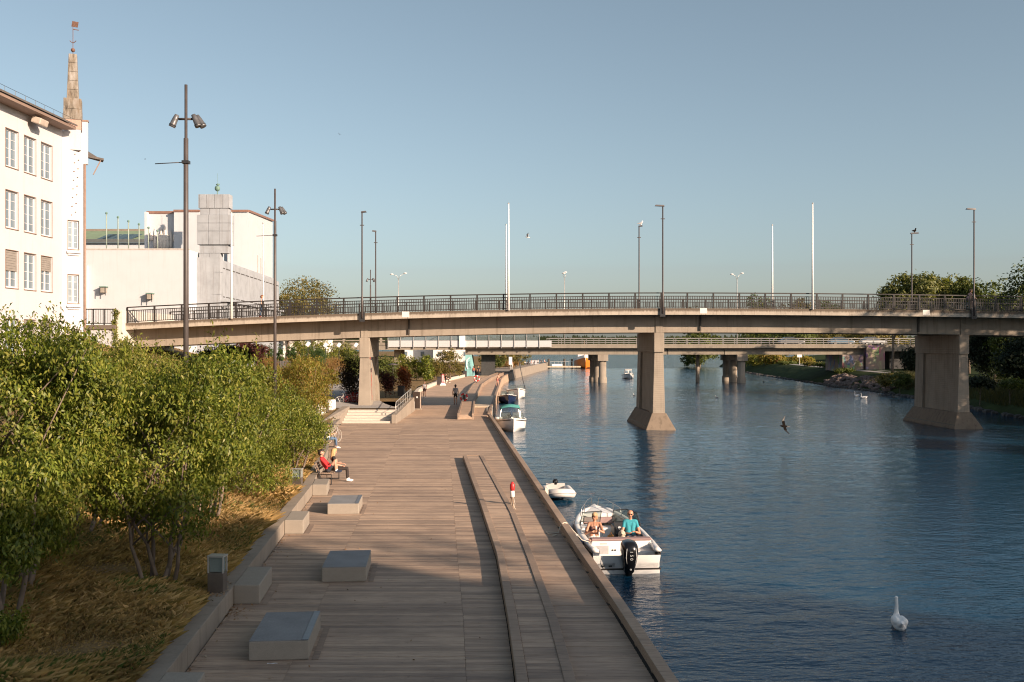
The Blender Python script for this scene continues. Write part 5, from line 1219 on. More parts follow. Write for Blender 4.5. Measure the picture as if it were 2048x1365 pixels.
def cloth(nm, c): return mat('cloth '+nm, c, .85, .14, 9, .2, .004)
def hairm(nm, c): return mat('hair '+nm, c, .6, .3, 40, .4, .004, stretch=(1,1,.2))
def person(label, loc, rz, J, look=(0,1,0), top=None, bot=None, shoe=None, hair=None, skin=None, sleeve='short', legs='long', h=1.75, vox=.016, female=False, hairlen=0.0, bald=False, extra=(), group=None, socks=None, cat='person', scale=None):
    skin = skin or SKIN; mats = dict(skin=skin, top=top or skin, bot=bot or skin, shoe=shoe or skin, hair=hair or skin, dark=mat('eye dark', (.02,.015,.012), .3), lip=mat('lips', (.35,.12,.1), .5), sock=socks or skin)
    lk = np.array(look, float); lk /= np.linalg.norm(lk); P, C, N_, H = J['P'], J['C'], J['N'], J['H']; s = J['SR']-J['SL']; s = s/np.linalg.norm(s); mid = (P+C)/2; wd = .9 if female else 1.0
    caps = [(J['GL'],J['GR'],.105,.105,'bot'),(P-V(0,0,.02),P+V(0,0,.02),.12,.12,'bot')]
    for o in (-.07,.07):
        caps += [(P+s*o+V(0,0,.06), mid+s*o*.85, .105*wd,.095*wd,'top'), (mid+s*o*.9, C+s*o*1.15, .097*wd,.108*wd,'top')]
    caps += [(J['SL']*.9+J['SR']*.1, J['SR']*.9+J['SL']*.1, .072*wd,.072*wd,'top'), (C, N_-V(0,0,.02), .10,.06,'top'), (N_-V(0,0,.02), H-V(0,0,.06), .056,.05,'skin')]
    rt = np.cross(lk, V(0,0,1)); rt /= max(1e-6, np.linalg.norm(rt)); up = np.cross(rt, lk)
    hd = lambda a, b, c: H+rt*a+lk*b+up*c
    caps += [(hd(0,-.005,.03), hd(0,.02,.0), .094,.082,'skin'), (hd(0,.035,-.045), hd(0,.03,-.075), .062,.048,'skin'), (hd(0,.10,-.005), hd(0,.112,-.025), .012,.017,'skin')]
    for q in (-1,1): caps.append((hd(q*.088,-.005,.0), hd(q*.09,-.008,-.03), .016,.013,'skin'))
    if not bald:
        caps += [(hd(0,-.03,.05), hd(0,.035,.085), .106,.078,'hair'), (hd(0,-.055,-.02), hd(0,-.045,.04), .092,.10,'hair')]
        if hairlen: caps += [(hd(0,-.065,.0), hd(0,-.085,-hairlen), .085,.06,'hair'), (hd(.06,-.03,.0), hd(.075,-.05,-hairlen*.8), .045,.03,'hair'), (hd(-.06,-.03,.0), hd(-.075,-.05,-hairlen*.8), .045,.03,'hair')]
    for k in 'LR':
        S, E, W_ = J['S'+k], J['E'+k], J['W'+k]; m_ = (S+E)/2
        up_k = 'skin' if sleeve == 'none' else 'top'; lo_k = 'top' if sleeve == 'long' else 'skin'
        caps += [(S, m_, .060,.050,up_k), (m_, E, .048,.043, 'top' if sleeve == 'long' else 'skin'), (E, W_, .043,.030, lo_k)]
        d = (W_-E)/max(1e-6, np.linalg.norm(W_-E)); sg = -1 if k == 'L' else 1; lat = np.cross(d, V(0,0,1)) if abs(d[2]) < .9 else V(0,1,0); lat = lat/np.linalg.norm(lat); nn = np.cross(lat, d)
        pb = W_+d*.085; caps.append((W_+d*.015-lat*.012, pb-lat*.018, .024,.024,'skin')); caps.append((W_+d*.015+lat*.012, pb+lat*.018, .024,.024,'skin'))
        if vox <= .016:
            for j, (f, ln) in enumerate(((-.033,.062),(-.011,.075),(.012,.07),(.034,.055))):
                k1 = pb+lat*f+d*.01; k2 = k1+d*ln*.55+nn*.008*sg; k3 = k2+d*ln*.35+nn*.03*sg; caps += [(k1,k2,.0115,.0105,'skin'),(k2,k3,.0105,.009,'skin')]
            t1 = W_+d*.03+lat*.035*sg; t2 = t1+d*.04+lat*.028*sg; t3 = t2+d*.03+lat*.006*sg; caps += [(t1,t2,.014,.012,'skin'),(t2,t3,.012,.01,'skin')]
        G, K, A_, T = J['G'+k], J['K'+k], J['A'+k], J['T'+k]; m_ = G+(K-G)*.55
        thk = 'bot' if legs in ('long','short','skirt') else 'skin'
        caps += [(G, m_, .092,.075,thk), (m_, K, .074,.058,'bot' if legs in ('long',) else 'skin')]
        cf = K+(A_-K)*.35; dk = 'bot' if legs == 'long' else 'skin'
        caps += [(K, cf, .056,.055,dk), (cf, K+(A_-K)*.9, .054,.038,dk), (K+(A_-K)*.85, A_, .038,.04,'sock'), (A_-V(0,0,.03), T, .045,.038,'shoe')]
    caps += list(extra)
    sp = [(hd(q*.033,.085,.012), .017, 'dark') for q in (-1,1)] + [(hd(0,.082,-.055), .02, 'lip')]
    o = fuse('person', caps, mats, vox, 3, sp); o.location = loc; o.rotation_euler = (0,0,rz); q = h/1.75; o.scale = (q,q,q)
    tag(o, label, cat, group); o['hd'] = 0; del o['hd']
    return o
def shades(p, J, look):
    lk = np.array(look, float); lk /= np.linalg.norm(lk); rt = np.cross(lk, V(0,0,1)); rt /= np.linalg.norm(rt); up = np.cross(rt, lk); H = J['H']
    mb = MB()
    for q in (-1,1):
        c = H+rt*q*.034+lk*.093+up*.012; mb.loft([[Vector(c+rt*a*.030+up*b*.021+lk*e) for a,b in ((-1,-.6),(-.4,-1),(.5,-1),(1,-.4),(1,.9),(-1,.9))] for e in (0,.008)], True)
        mb.tube([Vector(c+rt*q*.03), Vector(H+rt*q*.098+up*.015)], .005, 5)
    mb.build('sunglasses', mat('dark lens', (.012,.012,.014), .12), p)
# ------------------------------------------------------------ bench with the couple
def bench(label, x, y):
    t = thing('park_bench', label, 'bench', (x,y,DZ), 0, 'steel and timber benches along the wall')
    for k in range(6): MB().box(-.02+k*.085,.05+k*.085,0,1.9,.42,.455).build('seat_slat', beamm, t, bevel=.006)
    for k in range(3): MB().box(-.16-.03*k,-.13-.03*k,0,1.9,.52+k*.11,.61+k*.11).build('back_slat', beamm, t, bevel=.006)
    for yy_ in (.06,1.80): 
        MB().tube([(.44,yy_,0),(.44,yy_,.40),(-.05,yy_,.40),(-.23,yy_,.86)], .022, 6).build('frame', black_m, t); MB().tube([(.44,yy_,.02),(-.06,yy_,.02),(-.06,yy_,.40)], .02, 6).build('leg', black_m, t)
    return t
bench('timber bench against the wall carrying the couple', -7.62, 39.5); bench('timber bench further along the wall behind the leaves', -10.1, 52.3)
red = cloth('red', (.55,.025,.03)); blk = cloth('black', (.018,.017,.018)); brn = cloth('dark brown', (.035,.025,.022)); wht = cloth('white', (.72,.70,.68)); navyc = cloth('navy', (.02,.03,.06))
J = sit(.45, .32, .40); 
for k, s in (('L',-1),('R',1)): J['K'+k] = V(s*.12,.30,.92); J['A'+k] = V(s*.12,.34,.52); J['T'+k] = V(s*.12,.52,.49); J['E'+k] = V(s*.25,.02,.72); J['W'+k] = V(s*.12-.15,.33,.80)
person('person in a red jumper with knees drawn up on the bench', (-7.38,39.92,DZ), R(-90), J, (.1,.9,.15), red, cloth('dark shorts',(.03,.03,.04)), navyc, hairm('dark',(.03,.02,.015)), sleeve='long', legs='short', h=1.75, vox=.013, socks=wht)
J = sit(.45, .06, .50); J['EL'] = V(-.24,.02,.75); J['WL'] = V(-.2,.3,.72); J['AL'] = V(-.12,.56,.09); J['AR'] = V(.06,.50,.09); J['TR'] = V(.06,.68,.035)
person('blonde person in black seated on the bench with white sneakers', (-7.2,40.45,DZ), R(-82), J, (-.5,.85,-.1), blk, brn, wht, hairm('blonde',(.50,.33,.15)), sleeve='short', legs='long', h=1.72, vox=.013, female=True, hairlen=.30, socks=wht)
J = sit(.45,.02,.42); J['WL'] = V(-.1,.36,.80); J['WR'] = V(.1,.36,.80)
person('dark-haired person in a white shirt looking at a phone on the farther bench', (-9.85,53.2,DZ), R(-70), J, (0,.9,-.4), wht, cloth('jeans',(.10,.16,.26)), wht, hairm('dark',(.03,.02,.015)), vox=.02)
# ------------------------------------------------------------ people walking
person('walker in a grey T-shirt and black shorts seen from behind on the promenade', (WX(911,91.5),91.5,DZ), R(4), stand(.16), (0,1,0), cloth('grey',(.33,.32,.34)), blk, blk, hairm('dark',(.03,.02,.015)), legs='short', h=1.84, vox=.02)
person('walker in a pale top and dark shorts coming towards the viewer on the promenade', (WX(849,103),103,DZ), R(178), stand(.14), (0,1,0), cloth('cream',(.70,.60,.55)), cloth('maroon',(.07,.03,.03)), wht, hairm('brown',(.14,.08,.04)), legs='short', h=1.70, vox=.022, female=True, sleeve='none')
person('person in a white top sitting on the stone edging', (WX(886,143.5)-.1,143.5,DZ-.03), R(-75), sit(.45,.05), (0,1,0), wht, brn, wht, hairm('dark',(.03,.02,.015)), vox=.03)
person('person in black sitting on the stone edging beside the one in white', (WX(893,143)-.1,142.7,DZ-.03), R(-75), sit(.45,.0), (0,1,-.2), blk, brn, wht, hairm('dark',(.03,.02,.015)), vox=.03)
person('person in a rust jacket and jeans walking past the turquoise pillar', (WX(947,171),171,DZ), R(20), stand(.12), (0,1,0), cloth('rust',(.30,.09,.05)), cloth('jeans',(.10,.16,.26)), wht, hairm('red',(.20,.07,.03)), sleeve='long', h=1.72, vox=.03)
person('person in dark clothes with bare arms next to the one in the rust jacket', (WX(957,170),170,DZ), R(190), stand(.10), (0,1,0), blk, blk, blk, hairm('blonde',(.50,.33,.15)), h=1.78, vox=.03)
person('person in black standing in the sun gap under the low bridge', (WX(976,196),196,DZ+.3), R(10), stand(.1), (0,1,0), blk, blk, blk, hairm('dark',(.03,.02,.015)), h=1.8, vox=.03)
person('person in grey standing beside the one in black under the low bridge', (WX(981,197),197,DZ+.3), R(10), stand(.05), (0,1,0), cloth('grey',(.33,.32,.34)), cloth('lilac',(.3,.26,.3)), wht, hairm('brown',(.14,.08,.04)), h=1.75, vox=.03)
person('person in a red and white outfit walking on the far quay', (WX(1024,206),206,DZ+.3), R(150), stand(.14), (0,1,0), cloth('pink',(.6,.3,.28)), wht, wht, hairm('brown',(.14,.08,.04)), h=1.7, vox=.03)
J = stand(.1); J['C'] = V(0,.12,1.25); J['N'] = V(0,.2,1.40); J['H'] = V(0,.26,1.54); 
for k in 'LR': J['S'+k] = J['S'+k]+V(0,.15,-.08); J['E'+k] = J['E'+k]+V(0,.25,0); J['W'+k] = J['W'+k]+V(0,.35,.05)
person('bather in swimming trunks leaning over at the quay ladder', (WX(997,131)-.15,131,DZ), R(-120), J, (0,1,-.2), SKIN, cloth('trunks',(.35,.12,.1)), SKIN, hairm('brown',(.14,.08,.04)), sleeve='none', legs='short', h=1.8, vox=.024)
zz = bz(-19.3); p = BP(-19.3, 1.2, zz-.02)
person('person in a blue dress walking over the bridge behind the railing', p, R(-85), stand(.15), (0,1,-.2), cloth('blue print',(.06,.11,.20)), cloth('blue print',(.06,.11,.20)), cloth('red shoe',(.4,.05,.05)), hairm('red',(.20,.07,.03)), legs='long', h=1.72, vox=.02, female=True, sleeve='none')
for i in range(7):
    x_, y_ = WX(1050+i*6.5, 238+i*3), 238+i*3.0
    person('guest sitting at the cafe tables on the far quay', (x_,y_,DZ+.32), R(40*i), sit(.45,.05), (0,1,0), (wht,blk,cloth('pink',(.6,.3,.28)),cloth('grey',(.33,.32,.34)))[i%4], brn, blk, hairm(('brown','dark')[i%2],(.1,.06,.03)), vox=.04, group='guests at the far quay tables')
for i in range(3):
    x_, y_ = WX(1056+i*13, 243+i*3), 243+i*3.0; t = thing('cafe_table', 'cafe table with pale top on the far quay', 'table', (x_,y_,DZ+.3), 0, 'cafe tables on the far quay')
    MB().box(-.6,.6,-.4,.4,.72,.76).build('table_top', wpan, t); MB().box(-.05,.05,-.05,.05,0,.72).build('leg', black_m, t)
MB_ = thing('white_barrier', 'white banner barrier standing at the end of the far quay', 'barrier', (WX(1069,252),252,DZ+.3)); MB().box(-1.0,1.0,-.03,.03,.1,1.1).build('panel', wpan, MB_); [MB().box(s-.04,s+.04,-.25,.25,0,.1).build('foot', galv, MB_) for s in (-.9,.9)]
# ------------------------------------------------------------ bicycles
def bicycle(label, loc, rz, cat='bicycle', tilt=0):
    t = thing('bicycle', label, cat, loc, rz); t.rotation_euler = (tilt,0,rz); fm = mat('bike frame', (.40,.38,.36), .35, .1, 5)
    for x in (-.52,.52):
        n = 24; wh = MB().tube([(x+.33*math.cos(2*math.pi*k/n),0,.34+.33*math.sin(2*math.pi*k/n)) for k in range(n)], .017, 6, closed=True).build('wheel', mat('pale tyre', (.42,.38,.33), .6), t, True)
        mb = MB(); [mb.tube([(x,0,.34),(x+.32*math.cos(a*.524),0,.34+.32*math.sin(a*.524))], .003, 3) for a in range(12)]; mb.build('spokes', steel, wh)
    for a, b in (((-.52,0,.34),(-.12,0,.30)),((-.12,0,.30),(-.22,0,.86)),((-.52,0,.34),(-.2,0,.78)),((-.2,0,.78),(.38,0,.80)),((-.12,0,.30),(.40,0,.68)),((.36,0,.92),(.52,0,.34))): MB().tube([a,b], .018, 6).build('frame_tube', fm, t, True)
    MB().loft([[(-.35,-.07,.88),(-.35,.07,.88),(-.35,.06,.93),(-.35,-.06,.93)],[(-.08,-.02,.89),(-.08,.02,.89),(-.08,.02,.92),(-.08,-.02,.92)]], True).build('saddle', black_m, t)
    MB().tube([(.30,-.28,.98),(.42,-.2,1.0),(.36,0,.96),(.42,.2,1.0),(.30,.28,.98)], .014, 6).build('handlebar', black_m, t, True); MB().tube([(-.12,-.09,.22),(-.12,0,.30),(-.12,.09,.38)], .012, 5).build('crank', black_m, t)
    return t
bicycle('bicycle parked on the plateau between the white planters and the first pier', (WX(692,79),79,1.95), R(8)); bicycle('pale bicycle leaning at the far bench behind the leaves', (WX(668,56.5),56.5,DZ), R(70))
pb = BP(36.7, 1.3, bz(36.7)); bk_ = bicycle('bicycle ridden over the bridge at the right edge', (pb.x,pb.y,pb.z), R(2))
J = sit(.88,-.25,.42); J['KL'] = V(-.1,.4,.78); J['AL'] = V(-.1,.2,.36); J['TL'] = V(-.1,.36,.32); J['AR'] = V(.1,.3,.28); J['TR'] = V(.1,.46,.26)
for k, s in (('L',-1),('R',1)): J['E'+k] = V(s*.25,.32,1.22); J['W'+k] = V(s*.22,.55,1.05)
person('cyclist in dusky pink riding over the bridge at the right edge', (pb.x-.25,pb.y,pb.z), R(-88), J, (0,1,0), cloth('dusky pink',(.38,.22,.20)), cloth('dusky trousers',(.16,.10,.10)), wht, hairm('brown',(.14,.08,.04)), sleeve='long', vox=.022)
# ------------------------------------------------------------ bollard path lamps, planters, info pillar, lifebuoys
def bollard(label, x, y, z, h=.78):
    t = thing('path_lamp', label, 'path lamp', (x,y,z), R(-6), 'square steel path lamps'); w_ = .17
    MB().box(-w_,w_,-w_*.7,w_*.7,0,h*.55).build('post', mat('brushed brown steel', (.20,.17,.15), .4, .15, 6, metal=.6), t, bevel=.008)
    MB().box(-w_+.03,w_-.03,-w_*.7+.03,w_*.7-.03,h*.57,h*.95).build('diffuser', mat('ribbed glass', (.20,.24,.23), .25, .15, 30, stretch=(10,1,1)), t)
    for sx in (-1,1):
        for sy in (-1,1): MB().box(sx*(w_-.012)-.012,sx*(w_-.012)+.012,sy*(w_*.7-.012)-.012,sy*(w_*.7-.012)+.012,h*.55,h*.96).build('corner_bar', galv, t)
    MB().box(-w_-.008,w_+.008,-w_*.7-.008,w_*.7+.008,h*.96,h).build('cap', galv, t)
yb_ = 20.9; bollard('square steel path lamp standing in shade behind the low wall', WX(435,yb_), 20.9, zg(WX(435,yb_),yb_), .80)
bollard('square steel path lamp behind the wall in front of the bench', WX(595,36.0), 36.0, zg(WX(595,36.0),36.0), .72)
bollard('square path lamp in front of the nearer white planter', WX(632,66), 66, 1.75, .8); bollard('square path lamp beside the larger white planter', WX(652,70.5), 70.5, 1.95, .85)
def planter(label, x, y, z, w_, h):
    t = thing('white_planter', label, 'planter', (x,y,z), 0, 'white planters'); MB().box(-w_/2,w_/2,0,1.2,0,h).build('tub', mat('planter white', (.78,.76,.73), .5, .03), t, bevel=.12)
    rng = np.random.default_rng(int(w_*100)); crown('plants', rng, [(0,.6,h+.05,w_*.42,.5,.18)], 500, .14, lf_yel, t, per=10, spread=.08)
planter('larger white planter with low plants near the stairs', WX(648,72.5), 72.5, 1.93, 1.35, .78); planter('smaller white planter with low plants behind the leaves', WX(628,69), 69, 1.75, 1.2, .85)
ip = thing('information_pillar', 'dark brown information pillar on a pale plinth beside the stair wall', 'information pillar', (WX(834,84.5),84.5,DZ), R(-4))
MB().box(-.36,.36,-.14,.14,.12,1.52).build('panel', mat('dark brown panel', (.05,.035,.028), .4, .15, 4), ip, bevel=.02); MB().box(-.38,.38,-.2,.2,0,.12).build('plinth', concw, ip); MB().box(-.03,.09,-.145,-.141,1.0,1.14).build('emblem', white_p, ip); MB().box(.28,.36,-.147,-.141,.12,1.52).build('edge_trim', mat('pale trim', (.5,.4,.33), .5), ip)
def ring(parent, c, r, tube_r, tilt=None):
    n = 32; pts = [Vector((c[0]+r*math.cos(2*math.pi*k/n), c[1], c[2]+r*math.sin(2*math.pi*k/n))) for k in range(n)]
    for q in range(4):
        MB().tube(pts[q*8:q*8+6], tube_r, 10).build('red_band', mat('lifebuoy red', (.55,.03,.03), .4, .1), parent, True); MB().tube([pts[(q*8+5+j)%n] for j in range(4)], tube_r*.98, 10).build('white_band', white_p, parent, True)
lb = thing('lifebuoy_station', 'dark post with a red and white lifebuoy at the strip end beyond the bridge', 'lifebuoy', (WX(928,90),90,DZ)); MB().box(-.12,.12,-.06,.06,0,1.15).build('post', black_m, lb); ring(lb, (0,-.12,.78), .30, .07)
lb2 = thing('lifebuoy_station', 'lifebuoy on a slim post farther along the promenade', 'lifebuoy', (WX(953.5,132),132,DZ)); MB().box(-.05,.05,-.04,.04,0,1.3).build('post', black_m, lb2); ring(lb2, (0,-.1,1.0), .34, .085)
# rescue post: post with red and white throw float
rp_ = thing('rescue_float_post', 'weathered post with a red and white rescue float on the deck by the strip', 'rescue post', (WX(1024,33.7),33.7,DZ))
MB().box(-.06,.06,-.05,.05,0,.52).build('post', beamm, rp_, bevel=.01); 
MB().lathe([(.02,.40),(.085,.44),(.075,.58),(.07,.64)], 12, (.01,-.07,0)).build('white_float', white_p, rp_, True); MB().lathe([(.07,.64),(.085,.72),(.08,.85),(.03,.93),(.01,.94)], 12, (.01,-.07,0)).build('red_float', mat('lifebuoy red', (.55,.03,.03)), rp_, True)
MB().tube([(.05,-.1,.42),(.1,-.12,.2),(.06,-.1,.02),(-.02,-.12,.1),(.0,-.1,.3),(.06,-.13,.12),(.12,-.1,.01)], .009, 5).build('rope', mat('pale rope', (.6,.55,.46), .8), rp_, True)
bb = thing('barrier_post', 'red and white marker post on a pale foot at the edging', 'marker post', (WX(886,134),134,DZ)); MB().box(-.16,.16,-.05,.05,.35,1.5).build('panel', mat('pink red panel', (.5,.1,.12), .5), bb); MB().box(-.06,.06,-.052,-.05,.5,1.4).build('white_stripe', white_p, bb); MB().add([(-.4,-.3,0),(.4,-.3,0),(.4,.3,0),(-.4,.3,0),(-.22,-.15,.35),(.22,-.15,.35),(.22,.15,.35),(-.22,.15,.35)],[(0,3,2,1),(4,5,6,7),(0,1,5,4),(1,2,6,5),(2,3,7,6),(3,0,4,7)]).build('foot', white_p, bb)
def bin_(label, x, y, z):
    t = thing('litter_bin', label, 'litter bin', (x,y,z), 0, 'dark litter bins'); MB().box(-.3,.3,-.25,.25,.04,1.0).build('body', mat('bin dark', (.05,.045,.045), .5), t, bevel=.03); MB().box(-.33,.33,-.28,.28,1.0,1.06).build('lid', black_m, t)
bin_('dark litter bin beside the red and white marker post', WX(879,136), 136, DZ); bin_('dark litter bin in front of the turquoise pillar', WX(930,168), 168, DZ); bin_('dark litter box behind the handrail', WX(802,93), 93, 1.8)
# white-headed garden lamps
def glamp(label, px, ytop, ybot, Y):
    x = WX(px, Y); g = zg(x, Y); H = WZ(ytop, Y)-g; t = thing('garden_lamp', label, 'garden lamp', (x,Y,g), 0, 'garden lamps with white heads')
    MB().tube([(0,0,0),(0,0,H-.4)], .045, 6).build('pole', black_m, t, True); MB().box(-.2,.2,-.2,.2,-.26,.26,Matrix.Translation((0,0,H-.22)) @ Matrix.Rotation(.6,4,'Y')).build('lamp_head', white_p, t, bevel=.06)
glamp('garden lamp with white head, leftmost of the four under the girder', 616, 685, 740, 112); glamp('garden lamp with white head, second from the left', 651, 687, 745, 118); glamp('garden lamp with white head, third from the left', 678, 687, 745, 122); glamp('garden lamp with white head, nearest the first pier', 712, 687, 740, 126)
ul = thing('umbrella_lamp', 'lamp post with a flat dark shade right of the first pier', 'lamp post', (WX(786,100),100,1.8)); MB().tube([(0,0,0),(0,0,2.9)], .04, 6).build('pole', pole_m, ul); MB().lathe([(.5,2.85),(.45,2.95),(.05,3.05)], 14).build('shade', pole_m, ul, True)
sw = thing('stone_planter', 'block of pale stacked stone with a dark fence on top in the garden', 'stone planter', (WX(567,112),112,zg(WX(567,112),112)));
for k in range(4): MB().box(-.95,.95,-.5,.5,.02+k*.27,.27+k*.27).build('stone_course', stone_s, sw, bevel=.03)
for k in range(7): MB().box(-.85+k*.26,-.67+k*.26,-.3,-.26,1.1,1.95).build('fence_board', mat('grey fence', (.12,.11,.11), .8), sw)
ss = thing('park_sign', 'small white square sign below the low bridge on the right bank', 'sign', (WX(1599,214),214,2.3)); MB().box(-.5,.5,-.03,.03,1.6,2.8).build('panel', white_p, ss); MB().box(-.05,.05,-.02,.02,0,1.6).build('post', galv, ss)
ls = thing('garden_sign', 'white board sign under the low bridge at the promenade', 'sign', (WX(1021,205),205,DZ+.3)); MB().box(-.35,.35,-.05,.05,1.0,2.6).build('panel', white_p, ls); MB().box(-.08,.08,-.04,.04,0,1.0).build('post', galv, ls)
# ------------------------------------------------------------ boats
def hull(L_, B, hs, hb, mt, parent, stripe=None, deckm_=None, flo=.12, y_in=(.9,5.2), tr=.92, name='hull'):
    fr_ = [(0,tr,0),(.2,.98,.02),(.42,1,.08),(.62,.94,.25),(.78,.74,.5),(.9,.42,.78),(.97,.16,.94),(1,.02,1)]
    rings = []; sheer = []
    for q, bw, hh in fr_:
        y = q*L_; hb_ = B/2*bw; sh = hs+(hb-hs)*hh; kz = -.38+.5*max(0,(q-.7)/.3)**2; cz = .10+.35*max(0,(q-.55)/.45)**1.6
        rings.append([(-hb_,y,sh),(-hb_*1.0,y,sh-.12),(-hb_*(.93-.25*max(0,q-.6)),y,cz),(0,y,kz),(hb_*(.93-.25*max(0,q-.6)),y,cz),(hb_*1.0,y,sh-.12),(hb_,y,sh)]); sheer.append((y,hb_,sh))
    mb = MB(); mb.loft(rings, False, False, False); mb.add(rings[0], [tuple(range(6,-1,-1))]) if not stripe else mb.add(rings[0][1:6], [tuple(range(4,-1,-1))])
    h = mb.build(name, mt, parent, True)
    es = h.modifiers.new('e','EDGE_SPLIT'); es.split_angle = R(35)
    fb = interp([(a,b) for a,b,c in sheer]); fz = interp([(a,c) for a,b,c in sheer])
    return h, fb, fz
def band(parent, fb, fz, y0, y1, dz0, dz1, out, mt, name, n=14):
    for s in (-1,1):
        MB().loft([[(s*(fb(y)+out*k),y,fz(y)+z) for k,z in ((-.3,dz0),(1,dz0),(1,dz1),(-.3,dz1))] for y in [y0+(y1-y0)*j/n for j in range(n+1)]], True).build(name, mt, parent, True)
BX, BYY = 3.40, 29.45
bt = thing('motor_boat', 'white open motor boat with two people, moored at the deck in the foreground', 'motor boat', (BX,BYY,0), R(4.2))
LB, BB = 6.3, 2.2
hl, fb, fz = hull(LB, BB, .66, 1.02, gel, bt, stripe=True)
# gunwale cap and cockpit liner
def run(x_of, ys): return ys
gy = [.0+LB*.93*j/22 for j in range(23)]
for s in (-1,1):
    MB().loft([[(s*fb(y),y,fz(y)-.02),(s*(fb(y)+.03),y,fz(y)+.02),(s*(fb(y)-.02),y,fz(y)+.07),(s*max(.02,fb(y)-.17),y,fz(y)+.06),(s*max(.02,fb(y)-.18),y,fz(y)-.03)] for y in gy], True).build('gunwale', gel, bt, True)
ly = [.95+(5.1-.95)*j/14 for j in range(15)]
MB().loft([[(-(fb(y)-.17),y,fz(y)+.02),(-(fb(y)-.22),y,.14),(fb(y)-.22,y,.14),(fb(y)-.17,y,fz(y)+.02)] for y in ly], False, False, False).build('cockpit_liner', gel, bt)
MB().loft([[(-(fb(y)-.05),y,fz(y)+.03),(0,y,fz(y)+.07),(fb(y)-.05,y,fz(y)+.03),(0,y,fz(y)-.2)] for y in (5.1,5.4,5.7,6.0,6.2)], True).build('fore_deck', gel, bt)
MB().box(-.92,.92,.86,1.02,.16,.80).build('aft_bulkhead', gel, bt, bevel=.03)
cush = mat('mauve cushion', (.30,.20,.19), .7, .1, 4)
MB().box(-.93,.93,.84,1.16,.80,.87).build('stern_cushion', cush, bt, bevel=.03)
# stern platform, steps, locker, vents
MB().box(-.98,-.32,.0,.86,.16,.34).build('swim_platform', gel, bt, bevel=.03); MB().box(.32,.98,.0,.86,.16,.34).build('swim_platform', gel, bt, bevel=.03)
MB().box(-.32,.32,.30,.86,.10,.36).build('motor_well', gel, bt, bevel=.02)
MB().box(.36,.95,.45,.86,.34,.56).build('stern_step', gel, bt, bevel=.03); MB().box(.40,.92,.47,.84,.561,.57).build('step_pad', gel_g, bt); MB().box(.40,.93,.06,.42,.341,.35).build('platform_pad', gel_g, bt)
MB().box(-.86,-.40,.855,.861,.40,.66).build('locker_door', mat('pale grey panel', (.42,.41,.41), .4), bt); MB().box(-.86,-.42,.08,.42,.342,.352).build('platform_pad', gel_g, bt)
for x in (-.55,.1): MB().box(x-.1,x+.1,.853,.861,.70,.74).build('vent', gel_g, bt)
for x in (-.28,-.2): MB().lathe([(.028,-.01),(.028,.01)], 12, (0,0,0), Matrix.Translation((x,.857,.52)) @ Matrix.Rotation(R(90),4,'X')).build('filler_cap', black_m, bt)
for x in (-.72,-.5): MB().box(x-.05,x+.05,-.012,.0,.2,.25).build('stern_light', black_m, bt)
for x in (-.95,.95): MB().tube([(x,.75,.72),(x,.75,.78),(x,.95,.78),(x,.95,.74)], .012, 5).build('cleat', steel, bt)
rubm = mat('dark rub strip', (.035,.028,.025), .4)
MB().box(-1.02,1.02,-.035,.02,.115,.165).build('transom_rub_strip', rubm, bt, bevel=.01); band(bt, fb, fz, .05, 5.9, -.11, -.07, .02, rubm, 'rub_rail')
MB().box(-.98,.98,-.02,.05,-.12,.112).build('transom', gel, bt, bevel=.02)
# consoles, dashboard, wheel, seats
MB().box(-.93,-.22,3.0,3.75,.14,.80).build('port_console', gel, bt, bevel=.05); MB().box(.16,.93,3.0,3.75,.14,.82).build('helm_console', black_m, bt, bevel=.05)
MB().add([(.2,2.86,.62),(.9,2.86,.62),(.9,3.1,.95),(.2,3.1,.95),(.2,3.2,.62),(.9,3.2,.62),(.9,3.25,.95),(.2,3.25,.95)],[(0,1,2,3),(4,7,6,5),(3,2,6,7),(0,3,7,4),(1,5,6,2)]).build('dashboard', black_m, bt)
for x, c_ in ((.32,(.5,.5,.5)),(.5,(.45,.02,.12)),(.68,(.5,.5,.52))): MB().lathe([(.055,-.01),(.055,.012)], 12, (0,0,0), Matrix.Translation((x,2.97,.80)) @ Matrix.Rotation(R(54),4,'X')).build('gauge', mat('gauge %.2f' % x, c_, .3, .3, 20), bt)
n = 20; M_ = Matrix.Translation((.45,2.78,.70)) @ Matrix.Rotation(R(60),4,'X'); MB().tube([M_ @ Vector((.16*math.cos(2*math.pi*k/n),.16*math.sin(2*math.pi*k/n),0)) for k in range(n)], .014, 6, closed=True).build('steering_wheel', black_m, bt, True)
seatm = mat('seat vinyl', (.66,.63,.60), .6, .05, 5)
for x, y in ((.55,2.30),(-.62,2.35)):
    MB().box(x-.25,x+.25,y-.25,y+.25,.40,.54).build('seat_cushion', seatm if x < 0 else black_m, bt, bevel=.05); MB().box(x-.24,x+.24,y+.22,y+.33,.5,.92).build('seat_back', seatm if x < 0 else black_m, bt, bevel=.05); MB().lathe([(.07,.14),(.07,.41)], 10, (x,y,0)).build('pedestal', galv, bt)
MB().box(-.7,.7,4.5,5.05,.14,.52).build('bow_seat', gel, bt, bevel=.04); MB().box(-.55,.55,4.95,5.12,.60,.80).build('bow_cushion', cush, bt, bevel=.03); MB().box(-.25,.2,1.25,1.6,.14,.5).build('engine_box', gel, bt, bevel=.04)
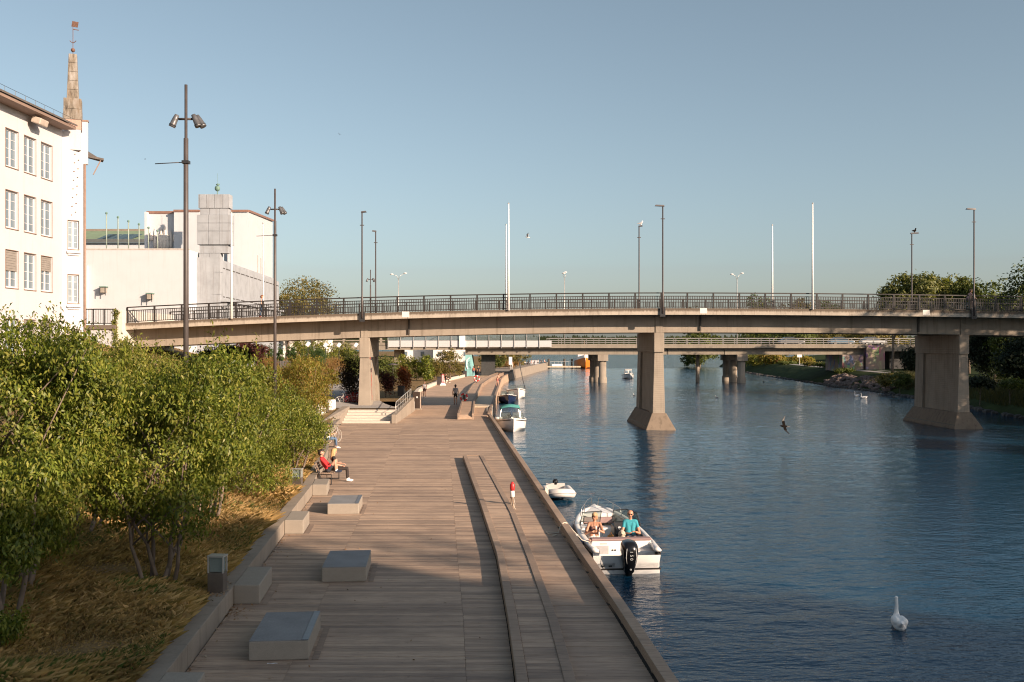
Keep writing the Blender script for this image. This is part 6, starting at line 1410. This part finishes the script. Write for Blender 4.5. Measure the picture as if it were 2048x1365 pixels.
# windscreens
ws = glass('windscreen glass', (.62,.70,.68), .32)
def screen(pts, nm):
    c = [Vector(p) for p in pts]; MB().add(c, [tuple(range(len(c)))]).build('windscreen_glass', ws, bt); MB().tube(c, .017, 6, closed=True).build('windscreen_frame', black_m, bt)
screen([(-.98,2.95,.90),(-.90,3.55,.92),(-.22,3.62,.86),(-.22,3.30,1.30),(-.86,3.22,1.28)], 'port')
screen([(.98,2.75,.90),(.92,3.55,.94),(.18,3.62,.88),(.18,3.30,1.32),(.60,3.28,1.36),(.90,3.0,1.27)], 'helm')
# bow rails
for s in (-1,1): MB().tube([(s*.72,4.7,fz(4.7)+.05),(s*.66,4.75,fz(4.7)+.35),(s*.34,5.6,fz(5.6)+.38),(s*.14,6.05,fz(6)+.33),(s*.1,6.05,fz(6)+.05)], .013, 6).build('bow_rail', steel, bt, True)
for s in (-1,1): MB().tube([(s*.5,5.2,fz(5.2)+.04),(s*.5,5.2,fz(5.2)+.36)], .012, 5).build('rail_post', steel, bt)
for k, (y, c_) in enumerate(((1.3,(.02,.03,.07)),(2.3,(.7,.7,.7)),(4.2,(.7,.7,.7)))):
    MB().lathe([(.02,-.34),(.10,-.28),(.11,0),(.10,.28),(.02,.34)], 12, (-(fb(y)+.12),y,.42)).build('fender', mat('fender %d' % (k > 0), c_, .4), bt, True); MB().tube([(-(fb(y)+.12),y,.74),(-(fb(y)+.02),y,fz(y)+.06)], .008, 4).build('fender_line', white_p, bt)
# outboard motor
om = thing('outboard_motor', 'black outboard motor marked 150 on the stern of the foreground motor boat', 'outboard motor', tuple(bt.matrix_basis @ Vector((.02,-.05,0))), R(4.2))
bm = mat('black gloss cowl', (.008,.008,.009), .16, .2, 3)
def rr_(w_, d_, z, y0, e=.72, n=20):
    out = []
    for k in range(n):
        a = 2*math.pi*k/n; c_, s_2 = math.cos(a), math.sin(a); out.append((w_*math.copysign(abs(c_)**e, c_), y0+d_*math.copysign(abs(s_2)**e, s_2), z))
    return out
MB().loft([rr_(.10,.16,-.5,-.1),rr_(.10,.16,.05,-.1),rr_(.15,.22,.12,-.12),rr_(.185,.28,.30,-.16),rr_(.22,.33,.48,-.18),rr_(.25,.36,.72,-.20),rr_(.235,.35,.90,-.18),rr_(.19,.30,.99,-.15),rr_(.10,.18,1.02,-.12)], True).build('cowling', bm, om, True)
MB().box(-.09,.09,.06,.34,.12,.42).build('mount_bracket', bm, om, bevel=.02)
MB().loft([rr_(.055,.04,.935,-.44,1),rr_(.05,.04,.955,-.43,1)], True).build('top_badge', steel, om)
silv = mat('silver print', (.62,.62,.6), .35)
for k, ch_ in enumerate('150'):
    text('number', ch_, .125, silv, om, Matrix.Translation((.0,-.565+.012*(k-1)**2-.0,.76-k*.105)) @ Matrix.Rotation(R(90),4,'X') @ Matrix.Rotation(R(-90),4,'Z'))
for s in (-1,1): MB().tube([(s*.13,-.545,.86),(s*.155,-.545,.6),(s*.12,-.49,.40)], .010, 5).build('trim_line', silv, om, True)
MB().sphere((.0,-.42,.22), (.035,.03,.03), 8).build('badge', silv, om, True)
# people, dog, bag in the boat
bM = bt.matrix_basis
J = sit(.40,.12,.46); J['EL'] = V(-.27,.10,.62); J['WL'] = V(-.12,.30,.70); J['ER'] = V(.27,.10,.62); J['WR'] = V(.10,.32,.66); J['AL'] = V(-.12,.5,.09)
pm_ = bM @ Vector((.55,2.28,.14)); mn = person('bald person in a turquoise shirt and sunglasses seated at the helm side of the boat', pm_, R(178), J, (0.1,1,-.05), cloth('turquoise',(.04,.30,.36)), cloth('navy shorts',(.02,.025,.05)), SKIN2, SKIN2, SKIN2, legs='short', bald=True, h=1.80, vox=.013); shades(mn, J, (0.1,1,-.05))
J = sit(.40,.30,.46); J['EL'] = V(-.32,.12,.72); J['WL'] = V(-.08,.27,.86); J['ER'] = V(.28,.05,.66); J['WR'] = V(.06,.24,.80)
cp = [(J['C']+V(q*.085,.10,-.02), J['C']+V(q*.09,.115,-.04), .055,.052,'top') for q in (-1,1)]
pw_ = bM @ Vector((-.62,2.28,.14)); wmn = person('person in a bikini top and sunglasses drinking on the dock side of the boat', pw_, R(172), J, (.25,1,-.05), SKIN2, wht, SKIN2, hairm('ash blonde',(.42,.28,.15)), SKIN2, sleeve='none', legs='short', h=1.66, vox=.013, female=True, hairlen=.10, extra=cp)
shades(wmn, J, (.25,1,-.05))
for f in wmn.data.polygons: pass
bkm = cloth('bikini dark', (.05,.02,.03)); wmn.data.materials.append(bkm); kx = len(wmn.data.materials)-1
for f in wmn.data.polygons:
    c = f.center; rel = (c.z-(J['C'][2]-.03))
    if abs(rel) < .055 and c.y > J['C'][1]-.02 and abs(c.x) < .17: f.material_index = kx
cup = thing('drinking_cup', 'pale cup held by the person in the bikini top', 'cup', tuple(pw_+Vector((.03,-.30,.80)))); MB().lathe([(.03,0),(.04,.11)], 12).build('cup_wall', mat('cup pale', (.75,.62,.5), .4), cup, True); MB().lathe([(.041,.11),(.041,.118),(.03,.118)], 12).build('lid', white_p, cup)
dg = []
d = lambda *a: V(*a)
dc = [(d(0,-.18,.26),d(0,.14,.30),.12,.13,'f'),(d(0,.14,.32),d(0,.24,.46),.10,.08,'f'),(d(0,.25,.50),d(0,.30,.50),.095,.08,'f'),(d(0,.33,.47),d(0,.39,.46),.045,.035,'f'),(d(.08,.24,.50),d(.10,.24,.42),.035,.03,'f'),(d(-.08,.24,.50),d(-.10,.24,.42),.035,.03,'f'),(d(0,-.28,.32),d(0,-.36,.46),.04,.03,'f')]
for sx in (-.07,.07): dc += [(d(sx,.14,.24),d(sx,.16,.03),.045,.032,'f'),(d(sx,-.18,.22),d(sx,-.12,.14),.06,.04,'f'),(d(sx,-.12,.14),d(sx,-.2,.09),.04,.03,'f'),(d(sx,-.2,.09),d(sx,-.17,.02),.03,.03,'f')]
dog = fuse('dog', dc, dict(f=mat('cream fur', (.62,.52,.40), .9, .25, 30, .8, .02), n=mat('eye dark', (.02,.015,.012))), .014, 2, [((0,.425,.465),.025,'n'),((.04,.36,.53),.016,'n'),((-.04,.36,.53),.016,'n')]); dog.location = bM @ Vector((.14,1.62,.50)); dog.rotation_euler = (0,0,R(176)); dog.scale = (.9,)*3
tag(dog, 'small cream fluffy dog standing between the two people in the boat', 'dog')
bg_ = thing('orange_bag', 'upright orange-brown bag standing on the boat floor', 'bag', tuple(bM @ Vector((-.18,1.75,.14)))); MB().lathe([(.12,0),(.14,.1),(.14,.55),(.09,.66),(.03,.68)], 14).build('bag_body', mat('orange canvas', (.40,.17,.03), .7, .2), bg_, True); MB().tube([(-.05,0,.66),(0,-.02,.76),(.05,0,.66)], .012, 5).build('handle', mat('orange canvas', (.4,.17,.03)), bg_)
rb = thing('red_box', 'small red box on the boat floor beside the orange bag', 'box', tuple(bM @ Vector((-.42,1.6,.14)))); MB().box(-.1,.1,-.1,.1,0,.3).build('box_body', mat('red plastic', (.42,.03,.04), .4), rb, bevel=.02); MB().box(-.105,.105,-.105,.105,.3,.34).build('lid', mat('red plastic', (.42,.03,.04)), rb, bevel=.01)
kp = bM @ Vector((-.95,.85,.76)); mr = thing('mooring_rope', 'pale mooring rope from the boat stern to the deck kerb', 'rope', (0,0,0))
kx_ = XR(29.7)-.14; ropem = mat('pale rope', (.6,.55,.46), .8)
MB().tube([kp, kp.lerp(Vector((kx_,29.7,DZ+.26)),.35)+Vector((0,0,-.12)), kp.lerp(Vector((kx_,29.7,DZ+.26)),.7)+Vector((0,0,-.03)), Vector((kx_+.12,29.7,DZ+.2)), Vector((kx_,29.7,DZ+.27)), Vector((kx_-.14,29.65,DZ+.16)), Vector((kx_-.2,29.4,DZ+.02)), Vector((kx_-.55,29.5,DZ+.02)), Vector((kx_-.5,29.2,DZ+.02)), Vector((kx_-.25,29.1,DZ+.02)), Vector((kx_-.4,28.9,DZ+.02))], .013, 6).build('rope_line', ropem, mr, True)
n = 14; MB().tube([(kx_+.13*math.cos(2*math.pi*k/n),29.7+.03*math.sin(k),DZ+.14+.13*math.sin(2*math.pi*k/n)) for k in range(n)], .013, 6, closed=True).build('rope_loop', ropem, mr, True)
# dinghy
di = thing('inflatable_dinghy', 'white inflatable dinghy moored bow-on behind the motor boat', 'dinghy', (WX(1117,43.4),43.9,0), R(184))
hyp = mat('inflatable fabric', (.66,.63,.60), .45, .06, 3); tr_ = .19; ptsd = []
for q in range(21):
    a = q/20; 
    if a < .3: ptsd.append((-.52,-1.1+a/.3*1.7,.26))
    elif a > .7: ptsd.append((.52,.6-(a-.7)/.3*1.7,.26))
    else:
        th = math.pi*(1-(a-.3)/.4); ptsd.append((.52*math.cos(th),.6+.62*math.sin(th),.26+.14*math.sin(th)))
MB().tube(ptsd, [.08]+[tr_]*19+[.08], 14).build('tube', hyp, di, True)
MB().tube([(x*1.03,y+.0,z+.02) for x,y,z in [(p[0]+math.copysign(.19,p[0]) if abs(p[0]) > .3 else p[0]*1.3, p[1]+(.18 if p[1] > .9 else 0), p[2]) for p in ptsd]], .02, 5).build('rub_strake', gel_g, di, True)
MB().loft([[(-.4,y,.12),(0,y,.0-.1*(y < .5)),(.4,y,.12),(0,y,.16)] for y in (-1.0,.3)]+[[(-.2,.9,.22),(0,.95,.14),(.2,.9,.22),(0,.9,.24)]], True).build('floor', gel_g, di); MB().box(-.42,.42,-.98,-.93,.1,.52).build('transom', gel_g, di); MB().box(-.45,.45,-.1,.12,.34,.38).build('seat_board', beamm, di, bevel=.01)
MB().loft([rr_(.06,.09,.0,-1.05),rr_(.06,.09,.42,-1.05),rr_(.11,.14,.46,-1.06),rr_(.12,.15,.60,-1.06),rr_(.08,.10,.69,-1.05)], True).build('small_outboard', bm, di, True); MB().tube([(0,-.95,.6),(.1,-.55,.62)], .02, 6).build('tiller', black_m, di)
ck = thing('rope_coil', 'coil of pale rope hung over the kerb by the dinghy', 'rope', (XR(36.6)+.02,36.6,DZ+.12))
for k in range(4): 
    n = 16; MB().tube([(.03*k-.02,(.17-.02*k)*math.cos(2*math.pi*j/n),(.20-.02*k)*math.sin(2*math.pi*j/n)) for j in range(n)], .017, 6, closed=True).build('rope_turn', ropem, ck, True)
# runabouts further on
def runabout(label, x, y, rz, L_, B, mt, canopy=None, low=None, stripe=None, screen_=True, hs=.7):
    t = thing('motor_boat', label, 'motor boat', (x,y,0), rz, 'motor boats moored along the quay'); h, fb, fz = hull(L_, B, hs, hs+.35, mt, t)
    ys_ = [.02+(L_-.1)*j/16 for j in range(17)]
    for s in (-1,1): MB().loft([[(s*fb(yy_),yy_,fz(yy_)-.02),(s*(fb(yy_)+.03),yy_,fz(yy_)+.03),(s*max(.01,fb(yy_)-.16),yy_,fz(yy_)+.05),(s*max(.01,fb(yy_)-.16),yy_,fz(yy_)-.03)] for yy_ in ys_], True).build('gunwale', gel, t, True)
    MB().loft([[(-(fb(yy_)-.1),yy_,fz(yy_)+.02),(0,yy_,fz(yy_)+.09),(fb(yy_)-.1,yy_,fz(yy_)+.02),(0,yy_,fz(yy_)-.15)] for yy_ in (L_*.62,L_*.75,L_*.88,L_*.95)], True).build('fore_deck', gel, t)
    MB().loft([[(-(fb(yy_)-.16),yy_,fz(yy_)),(-(fb(yy_)-.22),yy_,.15),(fb(yy_)-.22,yy_,.15),(fb(yy_)-.16,yy_,fz(yy_))] for yy_ in (.3,1.5,3,L_*.62)], False, False, False).build('cockpit_liner', gel_g, t)
    band(t, fb, fz, .1, L_*.97, -.13, -.06, .03, stripe or rubm, 'rub_rail')
    if screen_:
        yb2 = L_*.60; zz_ = fz(yb2)
        for s in (-1,1):
            c = [Vector((s*.08,yb2+.25,zz_+.08)),Vector((s*(fb(yb2)-.15),yb2-.05,zz_+.06)),Vector((s*(fb(yb2)-.28),yb2-.35,zz_+.50)),Vector((s*.08,yb2-.15,zz_+.55))]
            MB().add(c, [(0,1,2,3)]).build('windscreen_glass', ws, t); MB().tube(c, .018, 5, closed=True).build('windscreen_frame', black_m, t)
    if canopy is not None:
        MB().loft([[(-.8,yy_,zc-.25),(-.72,yy_,zc),(0,yy_,zc+.1),(.72,yy_,zc),(.8,yy_,zc-.25),(.7,yy_,zc-.06),(0,yy_,zc+.03),(-.7,yy_,zc-.06)] for yy_, zc in ((.2,1.55),(.9,1.75),(1.8,1.78),(2.2,1.62))], True).build('canopy', canopy, t, True)
        for s in (-1,1):
            for yy_ in (.3,2.1): MB().tube([(s*.85,yy_+.2,hs),(s*.75,yy_,1.5)], .018, 5).build('canopy_pole', steel, t)
    for xx in (-.45,.45): MB().box(xx-.22,xx+.22,L_*.33,L_*.41,.3,.95).build('seat_back', black_m if canopy else seatm, t, bevel=.05)
    MB().loft([rr_(.10,.14,-.3,-.15),rr_(.10,.14,.4,-.15),rr_(.2,.26,.5,-.18),rr_(.21,.27,.85,-.18),rr_(.12,.18,.98,-.16)], True).build('outboard', bm, t, True)
    MB().tube([(-.3,L_*.8,fz(L_*.8)+.08),(-.3,L_*.8,fz(L_*.8)+.3),(0,L_*.86,fz(L_*.86)+.32),(.3,L_*.8,fz(L_*.8)+.3),(.3,L_*.8,fz(L_*.8)+.08)], .014, 5).build('bow_rail', black_m, t, True)
    return t
teal = mat('teal canvas', (.06,.26,.25), .8, .15, 4)
runabout('white motor boat with teal canopy moored bow-on just before the bridge', WX(1018,78)-.0, 83.0, R(183), 6.6, 2.45, gel, teal)
runabout('motor boat with navy blue hull moored bow-on beyond the bridge', WX(1013,112)+.0, 118.5, R(182), 6.0, 2.1, navy, None)
runabout('all-white motor boat behind the navy one', WX(1026,121)+.2, 129, R(184), 6.6, 2.3, gel, None, hs=.95)
# small cabin boat under way
cb = runabout('small white cabin boat under way on the river beyond the bridges', WX(1260,193), 199, R(180), 6.0, 2.2, gel, None, screen_=False); cb['group'] = 'boats on the lake'
MB().loft([[(-.75,y,.7),(.75,y,.7),(.62,y+dy,1.75),(-.62,y+dy,1.75)] for y, dy in ((1.8,0),(3.7,-.4))], True).build('cabin', gel, cb, bevel=.04)
for x in (-.38,.38): MB().add([(x-.26,3.70-.05,1.05),(x+.26,3.65,1.05),(x+.24,3.47,1.58),(x-.24,3.47,1.58)],[(0,1,2,3)]).build('cabin_window', pane_m, cb); cb.children[-1].location = (0,.04,0)
MB().box(-.7,.7,1.7,3.5,1.75,1.82).build('cabin_roof', gel, cb, bevel=.02); MB().tube([(0,1.9,1.8),(0,1.9,2.6)], .02, 5).build('mast', black_m, cb); MB().box(-.75,-.35,.1,.13,1.5,1.75).build('flag', mat('red flag', (.5,.05,.05), .7), cb)
# orange fishing boat
fbm = mat('orange hull paint', (.62,.17,.02), .4, .12, 2)
ft = thing('fishing_boat', 'big wooden boat with bright orange hull lying bow-on at the far jetty', 'fishing boat', (WX(1171,274),288,0), R(180)); h, fb_, fz_ = hull(14, 5.2, 1.9, 3.0, fbm, ft)
MB().loft([[(s*fb_(y)*k,y,fz_(y)+z) for s,k,z in ((-1,1.01,-.02),(-1,1.02,.75),(-1,.93,.75),(-1,.92,-.02))] for y in (0,3,6,9,11,12.6,13.6)], True).build('bulwark', white_p, ft); MB().loft([[(fb_(y)*k,y,fz_(y)+z) for k,z in ((1.01,-.02),(1.02,.75),(.93,.75),(.92,-.02))] for y in (0,3,6,9,11,12.6,13.6)], True).build('bulwark', white_p, ft)
MB().box(-1.7,1.7,3.5,7.5,1.6,5.2).build('wheelhouse', white_p, ft, bevel=.08)
for x in (-1.1,0,1.1): MB().box(x-.38,x+.38,7.5,7.53,3.9,4.7).build('wheelhouse_window', mat('red framed window', (.25,.04,.04), .4), ft)
MB().box(-1.9,1.9,3.3,7.8,5.2,5.35).build('wheelhouse_roof', white_p, ft); MB().tube([(0,9.5,2.5),(0,9.5,7.8)], .09, 6).build('mast', beamm, ft)
jt = thing('floating_jetty', 'low timber floating jetty with dark piles and pale railing beside the orange boat', 'jetty', (WX(1128,276),276,0))
for k in range(8): MB().box(-4.6+k*1.15,-3.5+k*1.15,-1.5,1.5,.25,.65).build('deck_plank', mat('pale planks', (.52,.43,.32)), jt)
for x in (-4.2,.2,2.3): MB().lathe([(.3,-1),(.3,2.6)], 10, (x,1.8,0)).build('pile', mat('wet pile', (.07,.055,.04)), jt)
for k in range(7): MB().box(-3.6+k*1.0,-3.52+k*1.0,1.4,1.48,.65,1.9).build('rail_post', galv, jt)
MB().box(-3.7,2.6,1.4,1.48,1.85,1.95).build('handrail', galv, jt); MB().box(-3.4,-.5,-1.2,.6,.65,1.2).build('white_box', white_p, jt)
fbp = thing('leaning_pole', 'thin dark pole leaning over the water beside the far boats', 'pole', (WX(1052,150),150,-.5)); MB().tube([(0,0,0),(-.55,0,2.2),(-1.1,0,4.9)], .05, 6).build('shaft', black_m, fbp, True); MB().sphere((-1.1,0,4.9), .07, 6).build('tip', black_m, fbp)
# quay ladders of the landing
ld = thing('quay_ladder', 'steel ladder rails at the quay edge by the teal-canopy boat', 'ladder', (XR(80),80,DZ))
for s in (0,.45): MB().tube([(.12,s,-1.2),(.12,s,.5),(-.15,s,.62),(-.3,s,.4),(-.3,s,.02)], .025, 6).build('rail', galv, ld, True)
for k in range(4): MB().tube([(.12,0,-.9+k*.3),(.12,.45,-.9+k*.3)], .018, 5).build('rung', galv, ld)
# ------------------------------------------------------------ birds
wf = mat('white feathers', (.85,.83,.80), .8, .08, 8); gf = mat('grey feathers', (.28,.28,.29), .8, .1, 8); bf = mat('brown feathers', (.010,.008,.007), 1.0, .2, 8, spec=.05); ork = mat('orange bill', (.5,.18,.03), .5)
def swan(label, x, y, rz, s=1.0):
    c = [(d(0,-.25,.14),d(0,.18,.13),.20,.20,'w'),(d(0,-.42,.20),d(0,-.60,.26),.11,.03,'w'),(d(.11,-.3,.24),d(.10,.1,.22),.12,.11,'w'),(d(-.11,-.3,.24),d(-.10,.1,.22),.12,.11,'w'),(d(0,.26,.16),d(0,.36,.26),.14,.10,'w'),(d(0,.36,.26),d(0,.36,.45),.085,.055,'w'),(d(0,.36,.45),d(0,.33,.66),.055,.045,'w'),(d(0,.33,.66),d(0,.36,.78),.045,.043,'w'),(d(0,.36,.79),d(0,.43,.79),.052,.045,'w'),(d(0,.47,.775),d(0,.55,.755),.028,.018,'b'),(d(0,.465,.80),d(0,.47,.79),.02,.02,'k')]
    o = fuse('swan', c, dict(w=wf, b=ork, k=mat('eye dark',(.02,.015,.012))), .016, 4); o.location = (x,y,0); o.rotation_euler = (0,0,rz); o.scale = (s,s,s); return tag(o, label, 'swan', 'swans')
swan('white swan swimming away in the right foreground', WX(1797,23.9), 23.9, R(-12), .80)
swan('left one of two distant white swans by the rocks', WX(1703,130), 128, R(100), .8); swan('right one of two distant white swans by the rocks', WX(1727,124), 124, R(80), .8)
def gull(label, loc, rz, up, mats, roll=0, pitch=0, s=1.0, sweep=.25):
    c = [(d(0,-.14,0),d(0,.12,.01),.055,.065,'b'),(d(0,.12,.02),d(0,.22,.04),.05,.04,'b'),(d(0,.24,.035),d(0,.30,.025),.014,.009,'k'),(d(0,-.14,0),d(0,-.30,.01),.045,.02,'t')]
    for s_3 in (-1,1):
        for q in range(4): c.append((d(s_3*.04,.07-.045*q,.03),d(s_3*.30,.11-.05*q,.03+up*.30),.022,.018,'w'))
        for q in range(3): c.append((d(s_3*.30,.10-.05*q,.03+up*.30),d(s_3*.60,-.04-sweep*.3-.02*q,.03+up*.50),.019,.008,'x'))
    for q in (-1,0,1): c.append((d(0,-.24,.01),d(q*.05,-.36,.01),.015,.012,'t'))
    o = fuse('bird', c, mats, .011, 1); o.location = loc; o.rotation_euler = (pitch,roll,rz); o.scale = (s,s,s); return tag(o, label, 'bird')
kb = mat('eye dark', (.02,.015,.012))
gull('dark brown bird flying low with raised wings over the open water', (WX(1568,66),66,WZ(853,66)), R(100), .25, dict(b=bf,k=kb,t=kb,w=bf,x=kb), R(-58), .1, 1.15)
gull('white gull flying in the sky right of the flagpoles', (WX(1055,70),70,WZ(475,70)), R(85), .9, dict(b=wf,k=ork,t=wf,w=gf,x=gf), 0, .1, .6)
gull('tiny far bird high in the sky left of the middle', (WX(679,160),160,WZ(269,160)), R(40), .4, dict(b=kb,k=kb,t=kb,w=kb,x=kb), .3, 0, .5); gull('tiny far bird in the sky left of the tallest spotlight pole', (WX(290,180),180,WZ(319,180)), R(120), .3, dict(b=kb,k=kb,t=kb,w=kb,x=kb), .2, 0, .5)
def perched(label, loc, rz, m1, m2, s=1.0):
    c = [(d(0,-.16,.14),d(0,.08,.18),.07,.085,'w'),(d(0,.10,.22),d(0,.13,.32),.06,.05,'b'),(d(0,.14,.34),d(0,.17,.34),.05,.045,'b'),(d(0,.21,.335),d(0,.27,.32),.014,.008,'k'),(d(0,-.2,.15),d(0,-.36,.12),.045,.015,'w'),(d(0,.03,.12),d(0,.0,.0),.07,.02,'b')]
    c += [(d(q,.02,.12),d(q,.02,-.0),.014,.014,'k') for q in (-.03,.03)]
    o = fuse('bird', c, dict(w=m1, b=m2, k=ork), .012, 2); o.location = loc; o.rotation_euler = (0,0,rz); o.scale = (s,s,s); return tag(o, label, 'bird')
for nm, x, lab, m1, m2, H_ in (('g',11.95,'white and grey gull perched on the far-side bridge lamp above the river pier',gf,wf,7.75),('d',36.75,'dark bird perched on the far-side bridge lamp before the right-hand trees',bf,bf,7.4)):
    q = BP(x, WB+.1, bz(x)-.05+H_+.09); perched(lab, q, R(-60), m1, m2, 1.1)
gq_ = perched('tiny white gull sitting on the water left of the river pier', (WX(1268,130),130,-.05), R(40), gf, wf, .9); perched('small dark water bird right of the low bridge pier', (WX(1527,175),175,-.05), R(40), bf, bf, .9); perched('tiny white gull on the water right of the river pier', (WX(1433,125),125,-.05), R(60), gf, wf, .9)
pc = thing('paper_scrap', 'white paper scrap on the deck in front of the nearest granite block', 'paper', (WX(544,17.4),17.42,DZ+.008), R(5)); MB().loft([[(-.09+.18*i/5,y,.004*math.sin(i*2+y*40)) for i in range(6)] for y in (-.02,.02)], False, False, False).build('sheet', white_p, pc)
